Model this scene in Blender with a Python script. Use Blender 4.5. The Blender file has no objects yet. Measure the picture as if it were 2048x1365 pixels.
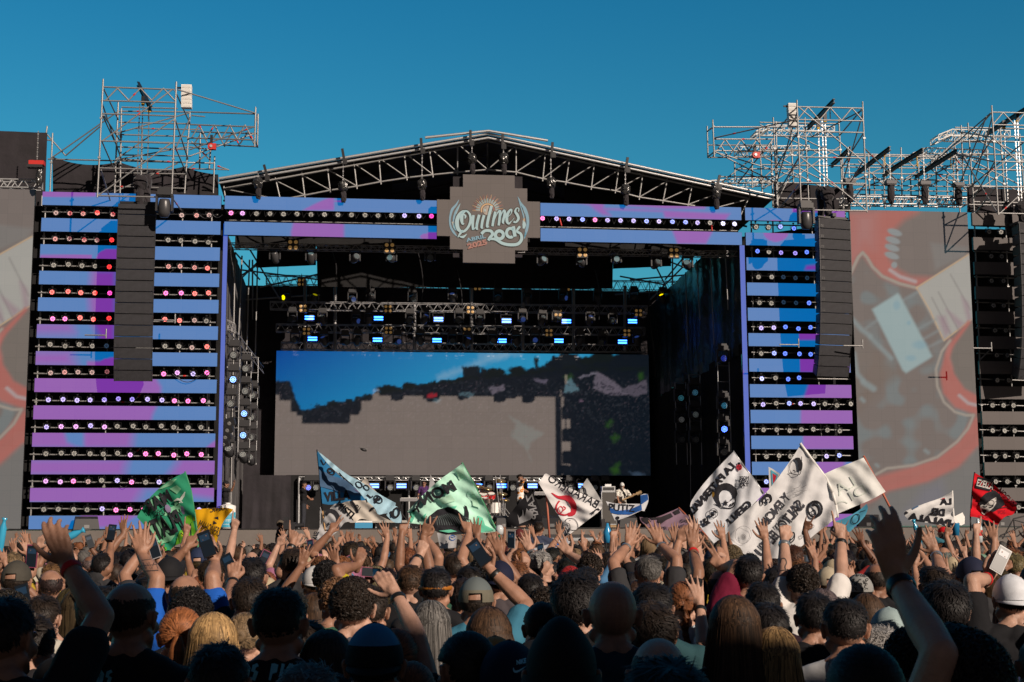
import bpy, math, random
import numpy as np
from mathutils import Vector, Matrix, noise
from mathutils.geometry import tessellate_polygon
from mathutils.bvhtree import BVHTree
random.seed(7); rng = np.random.default_rng(7)
scene = bpy.context.scene
COL = scene.collection

# ------------------------------------------------------------------ camera
CAMZ, PITCH, ROLL, FPX = 1.9, math.atan(392.5/2844.0), -0.004, 2844.0
_f = Vector((0, math.cos(PITCH), math.sin(PITCH)))
_r0 = Vector((1, 0, 0)); _u0 = Vector((0, -math.sin(PITCH), math.cos(PITCH)))
_r = _r0*math.cos(ROLL) + _u0*math.sin(ROLL)
_u = _u0*math.cos(ROLL) - _r0*math.sin(ROLL)
CAMP = Vector((0, 0, CAMZ))
cd = bpy.data.cameras.new('camera'); cam = bpy.data.objects.new('camera', cd); COL.objects.link(cam)
cd.lens = 36*FPX/2048; cd.sensor_width = 36; cd.sensor_fit = 'HORIZONTAL'
cd.clip_start = 0.1; cd.clip_end = 3000
cam.matrix_world = Matrix(((_r.x, _u.x, -_f.x, 0), (_r.y, _u.y, -_f.y, 0), (_r.z, _u.z, -_f.z, CAMZ), (0, 0, 0, 1)))
cd.dof.use_dof = True; cd.dof.focus_distance = 26; cd.dof.aperture_fstop = 16
scene.camera = cam

# ------------------------------------------------------------------ light
SUNV = Vector((6.5, -8.0, 4.75)).normalized()      # towards the sun
elev = math.asin(SUNV.z); az = math.atan2(SUNV.x, SUNV.y)
sd = bpy.data.lights.new('sun', 'SUN'); sd.energy = 5.0; sd.angle = math.radians(0.5); sd.color = (1.0, 0.84, 0.70)
sun = bpy.data.objects.new('sun', sd); COL.objects.link(sun)
sun.rotation_euler = SUNV.to_track_quat('Z', 'Y').to_euler()
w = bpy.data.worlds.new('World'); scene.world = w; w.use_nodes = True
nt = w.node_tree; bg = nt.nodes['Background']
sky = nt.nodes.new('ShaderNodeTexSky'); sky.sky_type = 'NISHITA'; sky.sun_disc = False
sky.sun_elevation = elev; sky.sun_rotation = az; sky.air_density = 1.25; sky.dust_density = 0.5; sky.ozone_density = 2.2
def wn(t, **k):
    n_ = nt.nodes.new(t)
    for a_, b_ in k.items(): setattr(n_, a_, b_)
    return n_
geo = wn('ShaderNodeTexCoord'); sep = wn('ShaderNodeSeparateXYZ'); nt.links.new(geo.outputs['Generated'], sep.inputs[0])
def mrange(src, a_, b_):
    m_ = wn('ShaderNodeMapRange', interpolation_type='SMOOTHSTEP'); m_.inputs['From Min'].default_value = a_; m_.inputs['From Max'].default_value = b_; nt.links.new(src, m_.inputs['Value']); return m_.outputs[0]
def cmix(f, c1, c2_, mode='MIX'):
    m_ = wn('ShaderNodeMix', data_type='RGBA', blend_type=mode)
    for s_, v in ((0, f), (6, c1), (7, c2_)):
        if isinstance(v, (tuple, float)): m_.inputs[s_].default_value = v
        else: nt.links.new(v, m_.inputs[s_])
    return m_.outputs[2]
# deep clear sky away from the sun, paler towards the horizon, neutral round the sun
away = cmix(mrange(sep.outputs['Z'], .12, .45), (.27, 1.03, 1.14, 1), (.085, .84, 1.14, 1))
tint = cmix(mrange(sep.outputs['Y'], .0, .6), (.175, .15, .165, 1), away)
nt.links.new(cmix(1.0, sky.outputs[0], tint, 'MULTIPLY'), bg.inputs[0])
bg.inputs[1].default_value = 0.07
scene.view_settings.view_transform = 'Standard'; scene.view_settings.look = 'None'
scene.view_settings.exposure = 0.0; scene.view_settings.gamma = 1.0
scene.render.engine = 'CYCLES'

# ------------------------------------------------------------------ pixel <-> world helpers
D0, KW = 50.0, 0.115
def ray(x, y):
    return _f + _r*((x-1024)/FPX) + _u*((682.5-y)/FPX)
def P(x, y, Y):                     # point seen at photo pixel (x, y), Y metres ahead
    d = ray(x, y); return CAMP + d*(Y/d.y)
def F(x, y, off=0.0):               # the same on the stage front wall, off metres behind it
    d = ray(x, y); return CAMP + d*((D0+off)/(d.y - KW*d.x))
def proj(p):
    d = Vector(p)-CAMP; t = d.dot(_f); return 1024+FPX*d.dot(_r)/t, 682.5-FPX*d.dot(_u)/t
WS = Vector((1, KW, 0)).normalized(); WN = Vector((KW, -1, 0)).normalized()   # along the wall, out of it
UP = Vector((0, 0, 1))
WR = Matrix((( WS.x, -WN.x, 0), (WS.y, -WN.y, 0), (0, 0, 1)))                 # local x along wall, y into the stage
def W(s, o, z):                     # wall coordinates: s along, o behind, z up
    b = Vector((0, D0, 0)); return b + WS*s - WN*o + UP*z
def wsz(p):
    d = Vector(p)-Vector((0, D0, 0)); return d.dot(WS), -d.dot(WN), d.z
def Wpx(x, y, o):                   # pixel -> point o metres behind the wall plane (perpendicular)
    return F(x, y, o*math.sqrt(1+KW*KW))

# ------------------------------------------------------------------ materials
MATS = {}
def nd(nt, t, **k):
    n = nt.nodes.new(t)
    for a, b in k.items(): setattr(n, a, b)
    return n
def mat(name, col=(.5,.5,.5), rough=.6, metal=0., noise_amt=0., nscale=8., bump=0., bscale=40., emit=None, es=0., objcol=False,
        attr=None, transl=0., spec=.5, sheen=0., alpha=1.):
    if name in MATS: return MATS[name]
    m = bpy.data.materials.new(name); m.use_nodes = True; nt = m.node_tree; b = nt.nodes['Principled BSDF']
    b.inputs['Roughness'].default_value = rough; b.inputs['Metallic'].default_value = metal
    b.inputs['Specular IOR Level'].default_value = spec
    if sheen: b.inputs['Sheen Weight'].default_value = sheen
    col4 = (*col, 1); src = None
    if objcol:
        o = nd(nt, 'ShaderNodeObjectInfo'); src = o.outputs['Color']
    if attr:
        a = nd(nt, 'ShaderNodeAttribute', attribute_name=attr); src2 = a.outputs['Color']
        if src is not None:
            mx = nd(nt, 'ShaderNodeMix', data_type='RGBA', blend_type='MULTIPLY'); mx.inputs[0].default_value = 1
            nt.links.new(src, mx.inputs[6]); nt.links.new(src2, mx.inputs[7]); src = mx.outputs[2]
        else: src = src2
    tc = nd(nt, 'ShaderNodeTexCoord')
    if noise_amt:
        n = nd(nt, 'ShaderNodeTexNoise'); n.inputs['Scale'].default_value = nscale; n.inputs['Detail'].default_value = 5
        nt.links.new(tc.outputs['Object'], n.inputs['Vector'])
        mr = nd(nt, 'ShaderNodeMapRange'); mr.inputs['To Min'].default_value = 1-noise_amt; mr.inputs['To Max'].default_value = 1+noise_amt
        mr.inputs['From Min'].default_value = .3; mr.inputs['From Max'].default_value = .7
        nt.links.new(n.outputs['Fac'], mr.inputs['Value'])
        mx = nd(nt, 'ShaderNodeMix', data_type='RGBA', blend_type='MULTIPLY'); mx.inputs[0].default_value = 1
        if src is not None: nt.links.new(src, mx.inputs[6])
        else: mx.inputs[6].default_value = col4
        nt.links.new(mr.outputs[0], mx.inputs[7]); src = mx.outputs[2]
    if src is not None: nt.links.new(src, b.inputs['Base Color'])
    else: b.inputs['Base Color'].default_value = col4
    if bump:
        n = nd(nt, 'ShaderNodeTexNoise'); n.inputs['Scale'].default_value = bscale; n.inputs['Detail'].default_value = 4
        nt.links.new(tc.outputs['Object'], n.inputs['Vector'])
        bp = nd(nt, 'ShaderNodeBump'); bp.inputs['Strength'].default_value = 1; bp.inputs['Distance'].default_value = bump
        nt.links.new(n.outputs['Fac'], bp.inputs['Height']); nt.links.new(bp.outputs[0], b.inputs['Normal'])
    if emit is not None:
        b.inputs['Emission Color'].default_value = (*emit, 1); b.inputs['Emission Strength'].default_value = es
    if transl:
        tr = nd(nt, 'ShaderNodeBsdfTranslucent'); ms = nd(nt, 'ShaderNodeMixShader'); ms.inputs[0].default_value = transl
        if src is not None: nt.links.new(src, tr.inputs[0])
        else: tr.inputs[0].default_value = col4
        nt.links.new(b.outputs[0], ms.inputs[1]); nt.links.new(tr.outputs[0], ms.inputs[2])
        nt.links.new(ms.outputs[0], nt.nodes['Material Output'].inputs[0])
    MATS[name] = m; return m

def screen_mat(name, base=(.16,.145,.13), es=1., cell=.5):
    # switched-on LED wall: matt louvre face that the sun greys out, content from the 'content' attribute
    m = bpy.data.materials.new(name); m.use_nodes = True; nt = m.node_tree; b = nt.nodes['Principled BSDF']
    b.inputs['Roughness'].default_value = .75; b.inputs['Specular IOR Level'].default_value = .3
    a = nd(nt, 'ShaderNodeAttribute', attribute_name='content')
    tc = nd(nt, 'ShaderNodeTexCoord')
    sc = nd(nt, 'ShaderNodeVectorMath', operation='SCALE'); sc.inputs['Scale'].default_value = 1/cell
    fl = nd(nt, 'ShaderNodeVectorMath', operation='FLOOR'); wn = nd(nt, 'ShaderNodeTexWhiteNoise')
    nt.links.new(tc.outputs['UV'], sc.inputs[0]); nt.links.new(sc.outputs[0], fl.inputs[0]); nt.links.new(fl.outputs[0], wn.inputs[0])
    n = nd(nt, 'ShaderNodeTexNoise'); n.inputs['Scale'].default_value = 18; n.inputs['Detail'].default_value = 6
    nt.links.new(tc.outputs['UV'], n.inputs['Vector'])
    wv = nd(nt, 'ShaderNodeTexWave', bands_direction='Y'); wv.inputs['Scale'].default_value = 5.0
    nt.links.new(tc.outputs['UV'], wv.inputs['Vector'])
    ad = nd(nt, 'ShaderNodeMath', operation='ADD'); nt.links.new(wn.outputs[0], ad.inputs[0]); nt.links.new(n.outputs[0], ad.inputs[1])
    ad2 = nd(nt, 'ShaderNodeMath', operation='MULTIPLY_ADD'); ad2.inputs[1].default_value = .5
    nt.links.new(wv.outputs['Fac'], ad2.inputs[0]); nt.links.new(ad.outputs[0], ad2.inputs[2])
    mr = nd(nt, 'ShaderNodeMapRange'); mr.inputs['From Max'].default_value = 2.5
    mr.inputs['To Min'].default_value = .93; mr.inputs['To Max'].default_value = 1.07
    nt.links.new(ad2.outputs[0], mr.inputs['Value'])
    br = nd(nt, 'ShaderNodeTexBrick', offset=0., squash=1.); br.inputs['Scale'].default_value = 1/cell; br.inputs['Brick Width'].default_value = 1.; br.inputs['Row Height'].default_value = 1.; br.inputs['Mortar Size'].default_value = .008
    br.inputs['Color1'].default_value = br.inputs['Color2'].default_value = (1,1,1,1); br.inputs['Mortar'].default_value = (.80,.80,.80,1); nt.links.new(tc.outputs['UV'], br.inputs['Vector'])
    ms_ = nd(nt, 'ShaderNodeMath', operation='MULTIPLY'); nt.links.new(mr.outputs[0], ms_.inputs[0]); nt.links.new(br.outputs['Color'], ms_.inputs[1])
    mx = nd(nt, 'ShaderNodeMix', data_type='RGBA', blend_type='MULTIPLY'); mx.inputs[0].default_value = 1
    mx.inputs[6].default_value = (*base, 1); nt.links.new(ms_.outputs[0], mx.inputs[7]); nt.links.new(mx.outputs[2], b.inputs['Base Color'])
    nt.links.new(a.outputs['Color'], b.inputs['Emission Color']); b.inputs['Emission Strength'].default_value = es
    MATS[name] = m; return m

M = {}
M['steel'] = mat('galvanised_steel', (.30,.30,.30), .5, .55, noise_amt=.25, nscale=3)
M['alu'] = mat('aluminium', (.5,.51,.52), .4, .6, noise_amt=.1)
M['black_metal'] = mat('black_metal', (.02,.02,.022), .45, .3, spec=.4)
M['plastic'] = mat('black_plastic', (.022,.022,.025), .5)
M['grille'] = mat('speaker_grille', (.021,.021,.026), .75, bump=.004, bscale=260, noise_amt=.2)
M['cloth'] = mat('black_cloth', (.017,.014,.018), .9, noise_amt=.35, nscale=1.2, bump=.05, bscale=2.5, sheen=.15)
M['cloth_dark'] = mat('stage_black', (.008,.008,.009), .95, noise_amt=.3, nscale=2, bump=.04, bscale=3)
M['satin'] = mat('satin_drape', (.018,.03,.034), .32, bump=.09, bscale=2.2, spec=.7)
M['bag'] = mat('black_polythene', (.03,.03,.03), .22, bump=.02, bscale=14, spec=.8)
M['membrane'] = mat('roof_membrane', (.012,.012,.013), .8)
M['riser'] = mat('riser_cloth', (.15,.132,.12), .85, noise_amt=.08, nscale=1.5, bump=.01, bscale=5)
M['red'] = mat('red_paint', (.5,.02,.015), .5)
M['chain'] = mat('chain_steel', (.4,.4,.4), .35, .8)
M['white'] = mat('white_paint', (.78,.77,.74), .5, noise_amt=.05)
M['rope'] = mat('yellow_strap', (.6,.36,.03), .7)
M['wood'] = mat('wood', (.36,.24,.12), .7, noise_amt=.3)
M['led'] = screen_mat('led_wall', base=(.122,.111,.110))
M['led_strip'] = screen_mat('led_strip', base=(.075,.07,.058))
M['deck'] = mat('stage_deck', (.03,.03,.032), .6, noise_amt=.3)
M['ground'] = mat('trampled_ground', (.09,.075,.055), .95, noise_amt=.4, nscale=.6, bump=.03, bscale=3)

# ------------------------------------------------------------------ objects
def tag(o, label=None, cat=None, group=None, kind=None):
    if label: o['label'] = label
    if cat: o['category'] = cat
    if group: o['group'] = group
    if kind: o['kind'] = kind
    return o
def thing(name, label, cat, loc=(0,0,0), group=None, rot=None):
    o = bpy.data.objects.new(name, None); COL.objects.link(o); o.location = loc; o.empty_display_size = .2
    if rot is not None: o.rotation_euler = rot
    return tag(o, label, cat, group)
class MB:
    def __init__(s): s.v = []; s.f = []; s.m = []
    def add(s, v, f, m=0):
        n = len(s.v); s.v += [tuple(a) for a in v]; s.f += [tuple(i+n for i in a) for a in f]; s.m += [m]*len(f); return s
    def box(s, c, d, R=None, m=0, taper=None):
        x, y, z = d[0]/2, d[1]/2, d[2]/2; R = R or Matrix.Identity(3); c = Vector(c)
        tx, tz = taper or (1, 1)
        vs = [(-x,-y,-z),(x,-y,-z),(x*tx,y,-z*tz),(-x*tx,y,-z*tz),(-x,-y,z),(x,-y,z),(x*tx,y,z*tz),(-x*tx,y,z*tz)]
        return s.add([c+R@Vector(a) for a in vs], [(0,3,2,1),(4,5,6,7),(0,1,5,4),(1,2,6,5),(2,3,7,6),(3,0,4,7)], m)
    def tube(s, p, q, r, n=6, r2=None, m=0, cap=True):
        p = Vector(p); q = Vector(q); d = (q-p)
        if d.length < 1e-6: return s
        d.normalize(); a = d.orthogonal().normalized(); b = d.cross(a); r2 = r if r2 is None else r2
        vs = [p+(a*math.cos(t)+b*math.sin(t))*r for t in [2*math.pi*i/n for i in range(n)]]
        vs += [q+(a*math.cos(t)+b*math.sin(t))*r2 for t in [2*math.pi*i/n for i in range(n)]]
        fs = [(i, (i+1) % n, n+(i+1) % n, n+i) for i in range(n)]
        if cap: fs += [tuple(range(n-1, -1, -1)), tuple(range(n, 2*n))]
        return s.add(vs, fs, m)
    def path(s, pts, r, n=6, m=0):
        for a, b in zip(pts, pts[1:]): s.tube(a, b, r, n, m=m)
        return s
    def ell(s, c, rad, R=None, nu=12, nv=8, m=0):
        R = R or Matrix.Identity(3); c = Vector(c); vs = []; fs = []
        vs.append(c+R@Vector((0,0,rad[2])))
        for j in range(1, nv):
            t = math.pi*j/nv
            for i in range(nu):
                a = 2*math.pi*i/nu
                vs.append(c+R@Vector((rad[0]*math.sin(t)*math.cos(a), rad[1]*math.sin(t)*math.sin(a), rad[2]*math.cos(t))))
        vs.append(c-R@Vector((0,0,rad[2])))
        for i in range(nu): fs.append((0, 1+i, 1+(i+1) % nu))
        for j in range(nv-2):
            for i in range(nu):
                a = 1+j*nu+i; b = 1+j*nu+(i+1) % nu; fs.append((a, a+nu, b+nu, b))
        e = len(vs)-1; o = 1+(nv-2)*nu
        for i in range(nu): fs.append((e, o+(i+1) % nu, o+i))
        return s.add(vs, fs, m)
    def lathe(s, prof, M4=None, n=16, m=0):     # prof: (r, z)
        M4 = M4 or Matrix.Identity(4); vs = []; fs = []
        for r, z in prof:
            for i in range(n):
                a = 2*math.pi*i/n; vs.append(M4@Vector((r*math.cos(a), r*math.sin(a), z)))
        for j in range(len(prof)-1):
            for i in range(n):
                fs.append((j*n+i, j*n+(i+1) % n, (j+1)*n+(i+1) % n, (j+1)*n+i))
        return s.add(vs, fs, m)
    def mesh(s, name, mats, smooth=False):
        me = bpy.data.meshes.new(name); me.from_pydata(s.v, [], s.f)
        for x in (mats if isinstance(mats, (list, tuple)) else [mats]): me.materials.append(x)
        if any(s.m): me.polygons.foreach_set('material_index', s.m)
        if smooth: me.polygons.foreach_set('use_smooth', [True]*len(me.polygons))
        me.update(); return me
    def build(s, name, mats, parent=None, smooth=False):
        return link(name, s.mesh(name, mats, smooth), parent)
def link(name, me, parent=None, world=True, mtx=None):
    o = bpy.data.objects.new(name, me); COL.objects.link(o)
    base = Matrix.Identity(4) if mtx is None else mtx
    if parent is not None:
        o.parent = parent
        if world: base = parent.matrix_basis.inverted() @ base
    o.matrix_basis = base
    return o
_cyl = MB().tube((0,0,0), (0,0,1), 1, 8).mesh('tube', M['steel'], smooth=False)
for i, p in enumerate(_cyl.polygons): p.use_smooth = len(p.vertices) == 4
_cyls = {'steel': _cyl}
def tube_obj(name, p, q, r=.0245, parent=None, m='steel'):
    if m not in _cyls:
        c = _cyl.copy(); c.materials.clear(); c.materials.append(M[m]); _cyls[m] = c
    p = Vector(p); q = Vector(q); d = q-p
    R = d.to_track_quat('Z', 'Y').to_matrix().to_4x4()
    mtx = Matrix.Translation(p) @ R @ Matrix.Diagonal((r, r, d.length, 1))
    return link(name, _cyls[m], parent, mtx=mtx)
def tree_copy(root, label=None, group=None, mtx=None, color=None):
    r = root.copy(); COL.objects.link(r)
    if label: r['label'] = label
    if group: r['group'] = group
    if mtx is not None: r.matrix_basis = mtx
    if color: r.color = color
    for ch in root.children:
        c = ch.copy(); COL.objects.link(c); c.parent = r
        if color: c.color = color
        for g in ch.children:
            d = g.copy(); COL.objects.link(d); d.parent = c
            if color: d.color = color
    return r
ORD = ['first','second','third','fourth','fifth','sixth','seventh','eighth','ninth','tenth','eleventh','twelfth','thirteenth','fourteenth','fifteenth','sixteenth','seventeenth','eighteenth']

# ------------------------------------------------------------------ 2D drawing in photo pixels, laid on a surface by a mapping
_glyph = {}
def glyph(txt, bold=.0, shear=0.):
    k = (txt, bold, shear)
    if k in _glyph: return _glyph[k]
    cu = bpy.data.curves.new('t', 'FONT'); cu.body = txt; cu.offset = bold; cu.shear = shear; cu.resolution_u = 3
    o = bpy.data.objects.new('t', cu); me = bpy.data.meshes.new_from_object(o)
    v = [(a.co.x, a.co.y) for a in me.vertices]; me.calc_loop_triangles()
    f = [tuple(t.vertices) for t in me.loop_triangles]
    bpy.data.objects.remove(o); bpy.data.curves.remove(cu); bpy.data.meshes.remove(me)
    _glyph[k] = (v, f); return _glyph[k]
class Draw:
    def __init__(s): s.v = []; s.f = []; s.m = []; s.o = []; s.k = 0
    def tri(s, v, f, m):
        n = len(s.v); s.v += v; s.k += 1; s.o += [s.k]*len(v); s.f += [(a+n, b+n, c+n) for a, b, c in f]; s.m += [m]*len(f); return s
    def text(s, txt, o, e, h, m=0, bold=.02, mirror=False, shear=0., fit=None):
        """o: baseline start px, e: baseline end px (text is stretched from o to e), h: letter height px"""
        v, f = glyph(txt, bold, shear)
        if not v: return s
        x0 = min(a[0] for a in v); x1 = max(a[0] for a in v); y0 = 0; y1 = .7
        ex = (e[0]-o[0], e[1]-o[1]); L = math.hypot(*ex); up = (ex[1]/L*h, -ex[0]/L*h)
        if mirror: up = (-up[0], -up[1])
        out = []
        for a in v:
            t = (a[0]-x0)/(x1-x0); q = (a[1]-y0)/(y1-y0)
            out.append((o[0]+ex[0]*t+up[0]*q, o[1]+ex[1]*t+up[1]*q))
        return s.tri(out, f, m)
    def line(s, pts, w, m=0, closed=False):
        pts = list(pts)
        if closed: pts = pts+[pts[0]]
        ws = w if isinstance(w, (list, tuple)) else [w]*len(pts)
        n = len(pts); vs = []
        if len(ws) != n: ws = [float(x) for x in np.interp(np.linspace(0, 1, n), np.linspace(0, 1, len(ws)), ws)]
        for i, p in enumerate(pts):
            a = pts[max(0, i-1)]; b = pts[min(n-1, i+1)]
            if closed and i in (0, n-1): a = pts[n-2]; b = pts[1]
            d = (b[0]-a[0], b[1]-a[1]); L = math.hypot(*d) or 1; nx, ny = -d[1]/L*ws[i]/2, d[0]/L*ws[i]/2
            vs += [(p[0]+nx, p[1]+ny), (p[0]-nx, p[1]-ny)]
        fs = []
        for i in range(n-1): a = 2*i; fs += [(a, a+1, a+3), (a, a+3, a+2)]
        return s.tri(vs, fs, m)
    def poly(s, pts, m=0):
        t = tessellate_polygon([[Vector((a, b, 0)) for a, b in pts]])
        return s.tri([tuple(p) for p in pts], [tuple(x) for x in t], m)
    def ellipse(s, c, rx, ry, m=0, rot=0., n=18, a0=0, a1=360):
        pts = [arc(c, rx, ry, a0+(a1-a0)*i/n, rot) for i in range(n if a1-a0 >= 360 else n+1)]
        return s.poly(pts, m)
    def ring(s, c, rx, ry, w, m=0, rot=0., n=24, a0=0, a1=360):
        return s.line([arc(c, rx, ry, a0+(a1-a0)*i/n, rot) for i in range(n+1)], w, m)
    def refine(s, mx):
        for _ in range(6):
            nf = []; nm = []; ch = False; mid = {}
            for (a, b, c), m in zip(s.f, s.m):
                e = [(a, b, c), (b, c, a), (c, a, b)]
                L = [math.dist(s.v[x], s.v[y]) for x, y, z in e]; i = max(range(3), key=lambda j: L[j])
                if L[i] > mx:
                    x, y, z = e[i]; k = (min(x, y), max(x, y))
                    if k not in mid:
                        s.v.append(((s.v[x][0]+s.v[y][0])/2, (s.v[x][1]+s.v[y][1])/2)); s.o.append(s.o[x]); mid[k] = len(s.v)-1
                    q = mid[k]; nf += [(x, q, z), (q, y, z)]; nm += [m, m]; ch = True
                else: nf.append((a, b, c)); nm.append(m)
            s.f, s.m = nf, nm
            if not ch: break
        return s
    def into(s, mb, fn, refine=6, moff=0, layered=False):
        if refine: s.refine(refine)
        pts = [fn(x, y, o) for (x, y), o in zip(s.v, s.o)] if layered else [fn(x, y) for x, y in s.v]; ok = [p is not None for p in pts]
        n = len(mb.v); mb.v += [tuple(p) if p is not None else (0, 0, 0) for p in pts]
        for t, m in zip(s.f, s.m):
            if all(ok[i] for i in t): mb.f.append(tuple(i+n for i in t)); mb.m.append(m+moff)
        return mb
def arc(c, rx, ry, deg, rot=0.):
    a = math.radians(deg); r = math.radians(rot); x = rx*math.cos(a); y = ry*math.sin(a)
    return (c[0]+x*math.cos(r)-y*math.sin(r), c[1]+x*math.sin(r)+y*math.cos(r))
def spline(pts, n=6):
    out = []
    p = [pts[0]]+list(pts)+[pts[-1]]
    for i in range(1, len(p)-2):
        for k in range(n):
            t = k/n; a, b, c, d = p[i-1], p[i], p[i+1], p[i+2]
            out.append(tuple(.5*((2*b[j])+(-a[j]+c[j])*t+(2*a[j]-5*b[j]+4*c[j]-d[j])*t*t+(-a[j]+3*b[j]-3*c[j]+d[j])*t**3) for j in range(len(b))))
    out.append(tuple(pts[-1])); return out
# ================================================================== setting
g = MB(); n = 24
g.box((0, 0, -.15), (900, 900, .3)); tag(g.build('ground', M['ground']), kind='structure')

def c2(a): return np.array(a, float)
def pmask(px, py, poly, soft=2.):
    poly = c2(poly); x1, y1 = poly[:, 0], poly[:, 1]; x2, y2 = np.roll(x1, -1), np.roll(y1, -1)
    ins = np.zeros(px.shape, bool); dm = np.full(px.shape, 1e9)
    for a, b, c, d in zip(x1, y1, x2, y2):
        cond = ((b > py) != (d > py)); xi = (c-a)*(py-b)/((d-b) if d != b else 1e-9)+a
        ins ^= cond & (px < xi)
        t = np.clip(((px-a)*(c-a)+(py-b)*(d-b))/((c-a)**2+(d-b)**2+1e-9), 0, 1)
        dm = np.minimum(dm, np.hypot(px-a-t*(c-a), py-b-t*(d-b)))
    s = np.where(ins, dm, -dm); return np.clip(s/soft*.5+.5, 0, 1)
def lmask(px, py, pts, w, soft=2.):
    dm = np.full(px.shape, 1e9)
    for (a, b), (c, d) in zip(pts, pts[1:]):
        t = np.clip(((px-a)*(c-a)+(py-b)*(d-b))/((c-a)**2+(d-b)**2+1e-9), 0, 1)
        dm = np.minimum(dm, np.hypot(px-a-t*(c-a), py-b-t*(d-b)))
    return np.clip((w/2-dm)/soft+.5, 0, 1)
def emask(px, py, cx, cy, rx, ry, soft=.15, rot=0.):
    r = math.radians(rot); dx = (px-cx); dy = (py-cy)
    a = (dx*math.cos(r)+dy*math.sin(r))/rx; b = (-dx*math.sin(r)+dy*math.cos(r))/ry
    return np.clip((1-np.hypot(a, b))/soft+.5, 0, 1)
def over(c, m, col): return c*(1-m[:, None])+np.array(col)[None, :]*m[:, None]

BLU = (.0, .135, .42); PUR = (.19, .035, .36)
def c_tower(px, py):
    c = np.tile(np.array(BLU), (len(px), 1)); r = lambda x0, y0, x1, y1, s=1.: pmask(px, py, [(x0,y0),(x1,y0),(x1,y1),(x0,y1)], s)
    def pu(m): nonlocal c; c = over(c, m, PUR)
    def bl(m): nonlocal c; c = over(c, m, BLU)
    # left tower
    pu(r(80,380,192,394)); pu(r(80,510,184,525)); pu(emask(px,py,222,520,30,22,.05)); pu(pmask(px,py,[(184,540),(232,540),(232,690),(200,690),(196,670),(181,640),(178,600)],10))
    pu(pmask(px,py,[(60,645),(140,645),(148,665),(138,667),(60,667)],14)); pu(pmask(px,py,[(50,700),(140,700),(152,735),(50,735)],16))
    pu(r(174,723,205,735,3)); pu(emask(px,py,225,728,26,12,.1))
    pu(pmask(px,py,[(40,750),(308,750),(322,775),(320,800),(305,830),(302,845),(40,845)],5))
    pu(pmask(px,py,[(40,850),(272,850),(266,870),(262,900),(40,900)],12)); bl(pmask(px,py,[(128,862),(168,862),(168,897),(150,893),(134,885)],5))
    pu(pmask(px,py,[(425,885),(440,875),(440,902),(405,902)],3))
    pu(pmask(px,py,[(40,915),(256,915),(246,955),(40,955)],14)); pu(pmask(px,py,[(362,915),(440,915),(440,955),(335,955)],12))
    pu(r(40,970,440,1010)); bl(pmask(px,py,[(290,975),(330,975),(300,1008),(270,1008)],14)); bl(pmask(px,py,[(385,992),(440,1000),(440,1010),(370,1010)],8)); bl(r(40,1004,160,1010,2))
    pu(pmask(px,py,[(161,1025),(285,1025),(250,1046),(225,1053),(200,1056),(161,1057)],4)); 
    # header left
    pu(pmask(px,py,[(605,421),(630,408),(650,399),(668,393),(668,421)],2)); pu(r(668,402,688,404,1))
    pu(pmask(px,py,[(588,440),(688,440),(688,480),(583,480),(582,465)],3)); pu(emask(px,py,872,474,32,9,.08))
    # header right
    pu(pmask(px,py,[(1127,400),(1208,400),(1208,418),(1222,432),(1206,430),(1190,420),(1178,410)],4))
    pu(pmask(px,py,[(1254,400),(1415,400),(1410,418),(1330,418),(1254,412)],3)); pu(pmask(px,py,[(1210,417),(1280,419),(1460,428),(1450,442),(1330,436),(1326,424),(1210,420)],3))
    pu(pmask(px,py,[(1342,455),(1430,455),(1412,488),(1355,488)],3))
    # right tower
    pu(r(1584,410,1700,425)); pu(r(1641,410,1700,450)); pu(emask(px,py,1552,462,26,22,.08)); pu(pmask(px,py,[(1613,532),(1640,530),(1640,540),(1610,540)],3))
    pu(r(1598,660,1640,680)); pu(pmask(px,py,[(1600,712),(1640,712),(1700,700),(1700,745),(1600,745)],1))
    pu(pmask(px,py,[(1620,762),(1710,762),(1710,800),(1606,800)],3)); pu(pmask(px,py,[(1602,815),(1710,815),(1710,850),(1601,850)],3)); pu(pmask(px,py,[(1606,866),(1712,866),(1712,900),(1605,900)],3))
    pu(pmask(px,py,[(1640,918),(1692,918),(1684,952),(1620,952)],5)); pu(pmask(px,py,[(1500,970),(1720,970),(1720,1060),(1500,1060)],3))
    return c
G8 = lambda pts: [(1690+a/2.274, 400+b/2.274) for a, b in pts]
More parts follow.
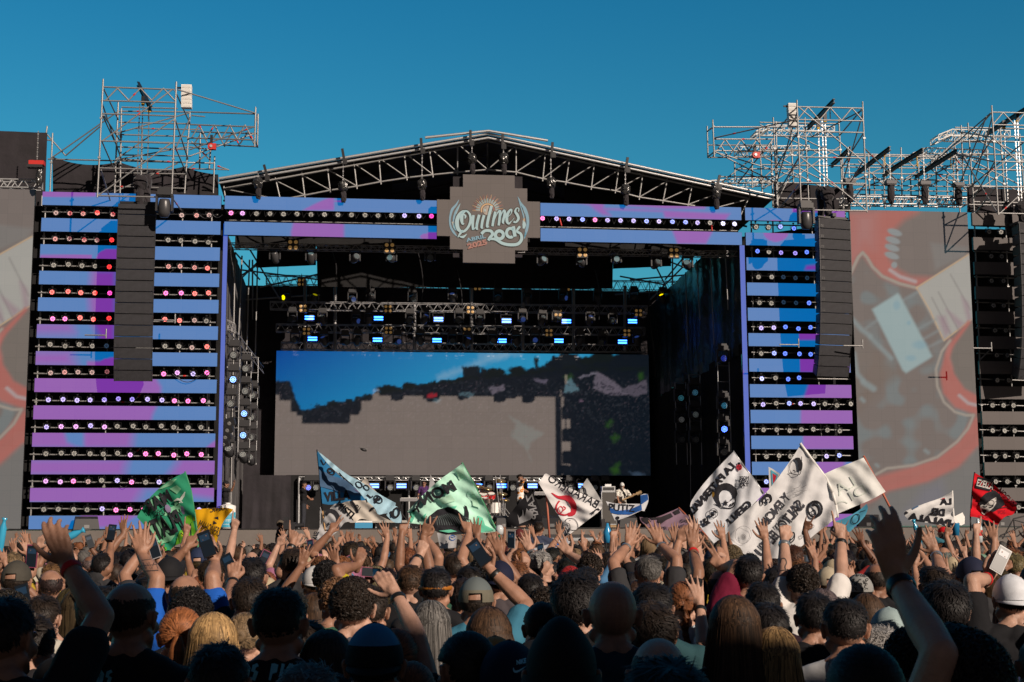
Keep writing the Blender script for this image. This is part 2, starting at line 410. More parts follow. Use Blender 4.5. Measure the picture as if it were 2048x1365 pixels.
def c_side(px, py):
    c = np.tile(np.array((.004, .010, .016)), (len(px), 1)); RED = (.20,.0,.0); CR = (.14,.13,.11); WH = (.11,.22,.24)
    def o(m, col): nonlocal c; c = over(c, m, col)
    nz = np.array([noise.noise(Vector((a/34, b/34, 3.1))) for a, b in zip(px, py)])
    o(np.clip(nz*1.6, 0, .6)*pmask(px, py, G8([(25,330),(330,400),(430,700),(600,990),(600,1200),(130,1250),(25,1250)]), 20), (.0,.075,.10))
    o(.8*pmask(px,py,G8([(28,530),(90,600),(200,740),(260,790),(175,850),(60,970),(28,970)]),10),(.0,.0,.0))
    o(pmask(px,py,G8([(0,60),(350,30),(330,60),(270,90),(230,130),(200,200),(205,270),(240,320),(300,350),(400,355),(330,398),(230,378),(160,345),(110,285),(80,245),(60,260),(0,380)]),8), RED)
    o(.35*pmask(px,py,G8([(40,60),(140,60),(130,220),(90,200),(40,260)]),16), (.14,.08,.10))
    o(lmask(px,py,G8([(0,370),(28,330),(60,262),(80,240),(100,262),(125,305),(170,348),(250,382),(322,400)]),6,3), CR)
    o(.8*lmask(px,py,G8([(205,320),(250,350),(320,372)]),7,5), (.20,.20,.22))
    for a, b in [(226,148),(218,184),(214,218),(213,254),(224,297)]: o(emask(px,py,*G8([(a,b)])[0],15 if b < 290 else 6,6.5,.35,18), (.07,.12,.14))
    o(.55*pmask(px,py,G8([(388,195),(560,215),(545,255),(410,318)]),4), (.03,.06,.07))
    o(pmask(px,py,G8([(325,400),(560,250),(700,200),(700,480),(575,545),(450,640)]),3), (.17,.19,.18))
    for q in ([(325,400),(560,250)],[(325,400),(385,500),(450,640)],[(450,640),(575,545)]): o(.8*lmask(px,py,G8(q),2.5,2), (.33,.20,.08))
    for q in ([(395,445),(480,610)],[(425,420),(515,590)],[(480,340),(570,500)]): o(.55*lmask(px,py,G8(q),3,3), (.02,.04,.05))
    for q in ([(420,530),(455,530),(480,600),(455,625)],[(460,500),(490,520),(540,560),(520,590)],[(530,440),(560,470),(576,540),(560,560)]): o(.6*pmask(px,py,G8(q),5), (.10,.03,.09))
    for q in ([(330,590),(410,545)],[(345,640),(425,595)],[(370,675),(440,640)],[(95,585),(150,545)],[(260,460),(330,420)]): o(.6*lmask(px,py,G8(q),5,6), (.05,.11,.13))
    o(pmask(px,py,G8([(123,498),(240,425),(250,435),(397,712),(385,722),(278,788),(262,775)]),3), WH)
    for a, b, r_, q in [(235,480,7,9),(290,560,4,4),(340,660,14,8),(300,720,10,6)]: o(.5*emask(px,py,*G8([(a,b)])[0],r_,q,.8), (.0,.16,.24))
    for q, w_ in (([(30,540),(75,590),(115,620)],9),([(115,625),(150,660)],7),([(160,670),(210,720)],9),([(40,700),(55,790),(80,820)],9),([(85,830),(130,860)],12),([(75,905),(85,915)],7),([(365,1140),(378,1150)],6),([(142,1205),(150,1212)],5)): o(.85*lmask(px,py,G8(q),w_,7), (.05,.12,.14))
    o(pmask(px,py,G8([(490,635),(455,700),(432,790),(446,880),(500,945),(590,975),(720,980),(720,900),(600,890),(545,860),(500,790),(480,720),(500,660),(575,560),(560,550)]),4), RED)
    o(.7*lmask(px,py,G8([(478,640),(468,700),(490,760)]),7,8), (.24,.03,.03)); o(.8*lmask(px,py,G8([(520,890),(560,925),(640,945)]),6,5), (.20,.20,.22))
    o(pmask(px,py,G8([(575,560),(490,680),(480,720),(500,790),(545,850),(610,885),(720,900),(720,450)]),4), (.0,.01,.012))
    o(lmask(px,py,G8([(478,640),(440,690),(414,770),(420,850),(450,920),(500,965),(550,980),(582,980)]),5,3), CR)
    o(pmask(px,py,G8([(590,985),(720,990),(720,1060),(600,1130),(520,1215),(380,1285),(200,1330),(60,1400),(120,1265),(300,1215),(420,1175),(520,1095),(580,1000)]),6), RED)
    o(.5*lmask(px,py,G8([(590,1080),(480,1180),(350,1240),(180,1290)]),10,12), (.16,.0,.0))
    o(lmask(px,py,G8([(585,980),(560,1040),(510,1100),(420,1170),(310,1208),(190,1222),(130,1255),(60,1330)]),5,4), CR)
    o(pmask(px,py,G8([(605,1130),(720,1060),(720,1500),(30,1500),(200,1330),(380,1290),(520,1225)]),6), (.0,.025,.035))
    o(.5*pmask(px,py,G8([(360,1310),(440,1280),(470,1380),(430,1450),(250,1450)]),12), (.0,.03,.09))
    return c
def c_back(px, py):
    wx = np.array([(noise.noise(Vector((a/7, b/7, 5.5))), noise.noise(Vector((a/7, b/7, 15.5))), noise.noise(Vector((a/2.5, b/2.5, 8.5)))) for a, b in zip(px, py)]); px = px+3.2*wx[:, 0]+1.2*wx[:, 2]; py = py+3.2*wx[:, 1]+1.2*wx[:, 2]
    c = np.tile(np.array((.0025, .006, .011)), (len(px), 1))
    def o(m, col): nonlocal c; c = over(c, m, col)
    sk = pmask(px, py, [(540,690),(540,763),(578,763),(590,795),(601,818),(613,821),(660,808),(710,800),(760,785),(801,777),(858,768),(921,757),(950,742),(990,748),(1036,748),(1060,737),(1087,737),(1105,712),(1200,716),(1240,708),(1240,690)], 2)
    t = np.clip((px-560)/520, 0, 1)[:, None]; v = np.clip((py-700)/110, 0, 1)[:, None]
    sky_c = np.array((.0,.055,.27))*(1-t)+np.array((.02,.25,.46))*t + np.array((.0,.07,.06))*v
    c = c*(1-sk[:, None]) + sky_c*sk[:, None]
    for pts, w_, a in (([(880,755),(930,738),(975,720),(1010,712)],12,.35),([(960,712),(1040,708)],8,.3)): o(a*lmask(px,py,pts,w_,12)*sk, (.30,.42,.5))
    for x, y, w_, h_ in [(940,745,34,26),(968,745,12,20),(1073,725,10,20),(1138,722,36,32),(957,742,8,16),(1085,736,30,8)]: o(pmask(px,py,[(x-w_/2,y-h_/2),(x+w_/2,y-h_/2+2),(x+w_/2-2,y+h_/2),(x-w_/2+3,y+h_/2)],2), (.004,.008,.012))
    for x, y, a, b in [(775,778,22,8),(990,745,22,8),(1035,742,18,9),(1175,722,16,9),(1205,715,24,12),(820,772,14,7)]: o(emask(px,py,x,y,a,b,.4), (.003,.007,.008))
    for q, col in [([(1186,778),(1194,743),(1240,772),(1262,790),(1224,792),(1206,786)],(.10,.085,.11)),([(1236,778),(1266,770),(1294,760),(1294,788),(1268,794)],(.07,.06,.08)),([(1125,785),(1140,752),(1152,772),(1160,780),(1138,787)],(.07,.13,.16)),([(1156,754),(1192,744),(1196,748),(1160,757)],(.12,.11,.14)),
                   ([(975,775),(1008,770),(1010,780),(985,790)],(.10,.085,.11)),([(1068,756),(1096,762),(1092,768),(1070,763)],(.08,.07,.10)),([(918,785),(950,787),(940,796),(920,792)],(.05,.09,.11)),([(1160,799),(1165,804),(1160,806)],(.2,.12,.18)),([(868,800),(885,797),(880,806),(864,805)],(.04,.08,.10))]: o(pmask(px,py,q,1.5), col)
    for q in ([(1214,848),(1222,842),(1226,846),(1218,856),(1212,852)],[(1222,876),(1230,868),(1238,876),(1228,884)],[(1222,940),(1232,928),(1240,927),(1236,936),(1240,944),(1228,949)],[(1130,755),(1142,750),(1146,754),(1136,760)],[(1278,748),(1284,744),(1286,758),(1280,760)]): o(.8*pmask(px,py,q,5), (.02,.07,.008))
    for q in ([(855,790),(872,786),(872,796),(856,796)],): o(pmask(px,py,q,2), (.25,.01,.02))
    for x, y, a in [(1230,792,-14),(1216,778,-10),(1200,770,8),(1282,778,0)]: o(.8*lmask(px,py,[(x-12,y+a*.2),(x,y-6),(x+12,y+a*.3)],2.5,1.5), (.01,.01,.02))
    o(pmask(px,py,[(1018,832),(1044,846),(1088,868),(1060,884),(1056,905),(1064,925),(1052,900),(1022,872),(1032,850)],3), (.02,.05,.055))
    o(pmask(px,py,[(1258,945),(1290,948),(1276,956)],3), (.03,.05,.08))
    rs = np.random.default_rng(3)
    nz = np.array([noise.noise(Vector((a/5, b/3.2, 1.7))) for a, b in zip(px, py)]); gm = (1-sk)*np.clip((py-745)/30, 0, 1)*np.clip(1.2-(py-760)/150, .25, 1)
    o(np.clip(nz*2.4-.3, 0, 1)*gm*.8, (.022,.026,.034)); nz2 = np.array([noise.noise(Vector((a/2.6, b/2.6, 9.7))) for a, b in zip(px, py)]); o(np.clip(nz2*5-2.2, 0, 1)*gm, (.045,.035,.045))
    for x in np.arange(640, 1290, 9): o(emask(px,py,x+rs.uniform(-4,4),float(np.interp(x,[601,660,760,801,858,921,1036,1110],[822,809,786,778,769,758,749,738]))+rs.uniform(-2,2),rs.uniform(3,9),rs.uniform(2,5),.4)*.9, (.003,.007,.008))
    for _ in range(70):
        x = rs.uniform(560, 1290); y = rs.uniform(800, 940); o(.6*lmask(px,py,[(x,y),(x+rs.uniform(-5,5),y+rs.uniform(1,4))],1.5,1), (.02,.03,.04))
    return c
def screen(name, label, cat, s0, s1, z0, z1, o, fn, step=.05, depth=.12, shift=0., group=None):
    lm = M['led_strip'] if (name in ('led_strip_screen','led_column') and fn is not None) else M['led']
    nx = max(2, int((s1-s0)/step)); nz = max(2, int((z1-z0)/step))
    S, Z = np.meshgrid(np.linspace(s0, s1, nx+1), np.linspace(z0, z1, nz+1)); S = S.ravel(); Z = Z.ravel()
    t = thing(name, label, cat, W((s0+s1)/2, o, z0), group)
    vs = [W(a, o, b) for a, b in zip(S, Z)]
    px = np.array([proj(W(a+shift, o, b)) for a, b in zip(S, Z)])
    fs = [(j*(nx+1)+i, j*(nx+1)+i+1, (j+1)*(nx+1)+i+1, (j+1)*(nx+1)+i) for j in range(nz) for i in range(nx)]
    me = bpy.data.meshes.new('display'); me.from_pydata([tuple(v-t.location) for v in vs], [], fs); me.materials.append(lm)
    uv = me.uv_layers.new(name='UVMap'); li = np.array([l.vertex_index for l in me.loops])
    uv.data.foreach_set('uv', np.stack([S[li]+50, Z[li]-.03], 1).ravel().astype(np.float32))
    if fn is not None:
        c = np.clip(fn(px[:, 0], px[:, 1]), 0, 2); at = me.color_attributes.new('content', 'FLOAT_COLOR', 'POINT')
        at.data.foreach_set('color', np.concatenate([c, np.ones((len(c), 1))], 1).ravel().astype(np.float32))
    link('display', me, t, world=False)
    b = MB(); b.box(W((s0+s1)/2, o+depth/2+.004, (z0+z1)/2), (s1-s0+.01, depth, z1-z0+.01), WR); b.build('cabinet', M['black_metal'], t)
    return t
for i in range(13):
    z1 = 13.84-.93*i; z0 = z1-.47
    cn = ['blue', 'blue', 'blue and violet', 'blue and violet', 'blue and violet', 'blue and violet', 'violet and blue', 'violet', 'violet and blue', 'violet and blue', 'violet and blue', 'violet', 'blue and violet'][i]
    screen('led_strip_screen', f'{cn} LED strip across the left stage tower, {ORD[i]} from the top', 'LED screen', -16.36, -10.27, z0, z1, 0, c_tower, group='LED strips on the left tower')
    s1 = 12.4
    if i in (1,): s1 = 12.3
    screen('led_strip_screen', f'LED strip on the right stage tower, {ORD[i]} from the top', 'LED screen', 8.62, s1, z0, z1, 0, c_tower, group='LED strips on the right tower')
    screen('led_strip_screen', f'unlit grey LED strip of the tower at the right edge, {ORD[i]} from the top', 'LED screen', 17.32, 21.5, z0, z1, 0, None, step=1., group='unlit LED strips at the right edge')
for i, nm in ((0, 'upper'), (1, 'lower')):
    z1 = 13.84-.93*i
    screen('led_strip_screen', f'{nm} LED strip of the stage header left of the logo', 'LED screen', -10.14, -2.69, z1-.47, z1, 0, c_tower, group='LED strips of the stage header')
    screen('led_strip_screen', f'{nm} LED strip of the stage header right of the logo', 'LED screen', 1.05, 8.47, z1-.47, z1, 0, c_tower, group='LED strips of the stage header')
screen('side_screen', 'tall video screen at the left edge showing a red guitar close-up', 'video screen', -24.0, -16.62, 2.25, 13.9, 0, c_side, step=.045, shift=33.75)
screen('side_screen', 'tall video screen on the right showing a red guitar close-up', 'video screen', 12.58, 17.13, 2.25, 13.85, 0, c_side, step=.045)
bs0, _, bz1 = wsz(Wpx(553, 702, 8.7)); bs1, _, _ = wsz(Wpx(1297, 705, 8.7)); bz0 = wsz(Wpx(553, 951, 8.7))[2]
def c_backpx(px, py): return c_back(px, py)
screen('back_screen', 'wide video screen at the back of the stage showing crowd and sky', 'video screen', bs0, bs1, bz0, bz1, 8.7, c_backpx, step=.055, depth=.2)

# slim blue LED columns framing the stage opening
def c_col(px, py):
    c = np.tile(np.array((.004,.075,.47)), (len(px), 1)); c = over(c, pmask(px,py,[(420,890),(440,890),(440,1080),(420,1080)],20), (.12,.03,.45))
    return over(c, pmask(px,py,[(1478,748),(1486,742),(1486,750),(1480,752)],1), (.2,.02,.3))
screen('led_column', 'slim blue LED column at the left edge of the stage opening', 'LED screen', -10.17, -10.02, 2.25, 12.86, .06, c_col, depth=.1)
screen('led_column', 'slim blue LED column at the right edge of the stage opening', 'LED screen', 8.37, 8.55, 2.25, 12.42, -.03, c_col, depth=.1)

# logo board
def LG(u, v): return (860+u/6.5, 330+v/6.5)
oL = -.45
def Lw(x, y, o=oL): return Wpx(x, y, o)
def lrect(u0, v0, u1, v1):
    a = wsz(Lw(*LG(u0, v0))); b = wsz(Lw(*LG(u1, v1))); return a[0], b[0], b[2], a[2]
A, B_, C_ = lrect(92,450,1432,950), lrect(262,285,1268,1115), lrect(430,124,1105,1282)
logo = thing('logo_board', 'stepped grey LED board with the festival logo in the middle of the stage header', 'logo board', W((A[0]+A[1])/2, oL, C_[2]))
out = [(A[0],A[2]),(B_[0],A[2]),(B_[0],B_[2]),(C_[0],B_[2]),(C_[0],C_[2]),(C_[1],C_[2]),(C_[1],B_[2]),(B_[1],B_[2]),(B_[1],A[2]),(A[1],A[2]),(A[1],A[3]),(B_[1],A[3]),(B_[1],B_[3]),(C_[1],B_[3]),(C_[1],C_[3]),(C_[0],C_[3]),(C_[0],B_[3]),(B_[0],B_[3]),(B_[0],A[3]),(A[0],A[3])]
mb = MB(); tri = tessellate_polygon([[Vector((a, b, 0)) for a, b in out]])
mb.add([W(a, oL, b) for a, b in out], [tuple(t) for t in tri]); N_ = len(out)
mb.add([W(a, oL, b) for a, b in out]+[W(a, oL+.16, b) for a, b in out], [(i, (i+1) % N_, N_+(i+1) % N_, N_+i) for i in range(N_)])
lb = mb.build('panel', M['led'], logo)
uv = lb.data.uv_layers.new(name='UVMap')
for l in lb.data.loops:
    q = wsz(Vector(lb.data.vertices[l.vertex_index].co)); uv.data[l.index].uv = (q[0]+50.3, q[2]+.1)
def em(name, e, base=(.17,.155,.135)): return mat(name, base, .7, emit=e, es=1.)
LT = em('logo_light', (.17,.31,.32)); TE = em('logo_teal', (.0,.16,.24)); RD = em('logo_red', (.17,.0,.0)); OR_ = em('logo_orange', (.38,.17,.04)); DKT = em('logo_dark', (0,0,0), (.06,.055,.05)); PT = em('logo_pale', (.22,.16,.12))
d = Draw(); q = lambda *a: [LG(*p) for p in a]
sw = 1/6.5
# sun
for k in range(27):
    a = math.radians(-185+k*190/26); r0 = 100; r1 = 150+(60 if k % 2 else 30)
    c = (750, 590); p0 = (c[0]+r0*math.cos(a), c[1]+r0*.95*math.sin(a)); p1 = (c[0]+r1*math.cos(a), c[1]+r1*math.sin(a))
    if k % 2 == 0: p1 = (c[0]+(r1+25)*math.cos(a+.05), c[1]+(r1+15)*math.sin(a+.05))
    pm = ((p0[0]+p1[0])/2, (p0[1]+p1[1])/2)
    d.line(q(p0, pm), [10*sw, 8*sw], 0 if k % 2 else 5); d.line(q(pm, p1), [7*sw, 3*sw], 2 if k % 3 else 3)
d.ring(LG(750,590), 82*sw, 80*sw, 18*sw, 3, a0=-200, a1=-30); d.ring(LG(750,590), 82*sw, 80*sw, 16*sw, 2, a0=-30, a1=5); d.ellipse(LG(752,592), 66*sw, 64*sw, 5)
d.ellipse(LG(725,560), 20*sw, 22*sw, 5)
# wings
def wing(pts, ws, m): d.line(spline(q(*pts), 5), None, m) if False else d.line(spline(q(*pts), 5), list(np.interp(np.linspace(0,1,5*(len(pts)-1)+1), np.linspace(0,1,len(ws)), ws)*sw), m)
wing([(375,455),(340,520),(290,580),(265,660),(258,740),(275,820),(310,880),(350,930)], [4,24,34,26,22,26,30,6], 1)
wing([(388,510),(350,580),(318,660),(305,740),(318,820),(345,860)], [4,22,26,20,26,8], 1)
wing([(365,540),(325,610),(300,700)], [3,7,4], 0); wing([(395,500),(372,560),(340,640)], [3,8,4], 0); wing([(290,740),(310,800),(330,850)], [18,26,10], 0); d.ellipse(LG(300,765), 12*sw, 26*sw, 3)
wing([(1140,415),(1180,500),(1230,570),(1262,660),(1272,760),(1255,850),(1225,960)], [4,24,40,40,34,36,4], 1)
wing([(1150,450),(1185,560),(1215,660),(1222,720)], [3,14,18,10], 1); wing([(1160,440),(1200,540),(1235,640)], [3,7,4], 0); wing([(1215,720),(1225,780),(1215,830)], [16,50,20], 0); d.ellipse(LG(1222,715), 12*sw, 28*sw, 3); wing([(1245,880),(1230,960)], [26,3], 1)
# Quilmes: dark keyline first, then the light letters
def stroke(pts, ws, m=0, key=True, nn=6):
    P_ = spline(q(*pts), nn); Wd = np.interp(np.linspace(0,1,len(P_)), np.linspace(0,1,len(ws)), ws)
    letters.append((P_, Wd))
letters = []
stroke([(480,600),(420,610),(370,670),(350,750),(370,840),(430,868),(490,820),(528,730),(520,650),(480,604),(445,610),(418,650),(412,720),(425,770),(445,760)], [16,30,48,52,46,30,30,36,30,24,28,42,44,24,6])
stroke([(440,640),(462,668),(452,700)], [14,26,12])
stroke([(430,850),(395,890),(360,945)], [16,30,8]); stroke([(380,930),(430,938),(478,900)], [10,34,6])
stroke([(565,655),(555,760),(560,845)], [34,34,30]); stroke([(560,845),(600,800),(630,700)], [18,8,8]); stroke([(640,650),(612,760),(608,830),(625,835)], [36,34,30,10])
stroke([(703,655),(680,740),(672,815),(690,820)], [36,34,32,10]); stroke([(706,590),(722,590)], [38,38])
stroke([(800,535),(758,700),(742,800),(765,800)], [36,36,34,10])
stroke([(850,610),(825,720),(812,800)], [34,34,30]); stroke([(822,760),(870,640),(905,600),(912,640),(892,790)], [8,10,30,36,30]); stroke([(900,730),(940,620),(965,595),(972,640),(948,740),(962,765)], [8,12,30,36,32,8])
stroke([(1000,690),(1050,640),(1062,590),(1040,590),(1005,650),(1000,730),(1025,765),(1060,730)], [8,8,22,26,38,38,26,6])
stroke([(1150,610),(1155,570),(1125,565),(1108,610),(1135,650),(1150,700),(1120,745),(1085,740)], [16,12,14,28,36,34,22,28]); stroke([(1060,735),(1095,690)], [6,6])
# ROCK
stroke([(668,900),(715,858),(790,862),(812,905),(775,950),(760,985)], [40,36,38,40,34,36]); stroke([(770,965),(850,968),(940,1020),(1040,1040),(1140,1030),(1190,970),(1180,900),(1130,862),(1170,800)], [24,36,38,40,40,40,34,30,30])
P_ = [LG(*arc((902,912), 52, 52, k*15)) for k in range(25)]; letters.append((P_, np.full(25, 42.)))
P_ = [LG(*arc((1045,885), 50, 58, 320-k*14)) for k in range(20)]; letters.append((P_, np.full(20, 38.)))
stroke([(1082,800),(1105,935)], [44,44])
for P_, Wd in letters: d.line(P_, list((Wd+24)*sw), 4)
n4 = len(d.f)
mbd = MB(); d.into(mbd, lambda x, y: Lw(x, y, oL-.012), 0); mbd.build('emblem', [LT, TE, RD, OR_, DKT, PT], logo)
d = Draw()
for P_, Wd in letters: d.line(P_, list(Wd*sw), 0)
d.text('ABRIL', LG(473,1003), LG(727,950), 46*sw, 1, .035); d.text('2025', LG(492,1092), LG(748,1030), 62*sw, 2, .05)
mbd = MB(); d.into(mbd, lambda x, y: Lw(x, y, oL-.03), 0); mbd.build('lettering', [LT, TE, RD], logo)
for u in ((305,418),(1100,1210)):
    a = wsz(Lw(*LG(u[0],135))); b = wsz(Lw(*LG(u[1],290))); mb = MB(); mb.box(W((a[0]+b[0])/2, oL+.25, (a[2]+b[2])/2), (b[0]-a[0], .12, a[2]-b[2]), WR); mb.build('backing', M['cloth'], logo)
    a = wsz(Lw(*LG(u[0],1130))); b = wsz(Lw(*LG(u[1],1190))); mb = MB(); mb.box(W((a[0]+b[0])/2, oL+.25, (a[2]+b[2])/2), (b[0]-a[0], .12, a[2]-b[2]), WR); mb.build('backing', M['cloth'], logo)

# ================================================================== stage body
DECK = 2.2
def wbox(name, m, s0, s1, o0, o1, z0, z1, parent=None):
    b = MB(); b.box(W((s0+s1)/2, (o0+o1)/2, (z0+z1)/2), (s1-s0, o1-o0, z1-z0), WR); return b.build(name, m, parent)
st = thing('stage', 'long raised stage platform with a pale grey front skirt', 'stage', W(0, 4, 0))
wbox('deck', M['deck'], -25, 22, -.3, 11.5, 1.95, DECK-.02, st)
wbox('skirt', M['riser'], -25, 22, -.36, -.304, 1.62, DECK-.01, st)
wbox('trim', M['black_metal'], -25, 22, -.38, -.3, DECK-.008, DECK+.03, st)
wbox('base', M['cloth_dark'], -25, 22, -.28, 11, 0, 1.94, st)
bar = thing('crowd_barrier', 'black crowd barrier and subwoofer row along the foot of the stage', 'barrier', W(0, -1.6, 0))
wbox('cladding', M['cloth_dark'], -25, 22, -1.7, -1.5, 0, 1.60, bar)
for s in range(-24, 22, 2): tube_obj('post', W(s, -1.75, 0), W(s, -1.75, 1.63), .03, bar, 'black_metal')

def sheet(name, m, pts, nu, nv, fold=0., fw=1., parent=None, seed=0, thick=0., sag=0., bottom_wave=0.):
    """draped cloth between four corners (top left, top right, bottom right, bottom left)"""
    a, b, c, e = [Vector(p) for p in pts]; nrm = (b-a).cross(e-a).normalized(); mb = MB(); vs = []
    for j in range(nv+1):
        for i in range(nu+1):
            u, v = i/nu, j/nv; p = a.lerp(b, u).lerp(e.lerp(c, u), v); x = u*(b-a).length*fw
            k = noise.noise(Vector((x*1.3, seed*3.7+v*.8, 0)))+.5*noise.noise(Vector((x*3.1+v, seed*1.7, v*1.5)))
            p += nrm*fold*k*(.25+v*.75)
            if sag: p -= UP*sag*(abs(math.sin(x*math.pi/1.9)))**.8*(1-v)
            vs.append(p)
    fs = [(j*(nu+1)+i, j*(nu+1)+i+1, (j+1)*(nu+1)+i+1, (j+1)*(nu+1)+i) for j in range(nv) for i in range(nu)]
    mb.add(vs, fs); return mb.build(name, m, parent, smooth=True)
def drape(label, m, pts, nu=40, nv=16, fold=.08, fw=1., seed=0, sag=0., name='drape', cat='drape'):
    o = sheet(name, m, pts, nu, nv, fold, fw, None, seed, sag=sag); return tag(o, label, cat)
X = Wpx
drape('black cloth behind the lights of the left LED tower', M['cloth_dark'], [W(-16.9,.75,13.5), W(-10.12,.75,13.7), W(-10.12,.75,2.2), W(-17.2,.75,2.2)], 60, 30, .05)
drape('black cloth behind the lights of the right LED tower', M['cloth_dark'], [W(8.6,.75,12.9), W(13.1,.75,13.6), W(13.1,.75,2.2), W(8.5,.75,2.2)], 30, 30, .05, seed=2)
drape('black cloth behind the unlit LED tower at the right edge', M['cloth_dark'], [W(17.3,.75,13.4), W(22,.75,13.4), W(22,.75,2.2), W(17.3,.75,2.2)], 30, 30, .05, seed=3)
drape('sagging black scrim on top of the left tower under the scaffold', M['cloth'], [X(105,313,2.6), X(437,338,2.6), X(437,400,2.6), X(105,400,2.6)], 90, 12, .12, .8, seed=4, sag=.22)
drape('black scrim wall rising above the left side screen', M['cloth'], [X(-120,258,1.2), X(95,266,1.2), X(88,470,1.2), X(-120,470,1.2)], 50, 30, .12, 1, seed=5)
drape('black scrim on top of the right tower', M['cloth'], [X(1547,363,2.2), X(1702,378,2.2), X(1702,425,2.2), X(1547,420,2.2)], 40, 12, .08, 1, seed=6)
drape('black scrim above the unlit tower at the right edge', M['cloth'], [X(1934,374,2.2), X(2120,384,2.2), X(2120,440,2.2), X(1934,425,2.2)], 40, 12, .1, 1, seed=7)
bw = wsz(X(978, 579, 9.7))[2]
drape('black back wall cloth behind the back screen', M['cloth'], [W(-10.3,9.7,bw), W(8.9,9.7,bw), W(8.9,9.7,2.2), W(-10.3,9.7,2.2)], 110, 24, .12, 1, seed=8)
drape('black side drape inside the left of the stage', M['cloth'], [W(-10.2,.9,13.0), W(-10.0,9.6,12.2), W(-10.0,9.6,2.2), W(-10.2,.9,2.2)], 60, 24, .16, 1.2, seed=9)
drape('shiny dark satin drape inside the right of the stage', M['satin'], [W(8.5,.6,13.4), W(6.95,9.4,11.6), W(6.95,9.4,7.6), W(8.5,.6,8.5)], 70, 30, .30, 1.3, seed=10)
drape('black lower drape inside the right of the stage', M['cloth_dark'], [W(8.52,.65,8.9), W(6.95,9.45,7.5), W(6.95,9.45,2.2), W(8.52,.65,2.2)], 60, 24, .12, 1.2, seed=11)
drape('black cloth added behind the left half of the roof truss to block the sun', M['cloth_dark'], [W(-10,3.0,14.6), W(-4.2,3.0,15.3), W(-4.2,3.0,12.9), W(-10,3.0,12.55)], 30, 6, .05, 1, seed=21)  # this cloth and the next are added to keep sun off the back wall
drape('black cloth added behind the right half of the roof truss to block the sun', M['cloth_dark'], [W(2.4,3.0,15.3), W(8.3,3.0,14.6), W(8.3,3.0,12.55), W(2.4,3.0,12.9)], 30, 6, .05, 1, seed=20)
drape('black cloth behind the header lights', M['cloth_dark'], [W(-10.1,.5,13.75), W(8.45,.5,13.75), W(8.45,.5,12.5), W(-10.1,.5,12.5)], 60, 6, .03, 1, seed=22)
drape('black cloth hanging under the stage roof', M['cloth_dark'], [X(630,380,7.2), X(1228,390,7.2), X(1225,578,7.2), X(635,574,7.2)], 60, 10, .05, 1, seed=12)
drape('short black cloth below the roof at the left rear', M['cloth_dark'], [X(516,470,6.6), X(632,470,6.6), X(632,531,6.6), X(512,536,6.6)], 20, 6, .05, 1, seed=13)
drape('short black cloth below the roof at the right rear', M['cloth_dark'], [X(1226,470,6.6), X(1345,470,6.6), X(1342,533,6.6), X(1226,538,6.6)], 20, 6, .05, 1, seed=14)
drape('pleated black cloth hanging left of the back screen', M['cloth'], [W(-9.9,8.2,4.4), W(-8.0,8.2,4.4), W(-8.0,8.2,2.2), W(-9.9,8.2,2.2)], 50, 14, .14, 2.2, seed=15)
drape('low black cloth behind the drum kit under the back screen', M['cloth_dark'], [W(-8.2,8.45,4.42), W(3.9,8.45,4.42), W(3.9,8.45,2.2), W(-8.2,8.45,2.2)], 60, 10, .06, 1, seed=16)

# roof
roof = thing('stage_roof', 'gabled black stage roof on silver scaffold trusses', 'roof', W(0, 0, 13))
AP = wsz(X(976, 270, .2)); EL = wsz(X(438, 360, .2)); ER = wsz(X(1548, 394, .2))
def slope(a, b, name):
    mb = MB(); p = [W(a[0], .25, a[2]), W(b[0], .25, b[2]), W(b[0], 9.5, b[2]-.3), W(a[0], 9.5, a[2]-.3)]
    up = UP*.07; mb.add([x for x in p]+[x-up for x in p], [(0,1,2,3),(7,6,5,4),(0,4,5,1),(1,5,6,2),(2,6,7,3),(3,7,4,0)]); mb.build(name, M['membrane'], roof)
    for dz, o, r in ((0.03,.16,.05),(-.14,.12,.045)): tube_obj('edge_rail', W(a[0], o, a[2]+dz), W(b[0], o, b[2]+dz), r, roof, 'alu')
    for k in range(1, 6):
        o = .25+k*1.8; tube_obj('purlin', W(a[0], o, a[2]-.32), W(b[0], o, b[2]-.32), .04, roof, 'black_metal')
_cyls_extra = None
slope(EL, AP, 'membrane'); slope(AP, ER, 'membrane')
for sx in (1, -1):
    a = wsz(X(850 if sx == 1 else 1095, 283 if sx == 1 else 289, .1)); tube_obj('edge_rail', W(AP[0], .05, AP[2]+.1), W(a[0], .05, a[2]+.12), .05, roof, 'alu')
def gable(oo, main, dark=False):
    mm = 'steel' if not dark else 'black_metal'
    T = [(447,378),(550,361),(603,350),(654,339),(707,327),(757,316),(807,305),(857,294),(915,290) if False else (915,288),(975,282)]
    Bt = [(452,400),(562,400),(610,391),(661,381),(714,373),(762,364),(814,356),(866,350),(915,345),(975,340)]
    for S_ in (0, 1):
        t_ = T if S_ == 0 else [(975,282),(1032,291),(1091,306),(1140,317),(1189,329),(1238,340),(1286,351),(1335,362),(1385,374),(1440,386),(1500,398)]
        b_ = Bt if S_ == 0 else [(975,340),(1032,345),(1085,358),(1131,365),(1182,375),(1230,382),(1278,395),(1325,402),(1375,410),(1425,418),(1480,428)]
        tp = [X(x, y, oo) for x, y in t_]; bp = [X(x, y, oo) for x, y in b_]
        tube_obj('top_chord', tp[0], tp[-1], .042, roof, mm); 
        for a, b in zip(bp, bp[1:]): tube_obj('bottom_chord', a, b, .036, roof, mm)
        for i in range(len(tp)):
            tube_obj('post', tp[i]+UP*.12, bp[i]-UP*.1, .03, roof, mm)
            if i: 
                a, b = (tp[i-1], bp[i]) if S_ == 0 else (bp[i-1], tp[i])
                tube_obj('brace', a, b, .026, roof, mm)
